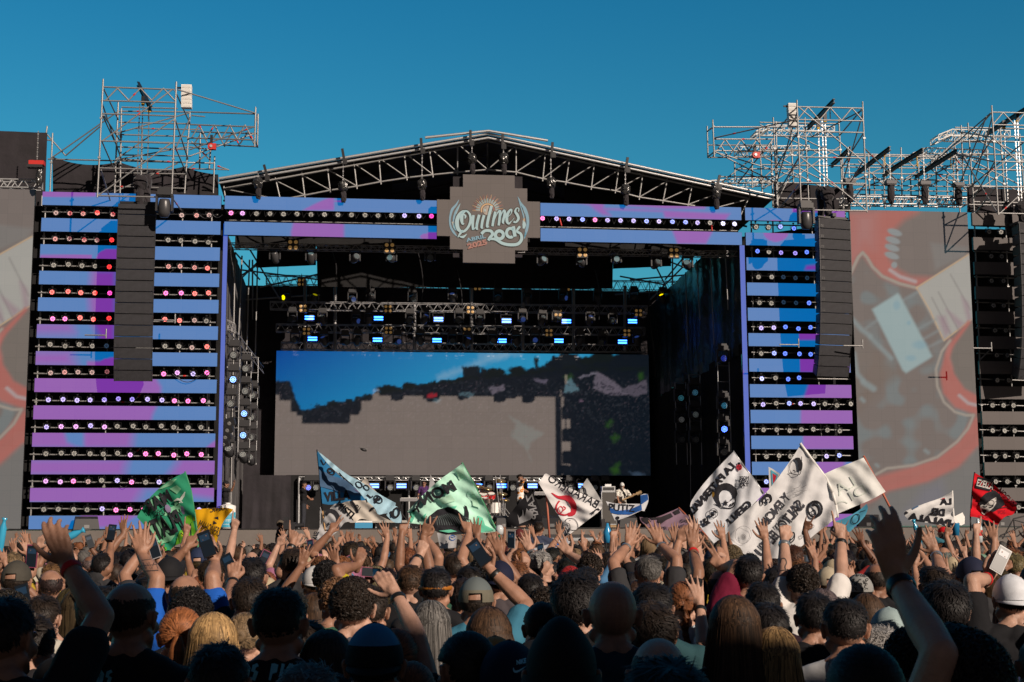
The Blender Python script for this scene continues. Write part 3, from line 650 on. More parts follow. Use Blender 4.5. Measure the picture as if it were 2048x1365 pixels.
gable(.55, True)
gable(2.4, False, True)

# ================================================================== scaffold
_jit = random.Random(5)
CL = MB()
_clm = MB().box((0,0,0), (.09,.09,.06), WR).mesh('coupler', M['steel'])
def clamps(t, p, q, step=1.5):
    n_ = int((Vector(q)-Vector(p)).length/step)
    for k in range(1, n_+1): link('coupler', _clm, t, mtx=Matrix.Translation(Vector(p).lerp(Vector(q), k/(n_+1))))
def scaffold(label, tubes, loc):
    t = thing('scaffold_tower', label, 'scaffold', loc)
    for nm, x1, y1, o1, x2, y2, o2 in tubes:
        p, q = X(x1, y1, o1), X(x2, y2, o2); tube_obj(nm, p, q, {'upright': .030, 'ledger': .027, 'brace': .025}[nm], t)
        if nm == 'upright': clamps(t, p, q)
        if nm != 'upright' and _jit.random() < .22:
            k = _jit.uniform(.1, .9); c = p.lerp(q, k); e = (q-p).normalized(); tube_obj('coloured_band', c-e*.05, c+e*.05, .031, t, 'red')
    return t
def lattice(label, x1, y1, x2, y2, h, o, n_, m='alu', name='lattice_truss', dd=.3, r=.02, cat='truss', deep=False):
    """box truss between two pixel points (top chord), h = pixel depth"""
    a0, a1, b0, b1 = X(x1, y1, o), X(x2, y2, o), X(x1, y1+h, o), X(x2, y2+h, o)
    t = thing(name, label, cat, (a0+b1)/2)
    dv = -WN*dd
    for p, q in ((a0, a1), (b0, b1)):
        tube_obj('chord', p, q, r, t, m); tube_obj('chord', p+dv, q+dv, r, t, m)
    mb = MB()
    for k in range(n_):
        u0, u1 = k/n_, (k+1)/n_; um = (u0+u1)/2
        for sft in (Vector((0,0,0)), dv):
            mb.tube(b0.lerp(b1, u0)+sft, a0.lerp(a1, um)+sft, r*.6, 5); mb.tube(a0.lerp(a1, um)+sft, b0.lerp(b1, u1)+sft, r*.6, 5)
        mb.tube(a0.lerp(a1, u0), a0.lerp(a1, um)+dv, r*.6, 5); mb.tube(b0.lerp(b1, u0), b0.lerp(b1, um)+dv, r*.6, 5)
    for e, g_ in ((a0, b0), (a1, b1)): mb.tube(e, g_, r*.8, 5); mb.tube(e+dv, g_+dv, r*.8, 5); mb.tube(e, e+dv, r*.8, 5); mb.tube(g_, g_+dv, r*.8, 5)
    mb.build('lacing', M[m], t); return t
Z1 = lambda u, v: (u/3.657, 130+v/3.657)
def T1(nm, u1, v1, o1, u2, v2, o2): return (nm, *Z1(u1, v1), o1, *Z1(u2, v2), o2)
L = []
of, om, ob = -1.9, .9, 2.9
for a in [(755,105,712,970),(1290,125,1255,975)]: L.append(T1('upright', a[0], a[1], of, a[2], a[3], of))
for a in [(755,162,1275,182),(745,262,1280,277),(750,358,1275,375),(740,557,1270,575),(725,755,1260,770),(715,958,1255,970)]: L.append(T1('ledger', a[0], a[1], of, a[2], a[3], of))
for a in [(1255,185,745,560),(1255,570,720,955)]: L.append(T1('brace', a[0], a[1], of, a[2], a[3], of))
for k in range(6): 
    u0 = 775+k*84; L.append(T1('brace', u0, 258 if k % 2 == 0 else 172, of, u0+84, 172 if k % 2 == 0 else 262, of))
for a in [(865,275,838,940),(1390,340,1350,940),(888,320,878,940),(1040,440,1030,940)]: L.append(T1('upright', a[0], a[1], om, a[2], a[3], om))
for a in [(870,340,1390,345),(870,420,1380,432),(860,510,1375,525),(850,600,1370,620),(850,690,1370,715),(840,790,1365,800),(835,890,1360,905)]: L.append(T1('ledger', a[0], a[1], om, a[2], a[3], om))
for a in [(890,310,1300,320),(985,465,1480,475),(880,560,1440,575),(880,660,1400,668)]: L.append(T1('ledger', a[0], a[1], ob, a[2], a[3], ob))
for a in [(860,500,1390,350),(850,690,1270,400),(1370,600,880,690),(840,930,1300,720)]: L.append(T1('brace', a[0], a[1], om, a[2], a[3], om))
for (fu, fv), (bu, bv) in [((755,170),(865,400)),((750,370),(858,600)),((745,560),(850,800)),((740,770),(835,1090)),((1280,190),(1390,430)),((1275,380),(1375,690)),((1270,575),(1365,800)),((1258,970),(1350,1100)),((740,262),(890,700)),((760,370),(880,560)),((1290,600),(1395,380))]:
    L.append(T1('brace', fu, fv, of, bu, bv, om))
for a in [(1870,310,1862,600),(1888,360,1882,605)]: L.append(T1('upright', a[0], a[1], .4 if a[0] < 1880 else 1.4, a[2], a[3], .4 if a[0] < 1880 else 1.4))
L += [T1('ledger',1385,345,om,1870,360,.4), T1('brace',1300,182,of,1870,355,.4), T1('ledger',1385,437,om,1865,455,.4), T1('ledger',1375,535,om,1865,550,.4), T1('ledger',1400,490,ob,1885,503,1.4), T1('ledger',1400,575,ob,1885,600,1.4),
      T1('brace',1385,622,om,1855,455,.4), T1('brace',1390,667,om,1865,502,1.4), T1('brace',1862,452,.4,1885,360,1.4), T1('ledger',1865,550,.4,1885,603,1.4)]
for k in range(8):
    u0 = 1400+k*56; L.append(T1('brace', u0, 538 if k % 2 == 0 else 440, om-.06*k, u0+56, 440 if k % 2 == 0 else 546, om-.06*(k+1)))
    L.append(T1('brace', u0+20, 578 if k % 2 == 0 else 492, ob-.18*k, u0+76, 494 if k % 2 == 0 else 598, ob-.18*(k+1)))
for a in [(1570,670,1560,940),(385,500,365,930),(345,450,330,560),(1540,620,1530,760),(1465,500,1460,760)]: L.append(T1('upright', a[0], a[1], 1.6, a[2], a[3], 1.6))
L += [T1('ledger',350,690,1.6,1370,715,1.2), T1('ledger',1370,715,1.2,1570,720,1.6), T1('brace',365,690,1.6,865,340,om), T1('brace',480,665,1.6,745,440,om), T1('brace',345,510,1.6,480,665,1.6), T1('ledger',345,550,1.6,390,555,1.6), T1('ledger',1385,600,ob,1540,620,ob), T1('ledger',1385,760,ob,1580,765,ob),
      T1('brace',1400,560,ob,1540,700,ob), T1('brace',1380,760,ob,1530,640,ob), T1('ledger',1590,740,1.6,1675,770,1.6), T1('brace',1400,370,ob,1500,380,ob), T1('brace',1590,765,1.6,1675,768,1.6)]
scaffold('silver scaffold tower cantilevered over the left speaker array', L, X(275, 390, 0))
# standards behind the left LED tower
L = []
for x0, x1, o in [(92,60,.35),(222,206,.4),(366,351,.4),(424,414,.4),(84,56,.9),(228,214,1.3)]: L.append(('upright', x0, 392, o, x1, 1060, o))
for i in range(12):
    y = 424+53.9*i; xl = 90-2.7*i; L.append(('ledger', xl-6, y, .32, 436-1.2*i, y+6, .32))
L += [('brace', 335, 1060, .5, 430, 1000, .5), ('brace',262,912,.5,292,888,.5), ('brace',255,815,.5,285,785,.5),('brace',330,720,.5,372,690,.5),('brace',332,630,.5,352,605,.5),('brace',340,545,.5,360,530,.5),('brace',255,1045,.5,285,1012,.5)]
scaffold('scaffold frame carrying the LED strips of the left tower', L, W(-13.3, .4, 2.2))
L = []
for x0, x1, o in [(1502,1514,.35),(1545,1560,.5),(1622,1650,.5),(1690,1704,.9)]: L.append(('upright', x0, 420, o, x1, 1052, o))
for i in range(12): L.append(('ledger', 1500+.6*i, 450+51*i, .32, 1695+i, 453+51*i, .32))
L += [('brace',1655,820,.5,1690,790,.5), ('brace',1560,560,.9,1640,470,.9)]
scaffold('scaffold frame carrying the LED strips of the right tower', L, W(10.5, .4, 2.2))
L = []
for x0, x1, o in [(1948,1972,.35),(2010,2034,.5)]: L.append(('upright', x0, 420, o, x1, 1052, o))
for i in range(12): L.append(('ledger', 1946+1.6*i, 452+51*i, .32, 2090, 457+51*i, .32))
L += [('brace',1960,720,.3,1990,690,.3),('brace',1985,885,.3,2030,840,.3),('brace',1975,940,.3,2010,905,.3)]
scaffold('scaffold frame carrying the unlit LED strips at the right edge', L, W(18.6, .4, 2.2))
Z6 = lambda u, v: (1400+u/3.16, 180+v/3.16)
def T6(nm, u1, v1, o1, u2, v2, o2): return (nm, *Z6(u1, v1), o1, *Z6(u2, v2), o2)
def twin(front, label, loc, cant=True, seed=1):
    rr = random.Random(seed); (ax, ay, bx, by), (cx_, cy, dx, dy) = front; L = []
    lerp = lambda t: ((ax+(bx-ax)*t, ay+(by-ay)*t), (cx_+(dx-cx_)*t, cy+(dy-cy)*t))
    L += [T6('upright', ax, ay, of, bx, by, of), T6('upright', cx_, cy, of, dx, dy, of)]
    ts = [.06,.175,.28,.51,.74,.985]
    for t in ts:
        p, q_ = lerp(t); L.append(T6('ledger', *p, of, *q_, of))
    for k in range(6):
        p0, q0 = lerp(ts[0]); p1, q1 = lerp(ts[1]); u0, u1 = k/6, (k+1)/6
        A_ = (p0, q0, p1, q1) if k % 2 else (p1, q1, p0, q0)
        L.append(T6('brace', A_[0][0]+(A_[1][0]-A_[0][0])*u0, A_[0][1]+(A_[1][1]-A_[0][1])*u0, of, A_[2][0]+(A_[3][0]-A_[2][0])*u1, A_[2][1]+(A_[3][1]-A_[2][1])*u1, of))
    for oo in (om, ob+.6):
        sh = -150 if oo == om else -240; up_ = 110 if oo == om else 170
        for (x0, y0, x1, y1) in ((ax+sh, ay+up_, bx+sh, by), (cx_+sh, cy+up_, dx+sh, dy), (ax+sh+200, ay+up_, bx+sh+200, by)): L.append(T6('upright', x0, y0, oo, x1, y1, oo))
        for t in (.2,.32,.44,.58,.74,.88):
            p, q_ = lerp(t); L.append(T6('ledger', p[0]+sh, p[1], oo, q_[0]+sh, q_[1], oo))
        for t0, t1 in ((.22,.5),(.5,.8),(.8,.4)):
            p, _ = lerp(t0); _, q_ = lerp(t1); L.append(T6('brace', p[0]+sh, p[1], oo, q_[0]+sh, q_[1], oo))
    for t0, t1 in ((.06,.3),(.28,.6),(.51,.85),(.74,1.),(.1,.75)):
        p, q_ = lerp(t0); p2, q2 = lerp(t1)
        L += [T6('brace', *p, of, p2[0]-150, p2[1], om), T6('brace', *q_, of, q2[0]-150, q2[1], om)]
    return L
L = twin(((612,65,640,770),(1027,75,1055,775)), '', None)
L += [T6('brace',625,110,of,1050,470,of), T6('brace',640,430,of,1050,760,of), T6('brace',1025,130,of,700,300,om), T6('brace',1040,370,of,1260,590,1.6)]
L += [T6('upright',80,190,.4,90,425,.4), T6('upright',45,230,1.2,50,430,1.2), T6('upright',218,460,ob,222,590,ob), T6('upright',480,200,om,492,740,om), T6('upright',450,330,1.6,460,740,1.6), T6('upright',330,430,ob,330,620,ob)]
L += [T6('ledger',88,235,.4,545,235,om), T6('brace',90,305,.4,600,190,of), T6('ledger',92,312,.4,470,312,om), T6('ledger',95,385,.4,470,388,om), T6('ledger',50,350,1.2,440,350,ob), T6('ledger',50,428,1.2,440,425,ob), T6('brace',92,390,.4,500,600,om), T6('brace',100,395,.4,640,560,om), T6('brace',50,260,1.2,90,230,.4), T6('ledger',50,425,1.2,92,390,.4),
      T6('brace',220,500,ob,480,600,ob),T6('brace',130,590,ob,460,330,ob),T6('brace',240,590,ob,470,300,om),T6('ledger',130,550,ob,470,550,ob),T6('ledger',230,500,ob,620,500,ob),T6('brace',330,620,ob,600,380,ob),T6('brace',480,720,om,620,440,om),T6('ledger',120,590,ob,450,590,ob)]
for k in range(7):
    u0 = 110+k*50; L.append(T6('brace', u0, 383 if k % 2 == 0 else 314, .5, u0+50, 314 if k % 2 == 0 else 385, .55)); L.append(T6('brace', u0-30, 425 if k % 2 == 0 else 352, 1.4, u0+20, 352 if k % 2 == 0 else 425, 1.4))
scaffold('silver scaffold tower cantilevered over the right speaker array', L, X(1665, 420, 0))
L = []
for u in (900,1065,1160,1270,1380,1490,1600): L.append(T6('upright', u, 365 if u == 1270 else 400+_jit.uniform(-20,60), 1.8, u+8, 750, 1.8))
for u in (960,1100,1210,1330,1440,1560,1700): L.append(T6('upright', u, 540, 3.2, u+6, 740, 3.2))
for v in (405,415,470,488,525,560,600,630,660): L.append(T6('ledger', 900, v, 1.8 if v % 2 else 2.6, 1690, v+14, 1.8 if v % 2 else 2.6))
for k in range(8):
    u0 = 1040+k*78; L.append(T6('brace', u0, 486 if k % 2 == 0 else 408, 1.8, u0+78, 408 if k % 2 == 0 else 488, 1.8))
for a in [(1160,560,1410,370),(1270,590,1600,400),(1300,640,1680,420),(900,610,1270,440),(1380,440,1640,640),(960,640,1200,560),(1090,550,1260,640),(1430,620,1650,500),(1000,450,1160,600),(1500,460,1690,640),(1690,300,1300,560),(1640,300,1380,540)]: L.append(T6('brace', a[0], a[1], 2.4, a[2], a[3], 2.4))
scaffold('dense scaffold grid above the right side screen', L, X(1820, 410, 1.5))
L = twin(((1843,100,1885,790),(2260,110,2300,800)), '', None, seed=3)
L += [T6('brace',1840,145,of,1360,560,2.4), T6('brace',1810,170,of,1640,600,om), T6('brace',1850,300,of,2260,700,of), T6('brace',2048,330,of,1700,620,om), T6('brace',1885,790,of,2048,640,of), T6('upright',1650,225,om,1665,600,om), T6('ledger',1655,268,om,1850,300,of), T6('ledger',1590,400,om,1860,455,of), T6('ledger',1660,600,om,2048,620,om), T6('brace',1660,420,om,1880,780,of), T6('ledger',1700,725,om,2048,735,om)]
scaffold('silver scaffold tower at the right edge over the outer speaker array', L, X(2000, 420, 0))
for u0, v0, u1, v1, h, o, lab in [(1507,285,1590,252,34,3.4,'hip end of the white roof truss at the right'),(1590,250,1960,258,42,3.4,'white flat roof truss highest at the right'),(1345,400,1430,366,34,4.4,'lower hip end of a white roof truss at the right'),(1430,366,1820,382,34,4.4,'white roof truss behind the dense scaffold grid'),(355,262,430,222,22,4.0,'pale truss end behind the right scaffold tower'),(430,222,850,232,30,4.0,'pale truss behind the top of the right scaffold tower'),(250,360,690,352,30,4.4,'pale truss low behind the right scaffold tower'),(60,575,480,548,26,4.6,'pale truss just above the right end of the stage roof')]:
    lattice(lab, *Z6(u0, v0), *Z6(u1, v1), h/3.16, o, max(2, int(abs(u1-u0)/45)), 'white', dd=.8, r=.024)
lattice('silver box truss along the top of the right side screen', *Z6(905,672), *Z6(1685,682), 14, .2, 18, 'alu', dd=.4, r=.03)
lattice('silver box truss on top of the left side screen', -120, 356, 80, 360, 16, .1, 9, 'alu', dd=.4, r=.03)
# dark I-beams carrying the hoists
beams = [((276,168),(302,218),of-.1,1.2,'left scaffold tower'),((1615,257),(1668,202),of-.2,1.0,'right scaffold tower'),((1663,332),(1701,297),0,2,'scaffold beside the right tower'),((1709,351),(1780,297),-.4,2.4,'dense scaffold grid, left'),((1765,351),(1846,300),-.4,2.4,'dense scaffold grid, middle'),((1830,354),(1914,302),-.4,2.4,'dense scaffold grid, right'),((1974,268),(2062,212),of-.2,1.2,'outer right scaffold tower')]
for (x1, y1), (x2, y2), o1, o2, w_ in beams:
    p, q_ = X(x1, y1, o2), X(x2, y2, o1); d_ = (q_-p); R_ = d_.to_track_quat('X', 'Z').to_matrix(); t = thing('hoist_beam', f'black steel I-beam laid across the {w_}', 'steel beam', p)
    mb = MB(); c = (p+q_)/2; Ln = d_.length
    mb.box(c+R_@Vector((0,0,.07)), (Ln,.09,.022), R_); mb.box(c-R_@Vector((0,0,.07)), (Ln,.09,.022), R_); mb.box(c, (Ln,.02,.12), R_); mb.build('beam', M['black_metal'], t)
    tube_obj('sling', q_.lerp(p,.15)+UP*.1, q_.lerp(p,.15)-UP*.5, .02, t, 'rope' if 'grid' in w_ else 'black_metal')
# ================================================================== lamps: emission colour and strength ride on the object colour
def lamp_mat(name, base, k):
    m = bpy.data.materials.new(name); m.use_nodes = True; nt = m.node_tree; b = nt.nodes['Principled BSDF']
    b.inputs['Base Color'].default_value = (*base, 1); b.inputs['Roughness'].default_value = .3
    o = nd(nt, 'ShaderNodeObjectInfo'); ml = nd(nt, 'ShaderNodeMath', operation='MULTIPLY'); ml.inputs[1].default_value = k
    nt.links.new(o.outputs['Color'], b.inputs['Emission Color']); nt.links.new(o.outputs['Alpha'], ml.inputs[0]); nt.links.new(ml.outputs[0], b.inputs['Emission Strength'])
    return m
LEDM = lamp_mat('led_emitters', (.42,.42,.40), 1.)
GLASS = mat('lens_glass', (.02,.03,.035), .08, spec=1.)
RX90 = Matrix.Rotation(math.pi/2, 4, 'X')
def face_m(p, R=None): return Matrix.Translation(p) @ (R or WR).to_4x4()
# small LED par: faces local -Y
mb = MB(); mb.lathe([(.02,-.16),(.085,-.15),(.10,-.08),(.105,0),(.095,.012),(.09,.0)], RX90, 14); PAR_H = mb.mesh('housing', M['plastic'], True)
mb = MB(); mb.lathe([(.0,.002),(.09,.002)], RX90, 14)
PAR_L0 = mb.mesh('lens', GLASS)
mb = MB()
for k in range(7):
    a = 2*math.pi*k/7; b = a+.35; r0, r1 = .030, .078
    pts = [(r0*math.cos(a-.1), r0*math.sin(a-.1)), (r1*math.cos(a-.12), r1*math.sin(a-.12)), ((r1+.006)*math.cos(b), (r1+.006)*math.sin(b)), (r1*.85*math.cos(b+.3), r1*.85*math.sin(b+.3)), (r0*1.2*math.cos(b+.1), r0*1.2*math.sin(b+.1))]
    mb.add([(x, -.008, z) for x, z in pts], [(0,1,2,3,4)])
mb.add([(.015*math.cos(2*math.pi*k/6), -.008, .015*math.sin(2*math.pi*k/6)) for k in range(6)], [tuple(range(6))])
PAR_E = mb.mesh('emitters', LEDM)
mb = MB(); mb.path([(-.12,.06,-.02),(-.12,.07,.13),(.12,.07,.13),(.12,.06,-.02)], .008, 5); mb.tube((0,.07,.13),(0,.07,.2),.012,6); mb.box((0,.07,.2),(.06,.05,.05)); PAR_Y = mb.mesh('yoke', M['black_metal'])
CODE = {'w': ((1,1,1), 0.), 'p': ((1,.3,.33), .35), 'r': ((1,.12,.14), .7), 'R': ((1,.03,.03), 2.6), 'M': ((1,.06,.42), 2.6), 'm': ((.85,.25,.95), 1.4), 'v': ((.42,.32,1), 1.5), 'b': ((.12,.22,1), 2.2), 'd': ((.02,.15,.35), .25)}
CN = {'w': 'unlit', 'p': 'pale pink', 'r': 'pale red', 'R': 'bright red', 'M': 'magenta', 'm': 'pinkish violet', 'v': 'violet', 'b': 'blue', 'd': 'dim blue'}
def par(p, code, label, group):
    t = thing('spotlight', label, 'spotlight', (0,0,0), group); t.matrix_basis = face_m(p)
    R = Matrix.Rotation(random.uniform(-.12,.12), 4, 'Z') @ Matrix.Rotation(random.uniform(-.1,.15), 4, 'X') @ Matrix.Rotation(random.uniform(-.3,.3), 4, 'Y')
    link('yoke', PAR_Y, t, world=False)
    for nm, me in (('housing', PAR_H), ('lens', PAR_L0), ('emitters', PAR_E)):
        o = link(nm, me, t, world=False, mtx=R)
        if nm == 'emitters': c, e = CODE[code]; o.color = (*c, e)
rowsL = ["prrRr---.prp","rprpR---wwww","wwwwR---rrrR","RRRRM---MMRR","MMRRR---RRpw","wwwwd---wwpR","prpppM--MmvM","vvvvvvvvvMMM","vmmvmwwwwwww","wwwwwwmMMMMM","mmMpwvMwvwww","wwwwvMMMwwwv"]
for i, r in enumerate(rowsL):
    zc = 13.84-.93*i-.47-.235; n_ = 0
    for j, c in enumerate(r):
        if c in '-.': continue
        n_ += 1; s = -15.88+.468*j+random.uniform(-.04,.04)
        if 8 <= j and i < 7: s += .08
        par(W(s, .05, zc+random.uniform(-.04,.03)), c, f'{CN[c]} LED spotlight, {ORD[n_-1]} from the left in the {ORD[i]} row of the left tower', 'spotlights on the left tower')
rowsR = ["wwbb","bwvvb","wwddd","wwddb","vvbbb","wbbbb","bwbb","vwbvvwww","wwwwwww","wwwwwvb","bwwvbww","wbwwvww"]
for i, r in enumerate(rowsR):
    zc = 13.84-.93*i-.47-.235
    for j, c in enumerate(r): par(W(9.05+.01*i+.46*j+random.uniform(-.04,.04), .05, zc+random.uniform(-.04,.03)), c, f'{CN[c]} LED spotlight, {ORD[j]} from the left in the {ORD[i]} row of the right tower', 'spotlights on the right tower')
for i in range(12):
    for j in range(3 if i > 6 else 2): par(W(17.75+.42*j+(.25 if i < 7 else 0)+random.uniform(-.03,.03), .05, 13.84-.93*i-.7), 'w', f'unlit LED spotlight, {ORD[j]} from the left in the {ORD[i]} row at the right edge', 'spotlights of the right edge tower')
for xs, cs, y0, y1, side in (([462,485,513,540,567,594,622,649,676,703,730,756,783,809,838,863], "MmwwwwwwwwwwwvvM", 427, 433, 'left'), ([1085,1113,1138,1165,1190,1215,1241,1267,1293,1318,1345,1371,1395,1420,1446,1469], "MvvbMvvvbvbbvwbb", 437, 448, 'right')):
    for j, (x, c) in enumerate(zip(xs, cs)):
        par(Wpx(x, y0+(y1-y0)*j/15+random.uniform(-.5,.5), .05), c, f'{CN[c]} LED spotlight in the header {side} of the logo, {ORD[j]} from the left', 'spotlights in the stage header')
for s0, s1, zz, nm in ((-10.1,-2.7,13.22,'left'),(1.05,8.4,13.22,'right')):
    t = thing('light_bar', f'steel pipe and cable holding the header spotlights {nm} of the logo', 'pipe', W(s0, .12, zz))
    tube_obj('pipe', W(s0,.14,zz+.17), W(s1,.14,zz+.17), .024, t); tube_obj('pipe', W(s0,.3,zz-.19), W(s1,.3,zz-.19), .02, t)
    mb = MB()
    for k in range(28):
        a = s0+(s1-s0)*k/28; mb.path([W(a,.1,zz+.15), W(a+.06,.02,zz-.02-random.random()*.1), W(a+.16,.1,zz+.1)], .006, 4)
    mb.build('cable', M['plastic'], t)

# strobe with two bright bars, moving heads, blinders, wash lights
mb = MB(); mb.box((0,.08,0),(.46,.16,.28)); mb.path([(-.25,.1,0),(-.25,.1,.28),(.25,.1,.28),(.25,.1,0)], .015, 5); mb.box((0,.1,.33),(.1,.08,.1)); ST_B = mb.mesh('housing', M['plastic'])
mb = MB(); mb.box((0,-.005,.055),(.40,.012,.062)); mb.box((0,-.005,-.055),(.40,.012,.062)); ST_E = mb.mesh('light_bars', LEDM)
def strobe(p, label, group, sc=1., on=5.):
    t = thing('strobe_light', label, 'strobe light', (0,0,0), group); t.matrix_basis = face_m(p) @ Matrix.Scale(sc, 4)
    link('housing', ST_B, t, world=False); o = link('light_bars', ST_E, t, world=False); o.color = (.03,.17,1.,on)
mb = MB(); mb.box((0,0,.36),(.34,.28,.14)); mb.box((0,0,.47),(.3,.1,.08)); MH_B = mb.mesh('base', M['plastic'])
mb = MB()
for sx in (-1, 1): mb.box((sx*.19,0,.10),(.05,.18,.42)); 
mb.box((0,0,.29),(.42,.2,.06)); MH_Y = mb.mesh('yoke', M['plastic'])
mb = MB(); mb.lathe([(.0,-.26),(.10,-.25),(.15,-.15),(.16,.0),(.14,.14),(.12,.2),(.115,.2),(.11,.17)], RX90, 14); MH_H = mb.mesh('head', mat('dark_grey_plastic', (.05,.05,.055), .35), True)
mb = MB(); mb.lathe([(0,.175),(.11,.175)], RX90, 14); MH_L = mb.mesh('lens', lamp_mat('mover_lens', (.05,.07,.08), 1.))
mb = MB()
for rr_, k_ in ((0,1),(.04,6),(.085,12)):
    for k in range(k_):
        a = 2*math.pi*k/k_; c = (rr_*math.cos(a), -.18, rr_*math.sin(a)); mb.add([(c[0]+.015*math.cos(q), c[1], c[2]+.015*math.sin(q)) for q in [2*math.pi*z/6 for z in range(6)]], [tuple(range(6))])
MH_E = mb.mesh('emitters', LEDM)
def mover(p, label, group, pitch=-.6, yaw=0., sc=1., color=(0,0,0,0), wash=False, up=False, tint=None):
    t = thing('moving_head_light', label, 'moving light', (0,0,0), group); t.matrix_basis = face_m(p) @ Matrix.Scale(sc, 4) @ (Matrix.Rotation(math.pi, 4, 'Y') if up else Matrix.Identity(4))
    link('base', MH_B, t, world=False); link('yoke', MH_Y, t, world=False)
    R = Matrix.Rotation(yaw, 4, 'Z') @ Matrix.Rotation(pitch, 4, 'X'); link('head', MH_H, t, world=False, mtx=R)
    l = link('lens', MH_L, t, world=False, mtx=R); l.color = color if not wash else (0,0,0,0)
    if wash: e = link('emitters', MH_E, t, world=False, mtx=R); e.color = color
mb = MB(); mb.box((0,.05,0),(.40,.1,.40)); mb.tube((0,.05,.2),(0,.05,.42),.015,6); BL_B = mb.mesh('housing', M['black_metal'])
mb = MB()
mb.lathe([(0,.004),(.05,.006),(.07,.0)], RX90, 12); BL_1 = mb.mesh('lamp', lamp_mat('blinder_lamp', (.5,.32,.14), 1.))
def blinder(p, label, sc=1.):
    t = thing('blinder_light', label, 'blinder light', (0,0,0), 'four-lamp blinders inside the stage'); t.matrix_basis = face_m(p) @ Matrix.Scale(sc, 4)
    link('housing', BL_B, t, world=False)
    for sx in (-1, 1):
        for sz in (-1, 1): o = link('lamp', BL_1, t, world=False, mtx=Matrix.Translation((sx*.1,-.004,sz*.1))); o.color = (.9,.5,.15,.12)
def rowtruss(label, x1, y1, x2, y2, h, o, n_, dd=.3): return lattice(label, x1, y1, x2, y2, h, o, n_, 'alu', 'lighting_truss', dd, .02)
M['truss_dk'] = mat('dark_alu', (.30,.30,.31), .45, .5)
def dktruss(label, x1, y1, x2, y2, h, o, n_): return lattice(label, x1, y1, x2, y2, h, o, n_, 'truss_dk', 'lighting_truss', .32, .018)
dktruss('front lighting truss just under the stage header', 455, 486, 1482, 503, 10, .75, 60)
dktruss('lighting truss crossing the sky gap below the roof, left half', 532, 550, 940, 558, 18, 7.9, 26)
dktruss('lighting truss crossing the sky gap below the roof, right half', 950, 558, 1372, 563, 18, 7.9, 26)
dktruss('lighting truss above the upper blue strobes', 540, 603, 1295, 612, 15, 6.6, 40)
dktruss('lighting truss between the two rows of blue strobes', 552, 648, 1290, 655, 15, 7.2, 40)
dktruss('lighting truss on top of the back screen', 562, 684, 1292, 690, 14, 8.0, 44)
for x, y0, y1 in ((610,560,702),(670,556,702),(829,560,702),(943,562,702),(1046,566,702),(1147,570,702),(1250,572,702)):
    tag(tube_obj('truss_mast', Wpx(x, y0, 7.6), Wpx(x, y1, 7.6), .07, None, 'truss_dk'), f'dark vertical mast behind the stage lights, {ORD[(610,670,829,943,1046,1147,1250).index(x)]} from the left', 'mast', 'masts between the lighting trusses')
for j, (x, y) in enumerate([(619,636),(757,637),(877,639),(1013,642),(1133,643),(1265,643)]): strobe(Wpx(x, y, 6.6), f'blue strobe light of the upper row above the back screen, {ORD[j]} from the left', 'blue strobes above the back screen', .9, 9)
for j, (x, y) in enumerate([(625,678),(755,680),(874,681),(1004,682),(1118,682),(1245,684)]): strobe(Wpx(x, y, 7.2), f'blue strobe light of the lower row above the back screen, {ORD[j]} from the left', 'blue strobes above the back screen', .9, 9)
for j, (x, y) in enumerate([(586,490),(779,496),(1165,505),(1348,506)]): blinder(Wpx(x, y, .6), f'four-lamp blinder on the front truss, {ORD[j]} from the left')
for j, (x, y, o) in enumerate([(603,565,7.6),(778,568,7.6),(955,574,7.6),(1133,575,7.6),(606,617,6.3),(776,618,6.3),(941,620,6.3),(1116,626,6.3),(1277,626,6.3),(613,663,6.9),(777,661,6.9),(934,663,6.9),(1098,666,6.9),(1254,666,6.9)]):
    blinder(Wpx(x, y, o), f'four-lamp blinder inside the stage on the {"sky gap truss" if j < 4 else "truss above the upper strobes" if j < 9 else "truss between the strobe rows"}, {ORD[j if j < 4 else j-4 if j < 9 else j-9]} from the left', .85)
for j, (x, y, pt) in enumerate([(550,514,-1.0),(622,516,-.9),(710,517,-.3),(783,517,.0),(860,516,.1),(1084,522,-.3),(1163,525,-.3),(1232,520,.0),(1312,528,-.4),(1375,530,-.4)]):
    mover(Wpx(x, y, .9), f'moving head light hanging below the header, {ORD[j]} from the left', 'moving heads under the header', pitch=pt, yaw=(j % 3-1)*.4, sc=.95, color=(.25,.4,.4,.3 if j % 2 else 0))
k = 0
for y, o, xs in ((597,7.4,[572,628,705,741,825,905,996,1055,1127,1196,1268,1325]),(640,6.4,[585,645,712,738,820,850,918,960,1045,1085,1113,1180,1225]),(682,7.0,[590,648,690,715,795,840,905,935,985,1032,1070,1160,1205,1275])):
    for j, x in enumerate(xs):
        k += 1; lit = {572:(.9,.8,.0,1.5), 628:(.5,.45,.0,.5), 1325:(.9,.7,.0,1.5)}.get(x, (.05,.12,.5,.25 if k % 3 == 0 else 0))
        mover(Wpx(x, y+(j*7 % 5)-2, o), f'dark moving head on the {"top" if y < 600 else "middle" if y < 650 else "low"} stage truss, {ORD[j]} from the left', 'dark moving heads inside the stage', pitch=(-.9 if j % 2 else .2), yaw=random.uniform(-.8,.8), sc=.92, color=lit)
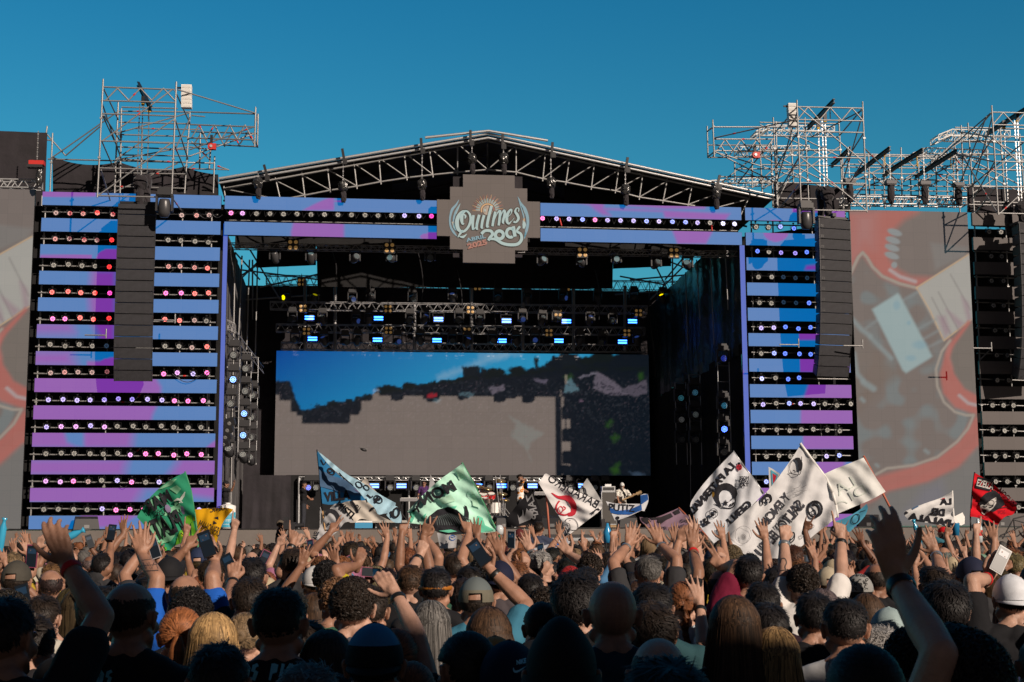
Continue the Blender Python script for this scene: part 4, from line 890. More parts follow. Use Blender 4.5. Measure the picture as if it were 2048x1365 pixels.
# hanging ladders of wash lights at both sides
def ladder(label, items, x0, y0, y1, o, w_=.22):
    t = thing('light_ladder', label, 'ladder', Wpx(x0, y0, o)); a, b = Wpx(x0, y0, o), Wpx(x0, y1, o); b = Vector((a.x, a.y, b.z))
    for sx in (-1, 1): tube_obj('rail', a+WS*sx*w_, b+WS*sx*w_, .018, t, 'alu' if items else 'black_metal')
    for i in range(int((a.z-b.z)/.6)): tube_obj('rung', a-UP*.6*i-WS*w_, a-UP*.6*i+WS*w_, .014, t, 'truss_dk')
    return t
ladder('hanging light ladder nearest the left column of the stage', 1, 468, 690, 905, 1.9); ladder('second hanging light ladder inside the left of the stage', 1, 491, 705, 925, 3.9); ladder('third hanging light ladder inside the left of the stage', 1, 505, 715, 930, 5.6)
for j, (x, y, o, e) in enumerate([(469,711,1.9,0),(468,760,1.9,8),(463,808,1.9,0),(458,903,1.9,-1),(493,738,3.9,0),(492,783,3.9,0),(490,828,3.9,6),(488,871,3.9,6),(487,915,3.9,-1),(506,791,5.6,0),(504,835,5.6,0),(503,875,5.6,0),(501,920,5.6,-1)]):
    c = (.12,.3,1,e) if e > 0 else (.3,.33,.33,.15)
    mover(Wpx(x, y, o-.25), f'{"glowing blue" if e > 0 else "unlit"} wash light on the {"first" if j < 4 else "second" if j < 9 else "third"} ladder left of the stage, {ORD[j if j < 4 else j-4 if j < 9 else j-9]} from the top', 'wash lights on the left ladders', pitch=.05 if e >= 0 else -.5, yaw=-.1, sc=1.1, color=c, wash=True)
ladder('hanging light ladder farthest inside the right of the stage', 1, 1361, 765, 930, 5.6); ladder('middle hanging light ladder inside the right of the stage', 1, 1389, 750, 930, 4.0); ladder('hanging light ladder nearest the right column of the stage', 1, 1446, 700, 930, 1.4)
for j, (x, y, o, c) in enumerate([(1360,797,5.6,(.05,.3,.4,.5)),(1361,840,5.6,(.3,.3,.3,.25)),(1388,786,4.0,(.05,.25,.4,.5)),(1389,830,4.0,(.25,.3,.3,.25)),(1445,718,1.4,(.0,.05,.8,.7)),(1446,812,1.4,(.02,.35,.6,.6)),(1446,859,1.4,(.05,.12,1,12)),(1362,880,5.6,(0,0,0,0)),(1390,880,4.0,(0,0,0,0)),(1446,905,1.4,(0,0,0,0))]):
    mover(Wpx(x, y, o-.25), f'{"bright glowing blue" if c[3] > 5 else "dim"} wash light on the ladders right of the stage, {ORD[j]} counted from the back', 'wash lights on the right ladders', pitch=.05, sc=1.1, color=c, wash=True)
t = dktruss('dark lighting truss running back inside the left of the stage', 455, 640, 470, 648, 18, 1.6, 2)
for z_ in (0, 1):
    tube_obj('chord', Wpx(455, 642+z_*18, 1.4), Wpx(527, 735+z_*12, 7.2), .022, t, 'truss_dk')
for k in range(8):
    f0, f1 = k/8, (k+1)/8; p0, p1 = Wpx(455,642,1.4), Wpx(527,735,7.2); q0, q1 = Wpx(455,660,1.4), Wpx(527,747,7.2)
    tube_obj('lacing', p0.lerp(p1, f0), q0.lerp(q1, f1), .012, t, 'truss_dk')
for nm, o, x0, y0, x1, y1 in (('first',1.2,452,500,441,1050),('second',2.4,470,505,461,1040),('third',3.6,484,512,476,700),('fourth',5.2,499,520,493,700),('fifth',6.6,515,532,510,720)):
    tag(tube_obj('upright', Wpx(x0, y0, o), Wpx(x1, y1, o), .03, None), f'{nm} steel upright in front of the left side drape, counted from the column', 'upright', 'uprights along the left side drape')
for nm, x0, y0, x1, y1, o in (('first',1345,560,1343,820,7.8),('second',1371,545,1376,700,4.6),('third',1393,520,1400,640,3.2),('fourth',1420,505,1428,690,2.0),('fifth',1450,492,1456,620,1.0)):
    tag(tube_obj('upright', Wpx(x0, y0, o), Wpx(x1, y1, o), .022, None, 'truss_dk'), f'{nm} dark pipe in front of the satin drape, counted from the back', 'pipe', 'pipes along the satin drape')
# roof steel seen in the sky gaps at both rear corners
for side, pts in (('left', [(470,505,520,560),(480,540,640,560),(500,500,560,600),(520,575,640,548),(470,560,530,520),(490,600,640,590),(505,520,505,640),(540,500,480,560)]), ('right', [(1230,590,1420,575),(1300,510,1345,600),(1345,505,1345,640),(1260,560,1400,548),(1330,520,1430,560),(1300,600,1400,500),(1240,553,1330,570),(1380,500,1330,560)])):
    t = thing('rear_scaffold', f'dark scaffold tubes against the sky in the {side} rear corner of the stage', 'scaffold', Wpx(pts[0][0], pts[0][1], 9))
    for a in pts: tube_obj('tube', Wpx(a[0], a[1], 9.0), Wpx(a[2], a[3], 9.3), .035, t, 'truss_dk')

# ================================================================== speaker arrays
def cabinet_mesh(wd, h, dp):
    mb = MB(); mb.box((0, dp/2, 0), (wd, dp, h-.012), taper=(.72, .8), m=0)
    mb.box((0, -.018, 0), (wd-.03, .035, h-.035), m=1)
    for sx in (-1, 1): mb.box((sx*(wd/2-.01), -.008, 0), (.025, .07, h-.01), m=0)
    for a in (0, 1):
        for b in (0, 1): mb.box((-wd/2+.09+a*.06, -.038, -h/2+.07+b*.05), (.04,.006,.035), m=0)
    return mb.mesh('cabinet', [M['plastic'], M['grille']])
CABM = cabinet_mesh(1.26, .376, .62)
def array(label, p, yaw, n_=16, curve=None):
    t = thing('speaker_array', label, 'speaker array', (0,0,0)); B0 = face_m(p) @ Matrix.Rotation(yaw, 4, 'Z'); t.matrix_basis = B0
    pos = Vector((0,0,-.19)); ang = 0.
    fr = MB(); fr.box((0,.3,.05),(1.2,.5,.08)); fr.box((0,.3,.14),(.14,.7,.12)); fr.build('rigging_frame', M['black_metal']).parent = t
    for i in range(n_):
        link('cabinet', CABM, t, world=False, mtx=Matrix.Translation(pos) @ Matrix.Rotation(ang, 4, 'X'))
        da = curve[i] if curve else 0; v = Vector((0, 0, -.379)); a2 = ang+da
        pos = pos + Matrix.Rotation(ang, 3, 'X') @ v*.5 + Matrix.Rotation(a2, 3, 'X') @ v*.5; ang = a2
crv = [.0,.0,.0,0,0,.005,.005,.01,.012,.015,.02,.035,.045,.055,.07,.08]
pL = Wpx(275, 408, -1.3); array('tall black speaker array hanging in front of the left LED tower', pL, .0, 16, [c for c in crv])
pR = Wpx(1668, 438, -1.5); array('tall black speaker array hanging in front of the right LED tower', pR, .18, 15, [c*1.2+.006 for c in crv])
pR2 = Wpx(2066, 449, -1.5); array('black speaker array partly cut off by the right edge of the picture', pR2, .20, 15, [c*1.2+.006 for c in crv])
t = thing('small_speaker_array', 'small tilted black speaker array hanging inside the left of the stage', 'speaker array', Wpx(462, 840, 1.0))
for j in range(4):
    p = Wpx(459-j*4.0, 845+j*13.5, 1.0); mb = MB(); R_ = WR @ Matrix.Rotation(.35+j*.05, 3, 'X') @ Matrix.Rotation(-.28, 3, 'Y')
    mb.box(p, (.40,.34,.235), R_, 0); mb.lathe([(0,.18),(.07,.18),(.05,.19)], Matrix.Translation(p) @ R_.to_4x4() @ RX90, 10, 1); mb.build('cabinet', [M['plastic'], mat('horn_grey', (.2,.2,.2), .5)], t)
for nm, x, y, w_, n_, tilt, side in (('l',373.5,171,20,6,.0,'left'),('r',1584,208,19,6,-.05,'right')):
    o = -1.4; p0 = Wpx(x, y, o); t = thing('white_speaker_column', f'small white speaker column on top of the {side} scaffold tower', 'speaker column', p0)
    for j in range(n_):
        c = Wpx(x+tilt*40*j/6*-1.2, y+4+7.7*j, o); mb = MB(); mb.box(c, (.345,.26,.122), WR, 0); mb.box(c-WN*-.0+WN*.132, (.30,.012,.085), WR, 1); mb.build('cabinet', [M['white'], mat('pale_grille', (.6,.59,.56), .7)], t)
    mb = MB(); mb.box(p0+WS*-.22-UP*.1, (.2,.05,.05), WR); mb.build('bracket', M['black_metal'], t)

# ================================================================== chain hoists
def crumpled(name, p, w_, h_, seed, m='bag', parent=None, d_=None):
    mb = MB(); mb.ell((0,0,0), (w_/2, (d_ or w_)/2, h_/2), nu=18, nv=12); vs = []
    for v in mb.v:
        q_ = Vector(v); k = noise.noise(q_*4.5/max(w_,.2)+Vector((seed*5.1, 0, 0)))*.22+noise.noise(q_*11/max(w_,.2)+Vector((0, seed, 0)))*.10
        bx_ = Vector((max(-w_*.42, min(w_*.42, q_.x)), q_.y, max(-h_*.44, min(h_*.44, q_.z)))); vs.append(tuple(p+WR@(bx_*(1+k)*1.15)))
    mb.v = vs; return mb.build(name, M[m], parent, smooth=False)
def chainpath(p, q_, r=.02, step=.075):
    mb = MB(); n_ = max(2, int((q_-p).length/step)); d_ = (q_-p).normalized()
    for k in range(n_):
        a = p.lerp(q_, k/n_); mb.box(a, (.045,.02,.055) if k % 2 else (.02,.045,.055), WR)
    return mb
def hoist(label, x, y, o, top, wpx=22, hpx=22, sleeve=18, clamp=True):
    sc = (D0+o)/FPX; p = Wpx(x, y, o); t = thing('chain_hoist', label, 'chain hoist', p)
    crumpled('cover', p, wpx*sc*.85, hpx*sc, x*.013, 'bag', t)
    if sleeve: crumpled('sleeve', Wpx(x+1, y+hpx/2+sleeve/2, o), wpx*sc*.5, sleeve*sc*1.3, x*.031, 'cloth', t)
    tp = Wpx(top[0], top[1], o); chainpath(Vector((p.x, p.y, p.z)), Vector((p.x, p.y, tp.z)), ).build('chain', M['truss_dk'], t)
    if clamp:
        mb = MB(); mb.box(tp, (.09,.1,.55), WR @ Matrix.Rotation((x-976)*.0006, 3, 'Y')); mb.box(tp-UP*.2+WS*.05, (.16,.12,.2), WR); mb.build('beam_clamp', M['black_metal'], t)
for j, (x, y, tx, ty) in enumerate([(516,367,532,345),(686,373,687,313),(844,370,843,292),(944,318,941,276),(1007,318,1005,283),(1102,366,1104,300),(1251,380,1253,330),(1432,388,1436,365)]):
    hoist(f'black covered chain hoist under the roof edge, {ORD[j]} from the left', x, y, -.15, (tx, ty))
def tallhoist(side, xs, y0, y1, bag_y, o):
    for j, x in enumerate(xs):
        p0, p1 = Wpx(x, y0+j*14, o+.5*j), Wpx(x, bag_y, o+.5*j); p0 = Vector((p1.x, p1.y, p0.z))
        t = thing('chain_hoist', f'{["thicker","thinner"][j]} hoist chain with bagged motor above the {side} speaker array', 'chain hoist', p1)
        for dx in ((-.11, 0) if j == 0 else (0,)): mb = chainpath(p1+WS*dx, p0+WS*dx, step=.07); mb.build('chain', M['chain'], t)
        crumpled('cover', p1-UP*.05, .48 if j == 0 else .34, .5, x, 'cloth', t, .4); crumpled('sleeve', p1-UP*.55, .26, .8, x*2, 'cloth', t, .26)
        mb = MB(); mb.box(p0+UP*.1, (.12,.1,.25), WR); mb.box(p0-UP*.06, (.1,.08,.06), WR, 1); mb.build('hook_block', [M['black_metal'], M['rope']], t)
tallhoist('left', (281, 294), 206, 350, 362, -1.2); tallhoist('right', (1655, 1641), 240, 350, 385, -1.2); tallhoist('outer right', (2044, 2016), 240, 400, 415, -1.2)
for j, (x, y) in enumerate(((1699,363),(1781,366),(1849,367),(1916,370))):
    p = Wpx(x, y, .0); t = thing('chain_hoist', f'dark boxed hoist over the right side screen, {ORD[j]} from the left', 'chain hoist', p); mb = MB(); mb.box(p, (.40,.3,.13), WR); mb.box(p-UP*.07, (.34,.24,.05), WR); mb.build('motor', mat('grey_motor', (.10,.10,.11), .6), t)
    crumpled('sleeve', p-UP*.42, .24, .75, x, 'cloth', t, .24); chainpath(p, p+UP*1.35, step=.07).build('chain', M['steel'], t)
for x, y, o, lab in ((422.5,294,.6,'cantilever of the left scaffold tower'),(1510,311,.6,'cantilever of the right scaffold tower')):
    p = Wpx(x, y, o); t = thing('winch', f'red winch under the {lab}', 'winch', p); mb = MB(); mb.lathe([(0,-.09),(.12,-.09),(.13,0),(.12,.09),(0,.09)], Matrix.Translation(p) @ WR.to_4x4() @ RX90, 12); mb.box(p+WS*.12, (.1,.16,.22), WR); mb.build('drum', M['red'], t)
    mb = MB(); mb.tube(p-WN*-.0+WN*.1, p+WN*.12, .05, 10); mb.build('hub', M['alu'], t); mb = MB(); mb.box(p+UP*.28, (.09,.09,.3), WR); mb.build('hanger', M['black_metal'], t)
p = Wpx(74, 327, -.4); t = thing('chain_hoist', 'red and black hoist motor hanging above the left side screen', 'chain hoist', p)
mb = MB(); mb.box(p, (.5,.3,.14), WR); mb.build('motor', M['red'], t); mb = MB(); mb.box(p-UP*.12-WS*.05, (.52,.3,.1), WR); mb.build('cover', M['plastic'], t); chainpath(p, p+UP*1.2).build('chain', M['steel'], t); crumpled('sleeve', p-UP*.5+WS*.1, .24, .6, 3, 'bag', t, .24)
for x, y, lab in ((329,415,'left'),(1612,440,'right')):
    mover(Wpx(x, y, -1.9), f'big black moving head hanging beside the {lab} speaker array', 'moving heads beside the speaker arrays', pitch=-1.5, sc=1.35)
for x, y, o, lab in ((341,641,-1.0,'right of the left speaker array'),(203,671,-1.0,'left of the left speaker array'),(1589,690,-1.6,'left of the right speaker array'),(1717,692,-1.6,'right of the right speaker array'),(1975,697,-1.6,'left of the outer right speaker array')):
    p = Wpx(x, y, o); t = thing('scaffold_outrigger', f'short steel outrigger pipe {lab}', 'pipe', p); tube_obj('pipe', p-WS*.55, p+WS*.15, .024, t); tube_obj('pipe', p+WS*.15-UP*.1, p+WS*.15+UP*.22, .024, t)
# cables sagging out of the light rows
for i, (x, y, w_) in enumerate([(118,423,10),(400,431,22),(345,748,60),(425,430,20),(240,972,14),(380,742,40)]):
    mb = MB(); mb.path([Wpx(x+w_*k/8, y+w_*.28*math.sin(math.pi*k/8), -.1) for k in range(9)], .012, 5); tag(mb.build('cable', M['plastic']), f'thin black cable sagging in the left tower {["near the top left","near the top right","under the speaker array","beside the header","above the green flag","right of the speaker array"][i]}', 'cable')

# ================================================================== gear on the deck
DZ = DECK+.005
def dk(x, o, z=0.):              # deck position under pixel column x
    a = wsz(Wpx(x, 1000, o)); return W(a[0], o, DZ+z)
def wedge(label, x, o, w_=.75, yaw=0., sc=1.):
    p = dk(x, o); R_ = WR @ Matrix.Rotation(yaw, 3, 'Z'); t = thing('stage_monitor', label, 'monitor speaker', p); mb = MB(); h, d1, d2 = .45*sc, .55*sc, .22*sc
    v = [(-w_/2,-d1/2,0),(w_/2,-d1/2,0),(w_/2,d1/2,0),(-w_/2,d1/2,0),(-w_/2*.86,-d1/2+.02,h*.8),(w_/2*.86,-d1/2+.02,h*.8),(w_/2*.86,d1/2-d2*1.3,h),(-w_/2*.86,d1/2-d2*1.3,h),]
    mb.add([p+R_@Vector(a) for a in v], [(0,3,2,1),(0,1,5,4),(4,5,6,7),(1,2,6,5),(2,3,7,6),(3,0,4,7)]); mb.build('cabinet', M['plastic'], t)
    mb = MB(); a = [p+R_@Vector(q_) for q_ in ((-w_*.1,-d1/2-.006,.05),(w_*.1,-d1/2-.006,.05),(w_*.1,-d1/2-.006,.16),(-w_*.1,-d1/2-.006,.16))]; mb.add(a, [(0,1,2,3)]); mb.build('connector_plate', mat('dull_plate', (.18,.18,.18), .5), t)
wedge('black wedge monitor in front of the bottom LED strip on the left', 174, .0-.15, .85, .25); wedge('black wedge monitor at the foot of the right side screen', 1738, -.1, .75, -.5); wedge('black wedge monitor below the guitarist', 1254, .5, .68); wedge('black wedge monitor below the singer, left one', 1000, .6, .62, .4); wedge('black wedge monitor right of the singer', 1105, .5, .8, -.2); wedge('black wedge monitor under the red flag', 1993, -.1, .8, .2)
# bass stack
p = dk(1216, 4.5); sc = 54.8/2844
t = thing('bass_amplifier', 'tall bass amplifier with grey grille and silver frame behind the guitarist', 'amplifier', p)
w_, h_ = 31*sc, 66*sc; mb = MB(); mb.box(p+UP*(h_/2+.15), (w_, .4, h_), WR); mb.build('cabinet', M['plastic'], t)
mb = MB(); mb.box(p+UP*(h_/2+.15)+WN*.205, (w_-.08, .012, h_-.1), WR); mb.build('grille', mat('amp_grille', (.07,.065,.06), .8, bump=.002, bscale=300), t)
mb = MB(); c = p+UP*(h_/2+.15)+WN*.215
for dx, dz, a, b in ((0,h_/2-.02,w_,.03),(0,-h_/2+.02,w_,.03),(w_/2-.015,0,.03,h_),(-w_/2+.015,0,.03,h_)): mb.box(c+WS*dx+UP*dz, (a,.02,b), WR)
mb.build('frame', M['alu'], t); mb = MB(); mb.box(p+UP*(h_+.15+.10), (w_*.86,.34,.19), WR); mb.build('amp_head', M['alu'], t); mb = MB(); mb.box(p+UP*(h_+.15+.1)+WN*.174, (w_*.74,.01,.12), WR); mb.build('panel', M['plastic'], t); mb = MB(); mb.box(p+UP*.075, (w_,.4,.13), WR); mb.build('base', M['wood'], t)
tag(MB().box(p+UP*(h_+.15+.24), (.24,.2,.08), WR).build('towel', mat('white_towel', (.75,.75,.75), .9)), 'folded white towel on top of the bass amplifier', 'towel')
# risers
def riser(label, x0, x1, o, h, m='plastic'):
    a, b = dk(x0, o), dk(x1, o); t = thing('stage_riser', label, 'riser', a); c = (a+b)/2; L = (b-a).length
    mb = MB(); mb.box(c-WN*1.0+UP*(h-.05), (L, 2.0, .09), WR); mb.build('platform', mat('riser_edge', (.35,.33,.3), .6), t)
    for k in range(6):
        q_ = a.lerp(b, (k+.3)/5.6); mb = MB(); mb.box(q_+UP*(h/2+.03)-WN*.1, (.06,.06,h-.15), WR); mb.build('leg', M['black_metal'], t); mb = MB(); mb.lathe([(0,-.03),(.06,-.03),(.06,.03),(0,.03)], Matrix.Translation(q_+UP*.06-WN*.05) @ WR.to_4x4() @ Matrix.Rotation(math.pi/2,4,'Y'), 10); mb.build('wheel', M['alu'], t)
riser('rolling drum riser with pale edge behind the singer', 945, 1035, 4.6, .5); riser('rolling keyboard riser behind the blue flag', 700, 925, 5.2, .36)
# drum kit
dp = dk(993, 5.4, .5); t = thing('drum_kit', 'red drum kit with chrome stands behind the mint flag', 'drum kit', dp)
redl = mat('red_lacquer', (.55,.02,.02), .2, spec=.8); chrome = mat('chrome', (.8,.8,.82), .12, 1.); skin_d = mat('drum_head', (.75,.74,.7), .5); brass = mat('brass_cymbal', (.75,.55,.25), .25, .9)
def drum(nm, c, r, d_, ax, m_): 
    R_ = Vector(ax).to_track_quat('Z', 'Y').to_matrix().to_4x4(); mb = MB(); T_ = Matrix.Translation(c) @ R_
    mb.lathe([(r,-d_/2),(r,d_/2)], T_, 18, 0); mb.lathe([(0,d_/2-.01),(r*.97,d_/2-.01)], T_, 18, 1); mb.lathe([(0,-d_/2+.01),(r*.97,-d_/2+.01)], T_, 18, 1)
    for s_ in (-1, 1): mb.lathe([(r+.012,s_*d_/2-.012),(r+.012,s_*d_/2+.012),(r-.01,s_*d_/2+.012)], T_, 18, 2)
    for k in range(8):
        a = math.pi/4*k; q_ = Vector((math.cos(a)*(r+.012), math.sin(a)*(r+.012), 0)); mb.tube(T_@(q_+Vector((0,0,-d_/2))), T_@(q_+Vector((0,0,d_/2))), .008, 5, m=2)
    mb.build(nm, [m_, skin_d, chrome], t, smooth=False)
def at_(x, y, o=5.4): return Wpx(x, y, o)
drum('bass_drum', at_(965,1020,5.6), .28, .4, WN, M['white']); drum('tom', at_(967,993), .17, .22, (WN*.5+UP), redl); drum('tom', at_(983,992), .15, .2, (WN*.5+UP), redl); drum('tom', at_(967,1000,5.2), .18, .2, (WN*.3+UP), redl); drum('floor_tom', at_(990,1016,5.2), .2, .42, UP, M['white']); drum('snare', at_(976,1003,5.0), .17, .14, UP, chrome)
for x, y, r in ((1000,962,.24),(1004,988,.22),(975,978,.2),(954,972,.24),(1010,1000,.18)):
    c = at_(x, y); mb = MB(); mb.lathe([(0,.03),(.04,.025),(r,0),(.04,.02)], Matrix.Translation(c) @ Matrix.Rotation(.35,4,'X') @ Matrix.Rotation(.15,4,'Y'), 20); mb.build('cymbal', brass, t, True)
    b = Vector((c.x, c.y, DZ+.5)); tube_obj('stand', c, b+UP*.3, .013, t, 'alu')
    for k in range(3): a = k*2.09+x; tube_obj('stand_leg', b+UP*.32, b+Vector((.28*math.cos(a), .28*math.sin(a), .01)), .01, t, 'alu')
# keyboards
for x, y, w2, lab, o in ((818,1000,36,'left keyboard on a stand beside the purple-shirted player',4.2),(1082,988,30,'keyboard on a stand right of the singer',4.4)):
    c = Wpx(x, y, o); t = thing('keyboard', lab, 'keyboard', c); w_ = w2*(D0+o)/FPX; mb = MB(); mb.box(c, (w_,.4,.12), WR); mb.build('case', mat('grey_case', (.2,.2,.21), .5), t); mb = MB(); mb.box(c+UP*.065, (w_*.86,.16,.02), WR); mb.build('keys', M['white'], t)
    for sx in (-1, 1): tube_obj('stand_leg', c+WS*sx*w_*.4, Vector((c.x, c.y, DZ))+WS*sx*w_*.42, .02, t, 'black_metal'); tube_obj('stand_leg', c+WS*sx*w_*.4-UP*.5, Vector((c.x, c.y, DZ))-WS*sx*w_*.3, .015, t, 'black_metal')
# lights row under the back screen
lattice('pale truss of the floor light row under the back screen', 598, 954, 1136, 957, 6, 8.2, 40, 'alu', 'lighting_truss', .3, .02)
for x in (598, 818, 1136): tag(tube_obj('upright', Wpx(x, 956, 8.2), dk(x, 8.2), .045, None, 'alu'), f'pale upright carrying the low light row, {"left" if x < 700 else "middle" if x < 900 else "right"}', 'upright')
j = 0
for x in (748,803,955,1003,1065,1166): j += 1; strobe(Wpx(x, 972, 8.1), f'blue strobe in the low row under the back screen, {ORD[j-1]} from the left', 'blue strobes under the back screen', .95, 7)
for j, x in enumerate((617,632,780,832,930,978,1025,1100,1140,1189,1210)): mover(Wpx(x, 976, 8.0), f'{"glowing blue" if x == 617 else "dark"} wash light in the low row under the back screen, {ORD[j]} from the left', 'wash lights under the back screen', pitch=0, sc=1.0, color=(.05,.12,1,3) if x == 617 else (.25,.28,.28,.12), wash=True)
# odds and ends
def lathe_thing(name, label, cat, c, parts, n_=24):
    t = thing(name, label, cat, c)
    for nm, prof, m_ in parts: mb = MB(); mb.lathe(prof, Matrix.Translation(c), n_); mb.build(nm, m_, t, True)
    return t
c = dk(456, -.05); sc = 50/2844; r = 15.5*sc
lathe_thing('water_tank', 'white round water tank with a blue wave label left of the stage opening', 'tank', c, [('body', [(0,.0),(r,.0),(r,.78),(r*.96,.80),(r*.3,.86),(0,.86)], M['white']), ('lid', [(0,.90),(r*.3,.90),(r*.32,.85)], M['white'])])
d = Draw(); 
d.poly([(441,1037)]+spline([(441,1037),(450,1034),(460,1028),(471,1024)],4)+[(471.5,1055),(441,1055)], 0)
d.text('AQUAFONS', (448,1033), (469,1028), 4, 1, .02) if False else d.line(spline([(450,1031),(455,1029.5),(461,1031),(467,1027)],3), 1.2, 1)
for a, b, x1 in ((451,1040,461),(451,1042.5,459),(446,1049,466)): d.line([(a,b),(x1,b)], .8, 2)
def cylmap(c, r):
    def f(x, y):
        dd = ray(x, y); A_ = dd.x**2+dd.y**2; B2 = 2*(dd.x*(CAMP.x-c.x)+dd.y*(CAMP.y-c.y)); C2 = (CAMP.x-c.x)**2+(CAMP.y-c.y)**2-(r+.006)**2; q_ = B2*B2-4*A_*C2
        if q_ < 0: return None
        return CAMP+dd*((-B2-math.sqrt(q_))/(2*A_))
    return f
mb = MB(); d.into(mb, cylmap(c, r), 2); mb.build('label', [mat('tank_blue', (.06,.36,.50), .5), mat('tank_ink', (.12,.13,.14), .6), M['white']], [o for o in COL.objects if o.name.startswith('water_tank')][0])
c = Wpx(1916, 1040, -.9); t = thing('floodlight', 'pale rectangular floodlight on a thin stand at the stage edge', 'floodlight', c)
mb = MB(); v = [(-.12,0,.12),(.18,0,.26),(.26,0,.1),(.24,0,-.14),(.12,0,-.2),(-.12,0,-.14)]; mb.add([c+WR@Vector(a) for a in v]+[c+WR@(Vector(a)*.7+Vector((0,.2,0))) for a in v], [(0,1,2,3,4,5),(11,10,9,8,7,6)]+[(i,6+i,6+(i+1)%6,(i+1)%6) for i in range(6)]); mb.build('lamp_housing', M['white'], t)
tube_obj('stand', c-UP*.1, c-UP*.62-WS*.1, .015, t, 'black_metal'); tube_obj('stand_leg', c-UP*.35+WS*.02, c-UP*1.0-WS*.5, .014, t, 'black_metal'); tube_obj('stand_leg', c-UP*.35+WS*.02, c-UP*1.0+WS*.35, .014, t, 'black_metal')
a0 = Wpx(2027,1038,-3); t = thing('camera_crane', 'black triangular frame of a camera crane at the right edge', 'crane', a0)
for a, b in (((2027,1038),(2005,1078)),((2027,1038),(2031,1074)),((2027,1038),(2060,1030)),((2000,1072),(2060,1046)),((2027,1040),(2100,1060)),((1998,1074),(2035,1073)),((2035,1073),(2060,1054))): tube_obj('strut', Wpx(*a,-3), Wpx(*b,-3), .022, t, 'black_metal')
for x, y0, x2, y2, o, lab in ((1381,930,1381,1000,3.5,'tall dark stand right of the guitarist'),(1000,950,1012,1000,3,'boom microphone stand beside the drum kit'),(991,952,1003,1010,3,'second boom microphone stand beside the drum kit'),(640,1015,655,1050,2,'cable looped from the low stand by the roadie')):
    t = thing('microphone_stand', lab, 'stand', Wpx(x2, y2, o)); tube_obj('pole', Wpx(x, y0, o), dk(x2, o), .016, t, 'truss_dk'); b = dk(x2, o)
    for k in range(3): tube_obj('foot', b+UP*.02, b+Vector((.3*math.cos(k*2.1), .3*math.sin(k*2.1), .0)), .012, t, 'black_metal')
c = dk(728, 1.6); t = thing('equipment_case', 'low flight case with blue and white top beside the white flag', 'case', c); mb = MB(); mb.box(c+UP*.13, (.62,.5,.2), WR); mb.build('box', mat('case_blue', (.04,.25,.45), .5), t); mb = MB(); mb.box(c+UP*.26, (.60,.48,.05), WR); mb.build('lid', M['white'], t)
c = dk(655, 3.5); t = thing('equipment_case', 'dark flight case left of the blue flag pole', 'case', c); mb = MB(); mb.box(c+UP*.35, (.5,.5,.68), WR); mb.build('box', M['plastic'], t); mb = MB()
for sx in (-1,1): mb.box(c+UP*.35+WS*sx*.25+WN*.255, (.03,.02,.7), WR)
mb.build('edging', M['alu'], t)
t = thing('mixing_table', 'grey front table with small dark keyboard units below the singer', 'table', Wpx(1120,1080,-3.4)); a, b = Wpx(1045,1079,-3.4), Wpx(1192,1079,-3.4)
mb = MB(); mb.box((a+b)/2, ((b-a).length,.7,.09), WR); mb.build('table_top', mat('grey_table', (.32,.34,.36), .5), t)
for k in range(4): q_ = a.lerp(b, (k+.1)/3.2); tube_obj('leg', q_, Vector((q_.x, q_.y, 0)), .03, t, 'black_metal')
for x in (1060,1105,1150,1172): mb = MB(); mb.box(Wpx(x,1073,-3.4), (.45,.3,.12), WR); mb.build('device', M['plastic'], t)
t = thing('remote_camera', 'small black drone-like object flying in front of the back screen', 'drone', Wpx(727,900,2)); p = Wpx(727,900,2); mb = MB(); mb.ell(p, (.13,.1,.05), WR @ Matrix.Rotation(.35,3,'Y'), 10, 6); mb.build('hull', M['plastic'], t, True)
for dx in (-.1,.1): mb = MB(); mb.lathe([(0,.0),(.06,.0),(.06,.012)], Matrix.Translation(p+WS*dx+UP*(.05-dx*.35)), 12); mb.build('rotor_guard', mat('grey_plastic', (.2,.2,.2), .5), t)
t = thing('safety_sleeve', 'orange cable drop in the light row right of the logo', 'cable', Wpx(1122,440,.1)); tube_obj('strap', Wpx(1119,437,.1), Wpx(1123,452,.1), .03, t, 'red'); 
t = thing('safety_sleeve', 'orange cable drop in the light row near the right end of the header', 'cable', Wpx(1423,455,.1)); tube_obj('strap', Wpx(1423,451,.1), Wpx(1424,462,.1), .03, t, 'red')

for i, (x, y0, y1, o) in enumerate([(557,520,610,7.5),(663,500,560,4),(742,560,600,6),(915,540,650,6.5),(990,560,690,7),(1190,540,640,6.5),(1300,560,700,7.5),(836,505,600,5),(1080,580,690,7)]):
    a, b = Wpx(x, y0, o), Wpx(x+8, y1, o); mb = MB(); mb.path([a.lerp(b, k/8)+WS*(.10*math.sin(math.pi*k/8)*(1 if i % 2 else -1)) for k in range(9)], .02, 5); tag(mb.build('cable', M['plastic']), f'dark cable bundle hanging between the stage trusses, {ORD[i]} of the loose ones', 'cable', 'cables hanging inside the stage')
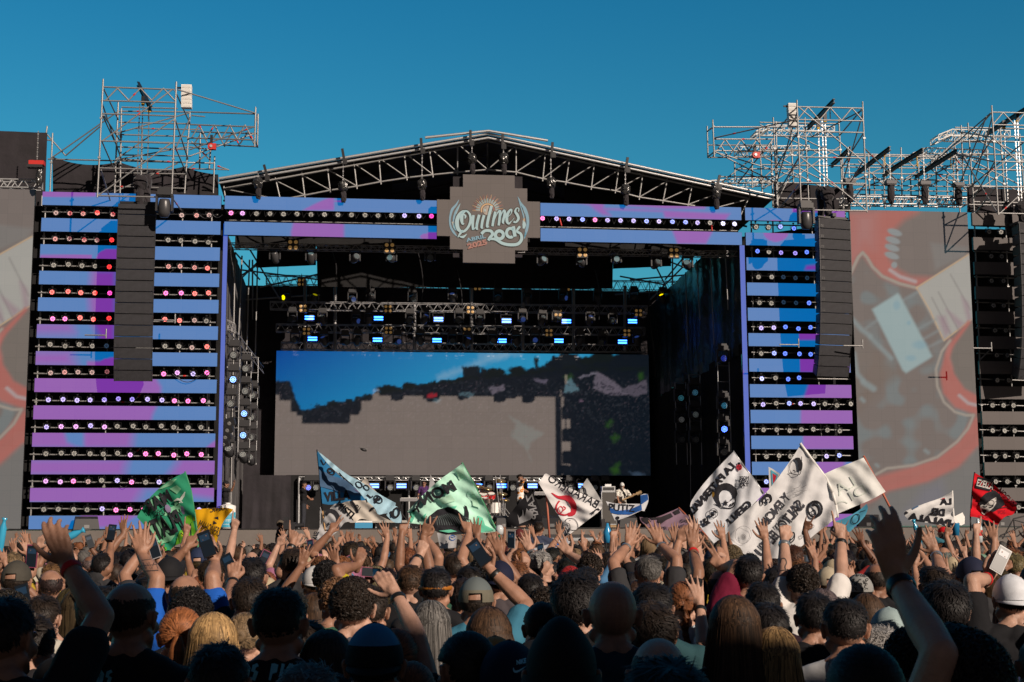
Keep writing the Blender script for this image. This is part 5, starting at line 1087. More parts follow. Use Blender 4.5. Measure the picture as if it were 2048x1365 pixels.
# ================================================================== people
def ocmat(name, rough, nz, nscale, spec=.4, bump=0., bscale=20, attr=None, sheen=0.):
    return mat(name, (.5,.5,.5), rough, noise_amt=nz, nscale=nscale, bump=bump, bscale=bscale, objcol=True, attr=attr, spec=spec, sheen=sheen)
SKIN = ocmat('skin', .52, .20, 14, .35, .0015, 120); CLOTH = ocmat('fabric', .85, .10, 6, .2, .004, 26); HAIR = ocmat('hair', .56, .15, 30, .26, attr='tint')
SKIN.node_tree.nodes['Principled BSDF'].inputs['Subsurface Weight'].default_value = 0.0
EYE = mat('eye', (.03,.02,.015), .2); LIP = mat('lips', (.35,.10,.08), .5); CAPM = ocmat('cap_fabric', .8, .08, 30, .2, .001, 200)
TROU = mat('dark_trousers', (.02,.022,.03), .85, noise_amt=.2)
def capsule(mb, p, q, r1, r2, n=12):
    p = Vector(p); q = Vector(q); d = q-p; L = d.length or 1e-5; d = d/L; a = d.orthogonal().normalized(); b = d.cross(a)
    prof = [(r1*math.sin(t), -r1*math.cos(t)) for t in (.35,.8,1.25)]+[(r1, 0)]+[(r2, L)]+[(r2*math.sin(t), L+r2*math.cos(t)) for t in (1.25,.8,.35)]
    vs = [p-d*r1]; fs = []
    for r, z in prof: vs += [p+d*z+(a*math.cos(2*math.pi*i/n)+b*math.sin(2*math.pi*i/n))*r for i in range(n)]
    vs.append(q+d*r2); k = len(prof)
    fs += [(0, 1+(i+1) % n, 1+i) for i in range(n)]
    for j in range(k-1): fs += [(1+j*n+i, 1+j*n+(i+1) % n, 1+(j+1)*n+(i+1) % n, 1+(j+1)*n+i) for i in range(n)]
    e = len(vs)-1; o = 1+(k-1)*n; fs += [(e, o+i, o+(i+1) % n) for i in range(n)]
    mb.add(vs, fs)
CURL = {'open': ((.08,.08,.05),)*4, 'relaxed': ((.30,.45,.3),(.38,.5,.3),(.45,.55,.35),(.5,.6,.35)), 'fist': ((1.5,1.75,1.1),)*4, 'point': ((.05,.05,.03),(1.4,1.7,1.1),(1.5,1.7,1.1),(1.5,1.7,1.1)),
        'vee': ((.05,.05,.03),(.05,.05,.03),(1.5,1.7,1.1),(1.5,1.7,1.1)), 'horns': ((.05,.05,.03),(1.4,1.7,1.1),(1.45,1.7,1.1),(.1,.1,.05)), 'phone': ((.25,.75,.75),(.3,.8,.75),(.35,.85,.75),(.4,.85,.75)), 'claw': ((.5,.7,.4),(.55,.75,.4),(.6,.8,.45),(.7,.9,.5))}
def hand(mb, w, d, n, side, g, s=1.):
    """w wrist, d towards the fingers, n palm normal, side +1 thumb on +x' (x' = d x n)"""
    d = Vector(d).normalized(); n = Vector(n); n = (n-d*n.dot(d)).normalized(); x = d.cross(n)*side; w = Vector(w)
    P3 = lambda a, b, c: w+(x*a+d*b+n*c)*s
    spl = {'open': .20, 'relaxed': .07, 'vee': .16, 'horns': .1}.get(g, .04)
    lens = ((.042,.025,.021),(.047,.029,.022),(.043,.027,.021),(.034,.021,.018)); lat = (.029,.010,-.010,-.028); kn = (.088,.092,.086,.076)
    mb.ell(P3(.0,.05,.002), (.036*s,.050*s,.015*s), Matrix((x, d, n)).transposed(), 12, 8)
    for i in range(4):
        k = P3(lat[i], kn[i], -.002); capsule(mb, P3(lat[i]*.55, .012, 0), k, .0145*s, .0125*s, 8)
        a = spl*(1.4-i*.95); cur = 0.; p = k; r = .0106 if i != 3 else .0092
        for j, L in enumerate(lens[i]):
            cur += CURL[g][i][j]; dr = (d*math.cos(cur)+n*math.sin(cur)+x*math.sin(a)*math.cos(min(cur,1.5))).normalized(); q = p+dr*L*s
            capsule(mb, p, q, r*s, (r-.0012)*s, 8); p = q; r -= .0011
    tuck = g in ('fist','point','vee','horns')
    p = P3(.026,.022,.004); ds = ((.75,.62,.22),(.5,.85,.1),(.35,.92,.05)) if not tuck else ((.55,.7,.45),(-.25,.75,.6),(-.75,.5,.4))
    if g == 'phone': ds = ((.7,.6,.4),(.3,.75,.6),(-.1,.85,.5))
    r = .0135
    for L, v in zip((.040,.033,.027), ds):
        v = (x*v[0]+d*v[1]+n*v[2]).normalized(); q = p+v*L*s; capsule(mb, p, q, r*s, (r-.0016)*s, 8); p = q; r -= .0018
    capsule(mb, w-d*.03*s, w+d*.03*s, .024*s, .026*s, 10)
def ik(S, T, E, L1, L2):
    S, T, E = Vector(S), Vector(T), Vector(E); d = T-S; D = d.length; mx = (L1+L2)*.995
    if D > mx*1.10: D2 = mx*1.10; T = S+d*(D2/D); D = D2
    k = max(1., D/mx); L1 *= k; L2 *= k
    D = max(D, abs(L1-L2)+.02); u = d.normalized(); a = (L1*L1-L2*L2+D*D)/(2*D); h = math.sqrt(max(0, L1*L1-a*a))
    v = (E-S); v = v-u*v.dot(u)
    if v.length < 1e-4: v = u.orthogonal()
    return S+u*a+v.normalized()*h, S+u*D
HC = Vector((0, .012, 1.640))
def prims(sp):
    """sp: dict(f=female, b=build, armR/armL=(elbow, wrist, tip, palm normal, gesture) or None, yaw, pitch (head), sleeve)"""
    B = MB(); S = MB(); T = MB(); f = sp.get('f', 0); b = sp.get('b', 1.); sh = .165 if f else .19; sh *= (1+(b-1)*.4)
    tw = .90 if f else 1.
    Sj = {}
    def tors(mb, e, skin):
        mb.ell((0,-.005,.95), (.165*b*(1.02 if f else 1)+e, .115*b+e, .13+e)); mb.ell((0,0,1.10), (.145*b*tw+e, .105*b+e, .16+e)); mb.ell((0,-.01,1.26), (.165*tw*b+e, .115*b+e, .18+e)); mb.ell((0,-.018,1.37), (.165*tw*b+e, .095*b+e, .10+e))
        if f: mb.ell((.07,.075,1.26), (.065+e*.5,.06+e*.5,.065+e*.5)); mb.ell((-.07,.075,1.26), (.065+e*.5,.06+e*.5,.065+e*.5))
    tors(B, 0, 1); tors(S, .016, 0)
    lim = .92 if f else 1.04
    for sd, key in ((1, 'armR'), (-1, 'armL')):
        a = sp.get(key); up = 0
        if a is not None: up = max(0, min(1, (Vector(a[1]).z-1.35)/.5))
        s = Vector((sd*(sh-.018*up), -.01, 1.425+.045*up)); Sj[key] = s
        if a is None: el = s+Vector((sd*.06, -.02, -.29)); wr = el+Vector((sd*.01,.10,-.235)); tip = wr+Vector((0,.03,-.1)); nn = Vector((-sd,0,0)); g = 'relaxed'
        else:
            el, wr = ik(s, a[1], a[0], .285, .255); tip = Vector(a[2]); nn = Vector(a[3]); g = a[4]
            if (tip-wr).length < .02: tip = wr+(wr-el)
            tip = wr+(tip-Vector(a[1])) if (tip-Vector(a[1])).length > .02 else tip
        capsule(B, (sd*.03,-.015,1.455), s, .055*lim, .056*lim); capsule(S, (sd*.045,-.018,1.435), s, .060*lim+.008, .063*lim+.010)
        capsule(B, s, s.lerp(el,.5), .056*lim, .050*lim); capsule(B, s.lerp(el,.5), el, .050*lim, .040*lim)
        fm = el.lerp(wr,.32); capsule(B, el, fm, .040*lim, .042*lim); capsule(B, fm, wr, .042*lim, .027*lim)
        d = (tip-wr); hs = (.93 if f else 1.0)*sp.get('hs', 1.)
        if g != 'none': hand(B, wr, d, nn, sd*(1 if nn.y > -.3 else 1), g, hs)
        sl = sp.get('sleeve', .62)
        if sl > 0:
            e1 = s.lerp(el, min(1, sl)); capsule(S, s, e1, .064*lim+.008, .058*lim+.012)
            if sl > 1: capsule(S, el, el.lerp(wr, sl-1), .05*lim+.008, .036*lim+.008)
        sp.setdefault('out', {})[key] = (s, el, wr, d.normalized(), nn)
    capsule(B, (0,-.022,1.42), (0,.0,1.56), .068*(.84 if f else 1.), .061*(.80 if f else 1.))
    for sd in (1,-1):
        capsule(B, (sd*.025,-.035,1.535), (sd*.125,-.028,1.452), .040*(.85 if f else 1), .046*(.85 if f else 1)); capsule(S, (sd*.052,-.036,1.500), (sd*.135,-.030,1.456), .054*(.88 if f else 1), .060*(.88 if f else 1)); capsule(S, (0,-.042,1.47), (0,-.036,1.488), .068*(.9 if f else 1), .064*(.9 if f else 1))
        capsule(B, (sd*.085,0,.92), (sd*.095,.01,.5), .085*b, .056); capsule(B, (sd*.095,.01,.5), (sd*.10,-.015,.09), .054, .036); B.ell((sd*.105,.05,.045), (.043,.125,.042))
        capsule(T, (sd*.085,0,.92), (sd*.095,.01,.5), .098*b, .072); capsule(T, (sd*.095,.01,.5), (sd*.10,-.012,.12), .070, .062)
    T.ell((0,-.005,.95), (.172*b+.008, .12*b+.008, .12))
    hr = Matrix.Rotation(sp.get('yaw', 0), 3, 'Z') @ Matrix.Rotation(sp.get('pitch', 0), 3, 'X') @ Matrix.Rotation(sp.get('roll', 0), 3, 'Y'); H = lambda x, y, z: HC+hr@Vector((x, y, z)); k = 1.0 if f else 1.04
    B.ell(H(0,-.018,.028), (.0765*k,.097*k,.088*k), hr, 20, 14); B.ell(H(0,.022,-.02), (.064*k,.074*k,.075*k), hr, 16, 12); B.ell(H(0,.040,-.072), (.040*k,.045*k,.036*k), hr); capsule(B, H(0,.05,-.088), H(0,.058,-.090), .022*k, .02*k)
    for sd in (1,-1):
        capsule(B, H(sd*.058,-.0,-.055), H(sd*.025,.055,-.09), .022*k, .02*k); B.ell(H(sd*.040,.062,-.028), (.026,.026,.024), hr); capsule(B, H(sd*.012,.088,.018), H(sd*.048,.074,.016), .010, .009)
        R_ = hr @ Matrix.Rotation(sd*.55, 3, 'Z') @ Matrix.Rotation(.12, 3, 'X'); B.ell(H(sd*.082*k,-.010,-.002), (.009,.021,.033), R_, 10, 8); B.ell(H(sd*.090*k,-.018,.013), (.009,.013,.019), R_, 8, 6)
    capsule(B, H(0,.090,.012), H(0,.108,-.026), .008, .0125); capsule(B, H(-.012,.097,-.030), H(.012,.097,-.030), .009, .009); capsule(B, H(-.018,.083,-.056), H(.018,.083,-.056), .0095, .0095); capsule(B, H(-.013,.081,-.066), H(.013,.081,-.066), .010, .010)
    return B, S, T, hr, Sj
_pend = []
def remesh(mb, voxel, smooth, dec=1., name='body'):
    """queue: returns an index, meshes come out of flush()"""
    me = mb.mesh(name, []) if False else mb.mesh(name, SKIN); o = bpy.data.objects.new('tmp', me); COL.objects.link(o)
    m = o.modifiers.new('r', 'REMESH'); m.mode = 'VOXEL'; m.voxel_size = voxel; m.use_smooth_shade = True
    if smooth: s = o.modifiers.new('s', 'SMOOTH'); s.factor = .5; s.iterations = smooth
    if dec < 1: d = o.modifiers.new('d', 'DECIMATE'); d.ratio = dec
    _pend.append((o, name)); return len(_pend)-1
def flush():
    dg = bpy.context.evaluated_depsgraph_get(); dg.update(); out = []
    for o, nm in _pend:
        me = bpy.data.meshes.new_from_object(o.evaluated_get(dg)); me.name = nm; out.append(me)
    for o, _ in _pend:
        old = o.data; bpy.data.objects.remove(o); bpy.data.meshes.remove(old)
    _pend.clear(); return out
def co(me): a = np.empty(len(me.vertices)*3, np.float32); me.vertices.foreach_get('co', a); return a.reshape(-1, 3)
def wrinkle(me, amp, sc, seed):
    v = co(me); n_ = np.empty(len(v)*3, np.float32); me.vertices.foreach_get('normal', n_); n_ = n_.reshape(-1, 3)
    k = np.array([noise.noise(Vector((p[0]*sc*1.4, p[1]*sc*1.4+seed, p[2]*sc*.8)))*1.2+noise.noise(Vector((p[0]*sc*3, p[1]*sc*3, p[2]*sc*2.2+seed)))*.5 for p in v.tolist()])
    v = v+n_*(k*amp)[:, None]; me.vertices.foreach_set('co', v.ravel()); me.update()
def finish_body(me, hr):
    me.materials.clear(); me.materials.append(SKIN); me.materials.append(EYE); me.materials.append(LIP)
    c = np.empty(len(me.polygons)*3, np.float32); me.polygons.foreach_get('center', c); c = c.reshape(-1, 3)-np.array(HC)
    l = c @ np.array(hr)      # into the head frame
    mi = np.zeros(len(l), np.int32)
    for sd in (1,-1):
        d = ((l[:,0]-sd*.031)/.014)**2+((l[:,2]-.002)/.0065)**2; mi[(d < 1) & (l[:,1] > .05)] = 1
        d = ((l[:,0]-sd*.033)/.019)**2+((l[:,2]-.022)/.0045)**2; mi[(d < 1) & (l[:,1] > .05)] = 1
    mi[(((l[:,0])/.021)**2+((l[:,2]+.061)/.009)**2 < 1) & (l[:,1] > .06)] = 2
    me.polygons.foreach_set('material_index', mi); me.update()
# ---------------------------------------------------------------- hair
CR = Vector((0, -.018, .028)); RR = Vector((.0765, .097, .088))
def scalp(d, line=0.):
    """hairline test on a direction from the skull centre"""
    t = (d.y+1)/2; lim = -.62+1.12*t**1.4+line
    if abs(d.x) > .80 and d.y > -.3 and d.z < .12: return False
    return d.z > lim
def skp(d, k=1.): return CR+Vector((d.x*RR.x, d.y*RR.y, d.z*RR.z))*k
def hair_mesh(kind, seed=0, n_=900, tone=.25, length=.35, hr=None, wsc=1., thick=1., tips=None, f=0, capped=False):
    rd = random.Random(seed); V = []; Fc = []; C_ = []
    def quad_strip(pts, nr, wd, tint):
        m = len(V); L = len(pts); 
        for i, p in enumerate(pts):
            t = (pts[min(i+1, L-1)]-pts[max(i-1, 0)]); s_ = t.cross(nr[i] if isinstance(nr, list) else nr)
            s_ = s_.normalized() if s_.length > 1e-9 else Vector((1,0,0)); ww = wd*(1-.75*(i/(L-1))**2)
            V.extend([tuple(p+s_*ww), tuple(p-s_*ww)]); tt = tint*(1 if tips is None else (1+(tips-1)*min(1, max(0, (i/(L-1)-.25)*1.6)))); C_.extend([tt, tt])
        for i in range(L-1): Fc.append((m+2*i, m+2*i+1, m+2*i+3, m+2*i+2))
    # shell
    nu, nv = 40, 22; k0 = {'buzz': 1.03, 'curly': 1.10, 'long': 1.07, 'short': 1.06, 'tail': 1.05, 'bald': 1.01, 'wavy': 1.075, 'bun': 1.05, 'braid': 1.07, 'fade': 1.02}.get(kind, 1.07)*(1 if kind == 'buzz' else thick**.5)
    idx = {}; ln = {'buzz': .0, 'bald': .0}.get(kind, 0.)
    for j in range(nv+1):
        for i in range(nu):
            th = math.pi*j/nv; ph = 2*math.pi*i/nu; d = Vector((math.sin(th)*math.cos(ph), math.sin(th)*math.sin(ph), math.cos(th)))
            jit = noise.noise(d*4+Vector((seed,0,0)))*.05; 
            if scalp(d, jit+ln+.04) and not (capped and d.z > .12) and not (kind == 'bald' and (d.z > .42+jit)):
                kk = k0*(1+noise.noise(d*(6 if kind in ('curly','wavy') else 3)+Vector((0,seed,0)))*(.06 if kind in ('curly','wavy') else .012))
                if kind == 'fade': kk = 1.015+.06*max(0, d.z)
                idx[(i, j)] = len(V); V.append(tuple(skp(d, kk))); C_.append(.42)
    for j in range(nv):
        for i in range(nu):
            q = [idx.get((i, j)), idx.get((i, j+1)), idx.get(((i+1) % nu, j+1)), idx.get(((i+1) % nu, j))]
            if all(x is not None for x in q): Fc.append(tuple(q))
    whorl = Vector((.1, -.35, .93)).normalized(); tie = Vector((0, -.125, .03))
    if kind == 'bald': n_ = int(n_*.35)
    if capped: n_ = int(n_*.3)
    n_ = int(n_*1.35)
    if kind in ('long', 'tail', 'bun', 'braid'): n_ = int(n_*1.5)
    for _ in range(n_):
        while True:
            d = Vector((rd.gauss(0,1), rd.gauss(0,1), rd.gauss(.3,1))).normalized()
            if scalp(d, rd.uniform(-.02,.05)) and not (capped and d.z > -.08) and not (kind == 'bald' and d.z > .40+rd.uniform(-.05,.08)): break
        tint = max(.25, min(2.2, rd.gauss(1, tone))); w_ = .0026*wsc*rd.uniform(.6,1.3)
        if kind in ('short','fade','bald','buzz','wavy'):
            fl = (d-whorl); fl = (fl-d*fl.dot(d)); fl = fl.normalized() if fl.length > 1e-3 else Vector((1,0,0)); sw = d.cross(fl)
            L = {'short': .032, 'wavy': .044, 'fade': .028 if d.z > .35 else .008, 'bald': .015, 'buzz': .008}[kind]*rd.uniform(.6,1.3)*(1 if kind != 'short' else (.5+.8*max(0,d.z)))*thick
            lift = {'short': .18, 'wavy': .22, 'fade': .35, 'bald': .2, 'buzz': .4}[kind]; p = skp(d, k0*.985); pts = [p]; nr = []; a0 = rd.uniform(-.7,.7); ph = rd.uniform(0,6)
            if rd.random() < .10 and kind not in ('buzz','bald'): lift *= 2.3; L *= 1.2; a0 *= 2; w_ *= .6
            cl = noise.noise(d*9+Vector((seed*1.3,0,0))); L *= 1+.7*cl; lift *= 1+.7*max(-.6, noise.noise(d*7+Vector((0,seed*2.1,0)))*2); a0 += cl*1.6
            for i in range(4):
                v = (fl*math.cos(a0)+sw*math.sin(a0)+d*lift*(1-i*.45)); 
                if kind == 'wavy': v += sw*math.sin(ph+i*1.9)*.9
                p = p+v.normalized()*L/4; pts.append(p)
            quad_strip(pts, d, w_*1.1, tint)
        elif kind == 'curly':
            c = skp(d, k0*rd.uniform(.97,1.09)); a = d.orthogonal().normalized(); b = d.cross(a); r = rd.uniform(.006,.011); ph = rd.uniform(0,6); pts = []
            ax = (a*rd.uniform(-1,1)+b*rd.uniform(-1,1)+d*.3).normalized(); e1 = ax.orthogonal().normalized(); e2 = ax.cross(e1)
            for i in range(9): t = ph+i*.95; pts.append(c+(e1*math.cos(t)+e2*math.sin(t))*r+ax*(i-4)*.0022)
            quad_strip(pts, [(p-c).normalized() for p in pts], w_*.8, tint)
        else:
            out = rd.uniform(0, .016)*thick; p = skp(d, k0); pts = []; nr = []
            if kind == 'long':
                side = 1 if d.x > 0 else -1; az = math.atan2(d.y, d.x); 
                if d.y > .1: az = az if abs(d.x) > .35 else az
                ez = math.asin(max(-1,min(1,d.z))); k = k0+out/.09; e = ez; 
                wj = rd.uniform(-.10,.10)
                while e > -.25: az += wj*.5; pts.append(skp(Vector((math.cos(e)*math.cos(az), math.cos(e)*math.sin(az), math.sin(e))), k+(.04 if e < .3 else 0))); nr.append((pts[-1]-CR).normalized()); e -= .26
                if not pts: pts.append(skp(d, k)); nr.append((pts[-1]-CR).normalized())
                p = pts[-1].copy(); Lh = length*rd.uniform(.82,1.08); nn = 7; ox = rd.uniform(-.006,.006)
                if p.y > .03: p.y -= .02
                base = nr[-1].copy(); base.z = 0; base = base.normalized() if base.length > 1e-3 else Vector((0,-1,0))
                for i in range(nn):
                    t = (i+1)/nn; q = p+Vector((ox*i*.5+rd.uniform(-.002,.002), 0, -Lh/nn)); q += Vector((p.x*.055, 0, 0)) if t < .6 else Vector((-p.x*.03,0,0)); q.x += .003*math.sin(t*7+d.x*9+seed)
                    yt = -.075-.02*t-.035*rd.random()*.3
                    q.y += (min(q.y, yt)-q.y)*.35 if abs(q.x) < .06 or t > .3 else 0
                    q += base*(.004*math.sin(t*5+seed)); pts.append(q); nr.append((base*.8+Vector((0,-.6,.15))).normalized()); p = q
                quad_strip(pts, nr, w_*1.0, tint)
            else:
                dt = (tie-CR); dd = Vector((dt.x/RR.x, dt.y/RR.y, dt.z/RR.z)).normalized(); K = 5
                for i in range(K+1):
                    e = d.lerp(dd, i/K).normalized(); pts.append(skp(e, k0+.014+out/.12*(1-i/K)+.01*math.sin(i+out*900))); nr.append(e.copy())
                if kind in ('tail','braid') and rd.random() < .75:
                    nn = 8; a = rd.uniform(0,6.28); r = rd.random()**.5
                    for i in range(nn):
                        t = (i+1)/nn
                        if kind == 'tail': rad = .032*math.sin(min(1, t*1.6+.1)*math.pi*.62)*r; c = tie+Vector((0, -.02-.045*math.sin(min(1,t*2)*1.57), .02-length*t))
                        else: rad = .026*(1-.35*t)*(.75+.35*abs(math.sin(t*length*32)))*(.7+.3*r); c = tie+Vector((.008*math.sin(t*length*32), -.015, .0-length*t))
                        a2 = a+(t*length*30 if kind == 'braid' else 0); pts.append(c+Vector((math.cos(a2)*rad, math.sin(a2)*rad*.8, 0))); nr.append(Vector((math.cos(a2), math.sin(a2), .2)).normalized())
                quad_strip(pts, nr, w_*.9, tint)
    if kind == 'bun':
        for _ in range(int(n_*.5)):
            a = rd.uniform(0,6.28); b0 = rd.uniform(0,6.28); c = tie+Vector((0,-.022,.008)); R_ = .013; r = .019; pts = []; nr = []
            for i in range(7):
                al = a+i*.22; be = b0+i*.35; v = Vector((math.cos(al), 0, math.sin(al))); o = v*(R_+r*math.cos(be))+Vector((0,-1,0))*r*math.sin(be); pts.append(c+o); nr.append((o-v*R_).normalized())
            quad_strip(pts, nr, .0035, max(.3, rd.gauss(1.1, tone)))
    me = bpy.data.meshes.new('hair'); vv = [tuple(HC+(hr or Matrix.Identity(3))@(Vector(v)*(1.0 if f else 1.04))) for v in V]; me.from_pydata(vv, [], Fc); me.materials.append(HAIR)
    at = me.color_attributes.new('tint', 'FLOAT_COLOR', 'POINT'); c = np.repeat(np.array(C_)[:, None], 4, 1); c[:, 3] = 1; at.data.foreach_set('color', c.ravel().astype(np.float32))
    return me
def cap_mesh(kind, hr, f=0, mats=None):
    mb = MB(); nu, nv = 32, 12; idx = {}; hr = hr or Matrix.Identity(3); k = 1.13; G = lambda p: HC+hr@(Vector(p)*(1.0 if f else 1.04))
    for j in range(nv+1):
        for i in range(nu):
            th = (.5*math.pi+.12)*j/nv; ph = 2*math.pi*i/nu; d = Vector((math.sin(th)*math.cos(ph), math.sin(th)*math.sin(ph), math.cos(th)))
            kk = k*(1+.012*abs(math.sin(ph*3))) + (.10*math.cos(th)**2 if kind == 'hood' else 0)
            if kind == 'hood': kk = 1.12+.08*max(0, d.z)+.26*max(0, d.z)**8
            zz = skp(d, kk); 
            if kind in ('cap','backcap'): zz.z += .008*(1-j/nv)
            idx[(i, j)] = len(mb.v); mb.v.append(tuple(G(zz)))
    for j in range(nv):
        for i in range(nu):
            pm = 2*math.pi*(i+.5)/nu; yb = math.sin(pm); hole = (kind == 'cap' and j >= nv-3 and yb < -.93) or (kind == 'backcap' and j >= nv-3 and yb > .93)
            if kind in ('cap','backcap') and hole: continue
            front = (yb > .35) if kind == 'cap' else (yb < -.35)
            mb.f.append((idx[(i,j)], idx[(i,j+1)], idx[((i+1)%nu,j+1)], idx[((i+1)%nu,j)])); mb.m.append(1 if (kind == 'backcap2' and front) else 0)
    if kind in ('cap','backcap'):
        sg = 1 if kind == 'cap' else -1; vs = []; n_ = 14
        for i in range(n_+1):
            a = math.pi*(i/n_); x = math.cos(a)*.078; y0 = sg*(math.sin(a)*.085+.012)-.012; e = math.sin(a)
            vs += [G((x, y0, .018)), G((x*1.06, y0+sg*.062*e**.6, .008-.012*e+.016*abs(x)/.078*0)), G((x*1.06, y0+sg*.062*e**.6, .004-.012*e)), G((x, y0, .013))]
        fs = []
        for i in range(n_): a = 4*i; b = a+4; fs += [(a,b,b+1,a+1),(a+1,b+1,b+2,a+2),(a+2,b+2,b+3,a+3)]
        mb.add(vs, fs)
        mb.ell(G((CR.x, CR.y, CR.z+RR.z*k+.008)), (.008,.008,.004), hr, 8, 5)
    if kind == 'bucket':
        n_ = 32; vs = []
        for i in range(n_): a = 2*math.pi*i/n_; d = Vector((math.cos(a), math.sin(a), -.12)); vs += [G(skp(d, k*.99)), G(skp(d, k*1.0)+Vector((math.cos(a)*.045, math.sin(a)*.045, -.035)))]
        mb.add(vs, [(2*i, 2*i+1, (2*i+3) % (2*n_), (2*i+2) % (2*n_)) for i in range(n_)])
    if kind == 'hood':
        n_ = 24; vs = []
        for i in range(n_): a = math.pi+math.pi*i/(n_-1); vs += [G((math.cos(a)*.095, -.02+math.sin(a)*.11, .02)), G((math.cos(a)*.13, -.03+math.sin(a)*.12, -.16))]
        mb.add(vs, [(2*i, 2*i+1, 2*i+3, 2*i+2) for i in range(n_-1)])
    return mb.mesh({'cap': 'cap', 'backcap': 'cap', 'bucket': 'hat', 'beanie': 'beanie', 'hood': 'hood'}[kind], mats or CAPM, True)
SK = {'fair': (.40,.235,.17), 'mid': (.31,.165,.11), 'tan': (.23,.115,.072), 'dark': (.15,.07,.042)}
HR = {'black': (.012,.010,.010), 'dark': (.022,.015,.011), 'brown': (.048,.026,.014), 'auburn': (.16,.06,.025), 'red': (.24,.085,.03), 'blonde': (.34,.21,.09), 'grey': (.25,.24,.23), 'darkgrey': (.09,.085,.08), 'dirty': (.15,.10,.055)}
# ================================================================== flags
def fmat(name, col, tr=.35, nz=.12, ns=5, bump=.01): return mat(name, col, .85, noise_amt=nz, nscale=ns, bump=bump*.8, bscale=9, transl=tr, spec=.15)
INK = fmat('flag_black_paint', (.02,.02,.025), .1, .3, 20)
def flagmap(Y0, folds, seed):
    def dep(x, y):
        v = 0.
        for A, lam, ang in folds:
            a = math.radians(ang); t = (x*math.cos(a)+y*math.sin(a))/lam*6.283; v += .27*A*(math.sin(t+seed+1.2*noise.noise(Vector((x/70, y/70, seed)))))
        return Y0+v+.02*noise.noise(Vector((x/22, y/22, seed)))
    return dep
def res(pts, n):
    pts = [tuple(p) for p in pts]; L = [0]
    for a, b in zip(pts, pts[1:]): L.append(L[-1]+math.dist(a, b))
    return [(float(np.interp(L[-1]*i/n, L, [p[0] for p in pts])), float(np.interp(L[-1]*i/n, L, [p[1] for p in pts]))) for i in range(n+1)]
def patch(mb, top, right, bottom, left, dep, n=44, m=0, smooth=True):
    if smooth: top, right, bottom, left = [spline(q_, 5) if len(q_) > 2 else q_ for q_ in (top, right, bottom, left)]
    T_, R_, B2, L_ = res(top, n), res(right, n), res(bottom, n), res(left, n); vs = []
    for j in range(n+1):
        for i in range(n+1):
            u, v = i/n, j/n; c = []
            for k in (0, 1): c.append((1-v)*T_[i][k]+v*B2[i][k]+(1-u)*L_[j][k]+u*R_[j][k]-((1-u)*(1-v)*T_[0][k]+u*(1-v)*T_[n][k]+(1-u)*v*B2[0][k]+u*v*B2[n][k]))
            vs.append(P(c[0], c[1], dep(*c)))
    mb.add(vs, [(j*(n+1)+i, j*(n+1)+i+1, (j+1)*(n+1)+i+1, (j+1)*(n+1)+i) for j in range(n) for i in range(n)], m)
def flag(label, Y0, patches, colours, folds, seed, draw=None, pole=None, polem='white', dmats=None, n=44, poler=.013):
    dep = flagmap(Y0, folds, seed); mb = MB(); t = thing('flag', label, 'flag', P(*patches[0][0][0], Y0))
    for k, pt in enumerate(patches): patch(mb, *pt[:4], dep if k == 0 else (lambda x, y, k=k: dep(x, y)+(pt[4] if len(pt) > 4 else 0)), n, k if len(colours) > 1 else 0)
    nm = len(colours)
    if draw is not None: draw.into(mb, lambda x, y, o: P(x, y, dep(x, y)-.014-.0015*min(o, 30)), 5, nm, True)
    o = mb.build('cloth', list(colours)+list(dmats or [INK]), t, smooth=False)
    o.data.polygons.foreach_set('use_smooth', [True]*len(o.data.polygons))
    if pole: 
        pp = [P(*q_, Y0+.03) for q_ in pole]; mbp = MB(); mbp.path(pp, poler, 8); mbp.build('pole', M[polem], t, True)
    return t
def zf(x0, y0, s): return lambda u, v: (x0+u/s, y0+v/s)
def Q(z, *pts): return [z(*p) for p in pts]
M['redpole'] = mat('terracotta_pole', (.42,.12,.07), .6); M['bamboo'] = mat('bamboo', (.45,.26,.10), .6); M['greenpole'] = mat('green_pole', (.05,.25,.12), .6)
# 1 green
z = zf(260, 930, 6.827); d = Draw()
LG1 = fmat('flag_light_green', (.25,.58,.36)); LIME = fmat('flag_lime', (.14,.42,.03)); WH = fmat('flag_white_paint', (.55,.6,.55), .2); YEL = fmat('flag_yellow_paint', (.55,.55,.03)); LIL = fmat('flag_lilac', (.26,.2,.35))
for pts in ([(560,210),(640,190),(560,280),(430,330),(380,340)],[(250,520),(330,430),(420,420),(360,520),(300,640),(250,640)],[(480,620),(600,560),(640,600),(560,680),(470,700)],[(540,330),(640,280),(700,330),(640,400)],[(600,480),(700,560),(690,660),(620,620)],[(230,800),(330,760),(470,740),(560,880),(620,960),(560,1040),(430,1080),(300,1010)],[(640,980),(700,1040),(640,1060)],[(300,1040),(420,1100),(400,1180),(330,1110)]): d.poly(Q(z, *pts), 1)
d.poly(Q(z,(770,700),(840,680),(860,760),(880,850),(915,960),(780,1030),(620,1100),(640,1020),(680,900),(740,880)),2); d.poly(Q(z,(290,1080),(380,1060),(440,1110),(500,1130),(500,1235),(412,1280),(330,1160)),2)
for u, v in ((800,870),(860,720),(700,930),(740,950),(350,1110),(420,1150)): d.poly(Q(z,(u,v),(u+22,v-4),(u+26,v+46),(u+4,v+50)),4)
for pts in ([(760,1020),(760,900),(790,830),(820,850),(830,990)],[(840,980),(830,800),(850,780)],[(680,1060),(672,960),(700,930),(730,960),(740,1040)],[(300,1090),(350,1080),(360,1140)],[(420,1200),(440,1120),(490,1160)]): d.line(Q(z,*pts),1.0,0)
d.poly(Q(z,(385,1120),(412,1118),(445,1250),(425,1262)),3)
d.ellipse(z(520,600),5.5,9,5,rot=-25); d.ellipse(z(720,620),3.5,9,5,rot=-15)
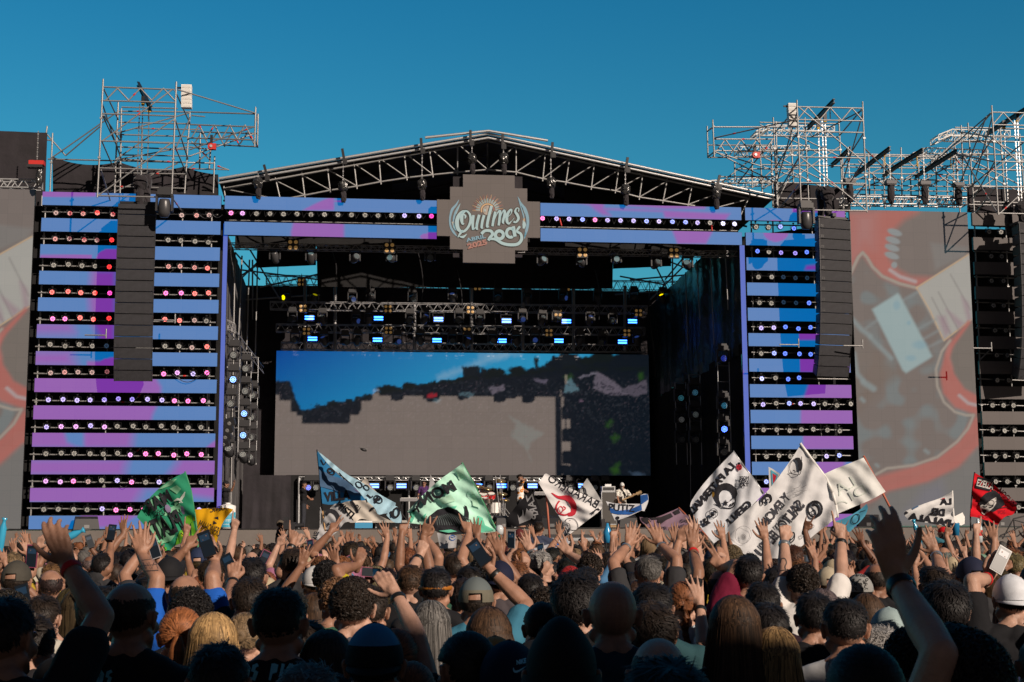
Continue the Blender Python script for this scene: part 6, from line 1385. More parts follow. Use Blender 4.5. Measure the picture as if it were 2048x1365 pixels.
d.line(Q(z,(600,495),(650,470),(690,480),(730,420),(750,370)),[2,5,6,5,1.5],3); d.line(Q(z,(670,520),(700,500),(715,520)),2.5,3)
d.text('MAR', z(588,490), z(238,668), 175/6.827, 0, .03, True); d.text('DEL', z(482,672), z(335,708), 82/6.827, 0, .0, True); d.text('PLATA', z(745,862), z(245,1078), 275/6.827, 0, .035, True)
flag('green flag with mirrored black words MAR DEL PLATA and lime houses', 22, [(Q(z,(95,715),(230,500),(400,320),(560,200),(752,103)), Q(z,(752,103),(830,350),(880,650),(922,975)), Q(z,(410,1287),(500,1245),(600,1115),(760,1050),(922,975)), Q(z,(95,715),(210,850),(270,1000),(340,1140),(410,1287)))],
     [fmat('flag_green', (.025,.24,.13), .2, .2, 3)], [(.16,60,-35),(.05,24,-50)], 1., d, (z(750,92), z(832,350), z(882,650), z(924,975), z(930,1250)), 'greenpole', [INK,LG1,LIME,WH,YEL,LIL])
# 2 yellow
d = Draw(); d.text('JUEVIC', z(1330,605), z(1095,650), 60/6.827, 0, .02, True); d.text('MAHONERS', z(920,860), z(1215,980), 120/6.827, 0, -.005); d.poly(Q(z,(1140,760),(1190,800),(1135,812))); d.poly(Q(z,(1150,720),(1205,705),(1210,750)))
flag('small yellow flag with black scribbled letters beside the green flag', 26, [(Q(z,(880,612),(1000,600),(1200,588),(1330,590),(1412,612)), Q(z,(1412,612),(1300,745),(1230,880),(1185,1065)), Q(z,(925,960),(1000,1008),(1100,990),(1185,1065)), Q(z,(880,612),(905,780),(925,960)))], [fmat('flag_yellow', (.72,.38,.01), .35)], [(.14,48,-60),(.06,20,10)], 2., d)
# 3 blue flag, three panels; its shade side is darkened in the colour
z = zf(620, 890, 6.825); d = Draw(); MIDB = fmat('flag_mid_blue', (.09,.17,.30), .3)
d.poly(Q(z,(122,330),(300,420),(480,480),(600,560),(740,690),(600,690),(400,640),(140,570)),1)
d.text('VILLA', z(200,770), z(555,735), 118/6.825, 0, .045)
d.line(spline(Q(z,(150,200),(190,270),(230,220),(260,260)),4),2,0); d.ring(z(290,370),7,5,2.6,0,rot=30); d.ring(z(275,345),5,4,2,0)
for k in range(6): d.line(Q(z,(600+k*18,600+k*14),(640+k*16,625+k*8)),.9,2)
flag('shade side of the blue banner, painted darker, with the word VILLA on a pole', 28, [(Q(z,(95,75),(300,325),(500,505),(690,655)), Q(z,(690,655),(740,710),(765,760)), Q(z,(168,800),(260,818),(400,800),(560,765),(765,760)), Q(z,(95,75),(130,400),(168,800)))], [fmat('flag_blue_shade', (.03,.18,.38), .2)], [(.14,70,20),(.04,22,60)], 3., d, (z(95,66), z(129,400), z(168,910)), 'black_metal', [INK,MIDB,LIL])
d = Draw()
for u, v, r in ((670,545,7),(770,585,6),(930,745,9)): d.ring(z(u,v),r,r*.7,2.2,0,rot=40); 
d.ellipse(z(905,755),3.5,7,0,rot=25); d.ellipse(z(945,745),2,3,0); d.line(spline(Q(z,(400,380),(440,430),(520,500),(590,560)),3),2,0); d.line(Q(z,(780,680),(830,720),(860,700)),3,0); d.line(Q(z,(760,735),(780,790)),3,0)
LBL = fmat('flag_light_blue', (.45,.70,.84), .2, .15)
flag('light blue streaming part of the blue banner with drawn eyes', 27.7, [(Q(z,(95,75),(250,200),(480,385),(720,520),(960,680),(1172,795)), Q(z,(1172,795),(1150,870),(1080,935)), Q(z,(765,760),(880,860),(930,950),(1010,940),(1080,935)), Q(z,(95,75),(280,300),(480,465),(640,610),(765,760))),
      (Q(z,(1150,830),(1200,850),(1230,885)), Q(z,(1230,885),(1250,980),(1245,1066)), Q(z,(1040,960),(1140,1055),(1245,1066)), Q(z,(1150,830),(1090,900),(1040,960)))], [LBL], [(.16,46,50),(.05,18,35)], 4., d)
d = Draw(); d.ring(z(1178,925),6,9.5,3.6,0,rot=15); d.line(Q(z,(1105,905),(1120,985)),4,0)
mbx = MB(); dpx = flagmap(27.7, [(.16,46,50),(.05,18,35)], 4.); d.into(mbx, lambda x, y: P(x, y, dpx(x, y)-.03), 4); o = mbx.build('painted_letters', [INK]); o.parent = [q_ for q_ in COL.objects if q_.name.startswith('flag')][-1]; o.matrix_basis = o.parent.matrix_basis.inverted()
tube_obj('pole', P(*z(1243,1070),27.8), P(*z(1252,1215),27.8), .012, o.parent, 'black_metal')
# 4 beige + grey behind it
d = Draw(); d.line(spline(Q(z,(560,760),(620,850),(650,930)),4),5,0); d.text('GLI', z(600,860), z(665,900), 9, 0, .02); d.ring(z(880,905),9,7,1.4,0,rot=20,a0=150,a1=330); d.line(spline(Q(z,(820,905),(850,870),(880,860)),3),4,0)
BEI = fmat('flag_beige', (.68,.62,.54), .2)
flag('beige flag with dark lettering streaming behind the blue banner', 31, [(Q(z,(440,800),(540,750),(640,742),(760,760)), Q(z,(760,760),(870,850),(930,950),(1112,1042)), Q(z,(620,1062),(700,1010),(850,1040),(980,1030),(1112,1042)), Q(z,(440,800),(530,940),(620,1062))),
      (Q(z,(690,520),(762,450)), Q(z,(762,450),(860,590),(960,690)), Q(z,(720,560),(840,640),(960,690)), Q(z,(690,520),(720,560)))], [BEI], [(.15,50,-70),(.05,20,-50)], 5., d)
d = Draw(); d.line(spline(Q(z,(215,960),(260,905),(330,920),(385,1000),(370,1090),(300,1150)),5),[6,8,9,9,8,3],0); d.line(Q(z,(235,1075),(275,1085)),2,0); d.line(Q(z,(262,1060),(240,1108)),2,0); d.line(spline(Q(z,(200,1165),(300,1160),(400,1150)),3),2,0); d.text('MISTI', z(345,830), z(560,1010), 13, 0, .05); d.text('AXEL', z(80,1300), z(125,1190), 9, 0, .03)
GRF = fmat('flag_grey_white', (.46,.46,.47), .3)
flag('grey white flag with black swirl hanging low left of the beige flag', 26.5, [(Q(z,(215,960),(290,850),(345,805),(430,800)), Q(z,(430,800),(530,960),(600,1060)), Q(z,(58,1290),(140,1320),(230,1290),(380,1180),(480,1060),(600,1060)), Q(z,(215,960),(130,1130),(58,1290)))], [GRF], [(.13,40,-60),(.05,17,-40)], 6., d, (z(172,905), z(228,1345)), 'bamboo', n=40)
# 5 mint
z = zf(560, 880, 4.096); d = Draw(); M2 = fmat('flag_mint_dark', (.14,.55,.38), .2); GRN2 = fmat('flag_pale_mint', (.52,.82,.64), .2)
for pts in ([(1060,600),(1110,560),(1100,640),(1080,680),(1060,660)],[(1240,620),(1330,560),(1450,540),(1440,560),(1330,580)],[(1620,620),(1660,640),(1680,700),(1760,740),(1640,760),(1600,700)],[(1350,400),(1400,380),(1380,430),(1300,470)],[(1150,640),(1200,600),(1180,670)],[(1480,700),(1700,730),(1700,745),(1500,740)]): d.poly(Q(z,*pts),1)
for pts in ([(1440,250),(1500,230),(1520,300),(1470,330)],[(1300,480),(1400,450),(1440,500),(1330,530)],[(1560,400),(1600,450),(1640,560),(1580,540)]): d.poly(Q(z,*pts),2)
d.poly(Q(z,(1205,685),(1222,625),(1290,572),(1375,550),(1450,575),(1510,630),(1545,690),(1600,755),(1510,768),(1360,778),(1240,735)),0); d.poly(Q(z,(1510,535),(1530,545),(1548,600),(1545,670),(1520,640)),0)
HL = fmat('flag_grey_brush', (.12,.16,.16), .1)
for k in range(16): u = 1250+k*17; d.line(spline(Q(z,(u,600+abs(k-8)*5),(u+30,640),(u+40+k*3,700)),3),.9,3)
d.poly(Q(z,(1300,745),(1400,735),(1450,750),(1380,762)),1)
d.text('MON', z(1450,405), z(1168,540), 88/4.096, 0, .04, True, shear=.1); d.line(Q(z,(1150,480),(1120,560),(1085,590)),4,0); d.line(Q(z,(1115,540),(1140,595)),4,0)
flag('large mint green flag with mirrored black letters and black hair drawing', 20, [(Q(z,(1043,590),(1150,472),(1300,335),(1400,262),(1495,194)), Q(z,(1495,194),(1600,390),(1700,590),(1786,755)), Q(z,(1060,682),(1210,705),(1300,760),(1400,778),(1600,765),(1786,755)), Q(z,(1043,590),(1075,625),(1060,682)))], [fmat('flag_mint', (.50,.84,.68), .2, .25, 4)], [(.16,58,-38),(.05,22,-60)], 7., d, (z(1490,188), z(1602,390), z(1702,590), z(1800,800)), 'greenpole', [INK,M2,GRN2,HL])
# 6 black flag
z = zf(980, 880, 4.096); d = Draw(); GY = fmat('flag_grey_paint', (.20,.20,.21), .1)
d.text('ZARPA', z(300,462), z(372,690), 62/4.096, 0, .02, True) if False else d.text('ZARP', z(345,440), z(402,640), 58/4.096, 0, .02, True)
d.poly(Q(z,(225,610),(240,640),(262,620),(268,570),(285,630),(300,560),(315,580),(345,580),(358,620),(330,655),(240,690)),0)
flag('black flag with grey letters and splash in front of the singer', 29, [(Q(z,(128,660),(200,560),(280,470),(338,402)), Q(z,(338,402),(372,480),(405,560),(428,660)), Q(z,(200,715),(300,700),(360,690),(428,660)), Q(z,(128,660),(160,690),(200,715)))], [fmat('flag_black', (.008,.008,.01), .05)], [(.12,40,-50)], 8., d, dmats=[GY])
# 7 white red emblem
d = Draw(); RDP = fmat('flag_red_paint', (.50,.03,.05), .2); BLP = fmat('flag_blue_paint', (.03,.12,.40), .2)
d.text('BARADERO', z(868,562), z(468,335), 68/4.096, 0, .0, True)
d.line(spline(Q(z,(505,435),(560,470),(640,480),(685,540),(680,600),(640,612),(700,600)),5),[1.5,5,12,12,10,6,1.5],1); d.line(spline(Q(z,(640,610),(600,615),(550,590),(545,540),(570,500)),5),3,1); d.line(spline(Q(z,(560,560),(580,600),(600,570),(580,545),(560,560)),4),1.6,1); d.line(spline(Q(z,(600,545),(620,560),(600,580)),3),2,1)
d.line(spline(Q(z,(620,660),(640,645),(690,650),(718,690),(720,735),(690,740),(660,735),(650,690),(622,680),(620,660)),5),1.1,0); d.ellipse(z(655,660),.8,.8)
for pts in ([(600,760),(620,720),(640,760),(655,720)],[(610,790),(640,770),(660,780)],[(840,610),(870,570),(900,575)],[(830,600),(890,560)]): d.line(spline(Q(z,*pts),3),2.4,0)
flag('white flag with mirrored word BARADERO and red swirl emblem on a terracotta pole', 25, [(Q(z,(396,350),(430,310),(465,277),(560,350),(730,430),(922,515)), Q(z,(922,515),(915,560),(880,600)), Q(z,(600,800),(660,770),(760,690),(880,600)), Q(z,(396,350),(450,440),(520,560),(600,690),(600,800)))], [fmat('flag_white_a', (.72,.71,.71), .2)], [(.15,52,-35),(.05,20,-70)], 9., d, (z(458,390), z(492,862)), 'redpole', [INK,RDP], poler=.018)
d = Draw(); d.line(spline(Q(z,(730,410),(760,380),(775,440)),3),2,0); d.line(spline(Q(z,(750,400),(780,400),(790,450)),3),1.5,0)
flag('small white triangular flag right behind the red emblem flag', 33, [(Q(z,(722,415),(760,365),(796,314)), Q(z,(796,314),(860,410),(918,510)), Q(z,(740,430),(830,470),(918,510)), Q(z,(722,415),(740,430)))], [fmat('flag_white_b', (.58,.58,.57), .3)], [(.1,30,30)], 10., d)
d = Draw(); flag('small pale flag tip behind the mint flag', 34, [(Q(z,(-258+480,0),(0,0)) if False else [(857,985),(861,949)], [(861,949),(872,972)], [(853,1000),(872,972)], [(857,985),(853,1000)])], [GRF], [(.05,30,20)], 10.5, None, n=10)
# 8 blue and white
d = Draw(); d.poly(Q(z,(975,555),(1060,580),(1150,570),(1240,530),(1245,575),(1150,612),(1050,612),(990,598)),1); d.text('PUTIZ', z(972,578), z(1185,592), 58/4.096, 0, .015); d.ellipse(z(1045,640),4,3.4,0); d.poly(Q(z,(1232,455),(1290,446),(1298,490),(1255,520),(1236,530)),1)
flag('blue and white flag with the letters PUTIZ below the guitarist', 31, [(Q(z,(950,504),(1020,520),(1100,524),(1240,524)), Q(z,(1240,524),(1252,555),(1240,580)), Q(z,(1022,660),(1060,655),(1150,622),(1240,580)), Q(z,(950,504),(990,590),(1022,660))),
      (Q(z,(1232,455),(1262,442),(1292,446)), Q(z,(1292,446),(1298,500),(1265,585)), Q(z,(1225,560),(1240,580),(1265,585)), Q(z,(1232,455),(1236,500),(1225,560)))], [fmat('flag_white_c', (.7,.72,.76), .2)], [(.12,34,40)], 11., d, (z(1042,655), z(1040,745)), 'black_metal', [INK,BLP], n=34)
# 9 pink
d = Draw(); DKP = fmat('flag_dark_pattern', (.035,.03,.035), .1)
for pts in ([(1240,640),(1290,635),(1320,670),(1290,690),(1250,665)],[(1310,640),(1430,630),(1400,650),(1330,655)],[(1380,640),(1480,600),(1500,630),(1440,660),(1400,690),(1370,670)],[(1500,590),(1545,565),(1560,600),(1520,615)]): d.poly(Q(z,*pts),1)
d.text('AYESHO', z(1690,668), z(1560,680), 26/4.096, 0, .02, True); d.text('GRANDE', z(1600,722), z(1480,750), 34/4.096, 0, .0, True); d.text('LA', z(1700,730), z(1650,742), 28/4.096, 0, .0, True); d.text('FTZ', z(1445,735), z(1390,735), 22/4.096, 0, .03, True)
flag('dusty pink flag with black patches drooping left of the two big white flags', 27, [(Q(z,(1225,632),(1330,642),(1440,604),(1546,557)), Q(z,(1546,557),(1640,640),(1742,748)), Q(z,(1290,716),(1400,735),(1550,752),(1742,748)), Q(z,(1225,632),(1240,670),(1290,716)))], [fmat('flag_pink', (.26,.17,.23), .2, .2)], [(.13,44,70),(.05,20,50)], 12., d, (z(1545,555), z(1790,800)), 'redpole', [INK,DKP])
# 10 la paternal
z = zf(1380, 890, 6.5); d = Draw(); LB2 = fmat('flag_sky_paint', (.08,.33,.45), .2); GOLD = fmat('flag_ochre_paint', (.35,.2,.03), .2)
d.text('LA PATERNAL', z(592,282), z(48,905), 88/6.5, 0, .05, True); d.text('GERLI', z(815,778), z(535,1045), 92/6.5, 0, .05, True)
d.line(spline(Q(z,(400,800),(355,720),(350,630),(400,560),(480,540),(550,580),(580,640),(570,700)),5),[4,8,11,13,13,13,12,4],0); d.line(spline(Q(z,(590,500),(600,600),(590,720),(575,790),(520,825),(430,815),(370,790),(315,768)),5),[1,2,2.4,2.4,2.4,2,2.4,1],0)
for k in range(5): a = math.radians(-90+72*k); d.line([z(465,757), z(465+38*math.cos(a), 757+42*math.sin(a))],[4,1],0)
d.line(spline(Q(z,(510,790),(545,790),(575,750),(545,770),(520,775)),4),2.2,0); d.line(spline(Q(z,(525,730),(560,690),(580,720)),4),1.4,0)
d.ellipse(z(640,292),5.6,6.4,1); d.ellipse(z(636,243),3.2,2.4,0); d.line([z(625,255),z(650,330)],.7,0)
for u, v in ((620,285),(658,280),(625,315),(660,310)): d.ellipse(z(u,v),1,1,0)
for k, tx in enumerate(('NOTE','VAGU','TAS')): d.text(tx, z(765,448+k*45), z(640,455+k*45), 40/6.5, 0, .05, True)
d.ring(z(305,890),8.5,9,1.3,0); d.line(spline(Q(z,(270,890),(290,920),(320,900)),3),[4,6,2],0); d.line(spline(Q(z,(300,860),(330,870),(345,890)),3),[3,5,2],0)
d.line(spline(Q(z,(165,985),(200,960),(180,1020),(230,990),(205,1035),(265,1010)),3),3.6,0); d.line(Q(z,(215,935),(240,1010)),3,0)
for k in range(3): d.poly(Q(z,(350+k*38,1090-k*16),(372+k*38,1078-k*16),(402+k*26,1158-k*8),(385+k*26,1166-k*8)),2)
d.poly(Q(z,(288,640),(295,610),(303,625),(313,605),(318,650),(300,685),(286,680)),3)
flag('white flag with mirrored words LA PATERNAL GERLI, ladybug and haired face emblem', 21, [(Q(z,(2,830),(20,730),(150,540),(350,310),(565,88)), Q(z,(565,88),(700,280),(830,450),(962,632)), Q(z,(310,1282),(480,1150),(700,900),(962,632)), Q(z,(2,830),(130,1060),(310,1282)))], [fmat('flag_white_d', (.68,.70,.74), .2)], [(.15,62,25),(.06,26,10)], 13., d, (z(562,80), z(702,278), z(832,448), z(962,632)), 'alu', [INK,RDP,LB2,GOLD], poler=.01)
# 11 y encima
z = zf(1460, 880, 5.6875); d = Draw(); G2 = fmat('flag_charcoal', (.05,.05,.06), .1); THN = fmat('flag_pencil', (.16,.16,.17), .1)
d.text('Y ENCIMA', z(700,652), z(350,1075), 98/5.6875, 0, .03, True); d.text("SALTO' EL SU", z(858,748), z(372,1330), 118/5.6875, 0, .03, True)
d.text('CIROSO', z(968,985), z(800,1140), 42/5.6875, 1, -.01, True); d.text('DIEGO', z(830,610), z(745,650), 24/5.6875, 1, -.01, True)
d.line(spline(Q(z,(735,220),(775,225),(800,270),(800,330),(785,350)),4),[3,8,9,7,3],2); d.line(spline(Q(z,(815,190),(815,300),(800,380),(770,400),(700,385),(665,378)),4),1.4,2); d.line(spline(Q(z,(720,225),(685,280),(680,340),(705,385)),4),1.,2); d.line(Q(z,(715,345),(740,355)),2,2); d.line(Q(z,(770,345),(785,340)),2,2)
d.ring(z(965,790),14,15.5,4.6,2,rot=10); d.line(spline(Q(z,(925,820),(960,800),(975,840),(940,850)),4),2.4,2); d.line(spline(Q(z,(950,740),(990,760),(1010,820),(990,860)),4),4,2); d.line(spline(Q(z,(930,760),(960,720),(1000,730)),4),3,2)
for r, w_ in ((16,.6),(5,.6),(3.4,.6),(2,1)): d.ring(z(150,1080 if r > 10 else 1105),r,r*1.1,w_,1,rot=20)
d.line(Q(z,(720,560),(780,540),(800,510),(815,545),(870,515)),.7,1); d.line(Q(z,(710,610),(800,580),(880,572),(800,600)),.7,1)
d.line(spline(Q(z,(650,1130),(680,1070),(730,1060),(725,1140),(660,1190)),4),2.4,2); d.ring(z(700,1100),4,8,2,2,rot=30); d.line(spline(Q(z,(375,740),(365,690),(400,640),(450,640),(465,690),(440,720)),4),[2,5,7,7,5,2],2); d.line(spline(Q(z,(390,730),(410,690),(440,680)),3),2.5,2); d.line(Q(z,(415,600),(430,640)),2,2)
flag('biggest white flag with mirrored hand-painted words and drawings, nearest the camera', 16, [(Q(z,(-15,985),(180,810),(400,612),(650,290),(805,52)), Q(z,(805,52),(960,270),(1090,440),(1160,600),(1218,872)), Q(z,(420,1400),(560,1380),(760,1260),(950,1090),(1120,960),(1218,872)), Q(z,(-15,985),(20,1160),(140,1290),(420,1400)))], [fmat('flag_white_e', (.74,.74,.75), .2)], [(.17,80,25),(.05,30,15)], 14.4, d, (z(798,40), z(965,268), z(1096,438), z(1168,600), z(1205,740), z(1225,885)), 'white', [G2,THN,INK], n=60, poler=.016)
# 12 white on red pole
d = Draw(); PAL = fmat('flag_faded_green', (.62,.67,.63), .2)
d.text('LA', z(1440,520), z(1240,640), 130/5.6875, 0, .0, True); d.text('DI', z(1560,600), z(1400,690), 110/5.6875, 0, .0, True); d.line(spline(Q(z,(1180,740),(1280,700),(1340,720)),4),2.2,0)
flag('plain white flag with faded writing tied to a long red pole', 19, [(Q(z,(1052,398),(1200,330),(1380,260),(1520,203)), Q(z,(1520,203),(1640,400),(1770,590)), Q(z,(1215,845),(1400,770),(1600,690),(1770,598)), Q(z,(1052,398),(1150,560),(1215,845)))], [fmat('flag_white_f', (.76,.77,.75), .2)], [(.12,90,-30),(.05,30,-50)], 15., d, ((1727,912), (1804,1062)), 'redpole', [PAL], poler=.016)
# 13 small light blue
d = Draw(); d.ring(z(1430,900),7,10,1.6,0,rot=30); d.line(Q(z,(1480,820),(1545,800)),1,0)
flag('small light blue and white flag below the faded white flag', 23, [(Q(z,(1178,935),(1330,880),(1470,800),(1555,728)), Q(z,(1555,728),(1568,780),(1540,860),(1480,935)), Q(z,(1300,960),(1350,1050),(1420,990),(1480,935)), Q(z,(1178,935),(1230,980),(1300,960)))], [fmat('flag_cyan', (.10,.38,.55), .35)], [(.1,36,40)], 16., d, n=26)
d = Draw(); d.poly([(1542,940),(1556,950),(1552,966),(1544,975)],1); d.poly([(1545,947),(1553,952),(1550,962),(1546,968)],2)
flag('tiny white, blue and red pennant behind the two big white flags', 26, [([(1537,934),(1545,938)], [(1545,938),(1560,948)], [(1539,985),(1560,948)], [(1537,934),(1538,960),(1539,985)])], [fmat('flag_white_g', (.6,.6,.6), .3)], [(.05,30,0)], 17., d, dmats=[INK,LB2,RDP], n=14)
# 14 del pala
z = zf(1800, 930, 8.03); d = Draw()
d.text('LA', z(832,632), z(640,636), 92/8.03, 0, .06, True); d.text('DEL', z(716,822), z(470,796), 108/8.03, 0, .05, True); d.text('PALALA', z(815,992), z(125,872), 105/8.03, 0, .06, True); d.poly(Q(z,(90,740),(140,770),(100,800),(66,790)),0); d.poly(Q(z,(190,700),(290,650),(300,670),(210,720)),1); d.line(Q(z,(670,550),(720,535)),1.6,2)
flag('white pointed flag with mirrored black words DEL PALA over the stage skirt', 25, [(Q(z,(62,790),(92,740),(400,620),(640,535),(840,428)), Q(z,(840,428),(855,700),(872,1012)), Q(z,(120,860),(200,905),(500,935),(720,975),(872,1012)), Q(z,(62,790),(85,830),(120,860)))], [fmat('flag_white_h', (.72,.72,.72), .2)], [(.14,36,80),(.05,18,60)], 18., d, (z(840,415), z(855,700), z(878,1030)), 'white', [INK,MIDB,RDP])
# 15 red
d = Draw(); SK2 = fmat('flag_greyish_white', (.5,.48,.46), .1); DRD = fmat('flag_dark_red_paint', (.16,.01,.02), .1); PNK = fmat('flag_pink_paint', (.55,.12,.12), .1)
d.text('EZEIZA', z(1213,352), z(1505,420), 150/8.03, 0, .09); d.text('EZEIZA', z(1226,335), z(1490,400), 110/8.03, 1, .02)
d.text('NOGUES', z(1560,430), z(1815,690), 92/8.03, 2, .03); d.text('VOS', z(1570,790), z(1690,790), 62/8.03, 2, .0); d.text('BANCAR', z(1265,860), z(1440,860), 52/8.03, 2, .0)
d.poly(Q(z,(1270,640),(1290,540),(1390,450),(1520,408),(1600,470),(1650,560),(1690,640),(1620,690),(1500,760),(1420,730),(1330,680)),0)
d.poly(Q(z,(1290,655),(1320,640),(1360,655),(1395,620),(1450,570),(1545,520),(1545,620),(1500,690),(1420,760),(1350,805),(1315,780),(1290,710)),1); d.poly(Q(z,(1315,705),(1400,712),(1390,745),(1350,785),(1322,750)),0); d.line(Q(z,(1325,712),(1390,716)),1.4,1); d.line(spline(Q(z,(1330,660),(1370,680),(1395,660)),3),2,0); d.line(spline(Q(z,(1430,690),(1470,680),(1500,650)),3),2.4,0); d.ring(z(1465,610),6,5,1,0); d.line(Q(z,(1545,700),(1640,690),(1720,680)),1.2,0)
flag('red flag with EZEIZA in white letters and a dark haired face drawing', 23, [(Q(z,(1200,128),(1350,215),(1560,365),(1720,520),(1882,688)), Q(z,(1882,688),(1810,800),(1700,815),(1640,825)), Q(z,(1130,832),(1250,850),(1440,910),(1570,962),(1640,825)), Q(z,(1200,128),(1160,450),(1130,832)))], [fmat('flag_red', (.60,.01,.02), .2, .2)], [(.16,44,-40),(.05,18,-60)], 19., d, (z(1200,120), z(1160,450), z(1132,830), z(1136,1060)), 'black_metal', [INK,SK2,DRD,PNK])
# 16 low ones
d = Draw(); d.ring((905,1076),6,5,1.4,0,a0=20,a1=340); d.line([(902,1074),(908,1076)],1.2,0)
flag('white flag with a blue smile drawing half hidden under the mint flag', 21.5, [([(874,1066),(915,1072)], [(915,1072),(912,1096)], [(880,1098),(912,1096)], [(874,1066),(880,1098)])], [GRF], [(.08,30,10)], 20., d, dmats=[BLP], n=20)
d = Draw(); d.poly([(1098,1092),(1118,1086),(1136,1084),(1128,1090),(1106,1096)],0)
flag('crumpled blue and white cloth lying over raised hands below the singer', 20, [([(1065,1098),(1100,1088),(1125,1078),(1141,1084)], [(1141,1084),(1136,1090)], [(1070,1101),(1105,1097),(1136,1090)], [(1065,1098),(1070,1101)])], [fmat('flag_white_i', (.55,.56,.6), .3)], [(.1,22,20)], 21., d, dmats=[BLP], n=24)
# ================================================================== crowd
# shade over the nearest rows: an unseen clad tower added behind the camera
mt = thing('shade_tower', 'unseen black clad scaffold tower added behind the camera to shade the nearest rows', 'tower', (9, -8, 0))
mb = MB(); mb.box((10.0,-6.0,4.5), (13.5,.12,7.28)); mb.build('cladding', M['cloth_dark'], mt); mb = MB(); mb.box((10.0,-8.6,8.08), (13.9,5.2,.14)); mb.build('roof', M['membrane'], mt)
for x in (3.4,6.7,10,13.3,16.6):
    for y in (-6.2,-11.1): tube_obj('upright', (x,y,0), (x,y,8.0), .05, mt)
for z in (.9,2.9,4.9,6.9): tube_obj('ledger', (3.4,-6.25,z), (16.6,-6.25,z), .04, mt); tube_obj('ledger', (3.4,-11.1,z), (16.6,-11.1,z), .04, mt)

PJ = []            # jobs: everything that needs remeshing is queued first
def place_m(x, ytop, D, yaw=0., z0=0., hs=None):
    p = P(x, ytop, D); s = hs or (p.z-z0)/1.785
    return Matrix.Translation((p.x, p.y, z0 if hs is None else p.z-1.785*s)) @ Matrix.Rotation(yaw, 4, 'Z') @ Matrix.Scale(s, 4)
def queue(M4, sp, vox, sm=2, dec=1., **kw):
    B, S, T, hr, _ = prims(sp); j = dict(M=M4, sp=sp, hr=hr, kw=kw, b=remesh(B, vox, sm, dec), s=remesh(S, max(.010, vox*1.6), 3, .8, 'shirt'), t=remesh(T, .016, 2, .5, 'trousers')); PJ.append(j); return j
def hero(x, ytop, D, label, hair=('short','black'), skin='mid', shirt=(.012,.012,.014), f=0, b=1., yaw=0., hy=0., hp=0., R=None, L=None, cap=None, sleeve=.62, n_=None, length=.35, z0=0., hs=None, group='people in the crowd watching the stage', hidden_hair=False, tips=None, smat=None, tone=.28, thick=1., skirt=None):
    M4 = place_m(x, ytop+.012*2844/D*0, D, yaw, z0, hs); inv = M4.inverted(); sp = dict(f=f, b=b, yaw=hy, pitch=hp, sleeve=sleeve)
    for key, a in (('armR', R), ('armL', L)):
        if a is None: continue
        (ex, ey), (wx, wy), (tx, ty), g, dE, dW = a[:6]; dT = a[6] if len(a) > 6 else dW+.02
        E, W_, T_ = inv@P(ex, ey, D+dE), inv@P(wx, wy, D+dW), inv@P(tx, ty, D+dT)
        n = inv.to_3x3()@Vector(a[7] if len(a) > 7 else ((0,-1,0) if g == 'phone' else (0,1,0))); sp[key] = (E, W_, T_, n.normalized(), g)
    near = D < 7.2
    return queue(M4, sp, .0052 if near else .0068, 2, .55 if near else .45, label=label, hair=hair, skin=skin, shirt=shirt, cap=cap, n_=n_ or (2600 if near else 1300), length=length, group=group, tips=tips, smat=smat, tone=tone, thick=thick, f=f, wsc=1. if near else 1.5)
BLK = (.010,.010,.012); CH = (.03,.03,.033)
hero(14,1186,4.3,'dark haired man at the left edge raising a bare right arm in shade',('short','black'),'mid',BLK,hy=-.3,R=((210,1258),(135,1128),(98,1034),'relaxed',.1,.25,.24),b=1.05)
hero(88,1185,7.0,'person in beige T-shirt holding up a phone at the left edge',('short','dark'),'fair',(.45,.42,.36),R=None,L=((92,1322),(62,1238),(54,1196),'phone',.05,.2))
hero(213,1163,5.4,'man with faded haircut and earring turned to the right, on the left',('fade','black'),'fair',BLK,hy=-.75)
hero(264,1150,4.7,'balding man in black shirt with blue lettering on the back, on the left',('bald','dark'),'mid',BLK,b=1.08,hy=-.25)
hero(372,1141,7.2,'man in blue shirt with both arms raised and a tattooed forearm band',('bald','dark'),'mid',(.01,.09,.42),R=((428,1158),(430,1128),(420,1096),'phone',.1,.25),L=((304,1163),(284,1112),(272,1050),'open',.1,.25))
hero(384,1174,6.2,'round black haired head in front of the blue shirted man',('curly','black'),'mid',BLK,n_=2200)
hero(362,1208,5.5,'red haired woman with ponytail tied by a pink band',('tail','red'),'fair',(.5,.5,.5),f=1,n_=3000,length=.22,hy=.15)
hero(428,1219,5.3,'woman with long blonde streaked hair next to the red haired woman',('long','blonde'),'fair',(.02,.12,.3),f=1,n_=3000,length=.42,tone=.4)
hero(478,1172,9.0,'person filming with a phone held sideways above the blonde woman',('short','dark'),'fair',CH,R=((478,1200),(476,1160),(468,1142),'phone',.0,.1))
hero(491,1219,5.9,'woman with fair hair tied in a bun',('bun','dirty'),'fair',(.01,.05,.2),f=1,n_=2600,tone=.4)
hero(440,1274,3.9,'person with round black hair low in front of the blonde woman',('short','black'),'mid',BLK,f=1,n_=2600)
hero(560,1164,4.6,'short haired man in black T-shirt with large blue letters on his back',('fade','black'),'mid',BLK,b=1.12,hy=-.1)
hero(616,1317,3.7,'head with wavy greyish hair at the bottom edge in front of the lettered shirt',('wavy','darkgrey'),'mid',BLK,f=1,n_=3000)
hero(611,1240,6.0,'person with spiky dark hair just right of the lettered shirt man',('short','dark'),'mid',BLK,n_=2200,thick=1.3)
hero(629,1182,8.0,'woman with straight sunlit brown hair behind the lettered shirt man',('long','brown'),'fair',BLK,f=1,length=.35,tone=.4)
hero(706,1152,5.9,'man with tight curly dark hair, bald spot and grey T-shirt',('curly','dark'),'fair',(.06,.065,.08),n_=3400,b=.95)
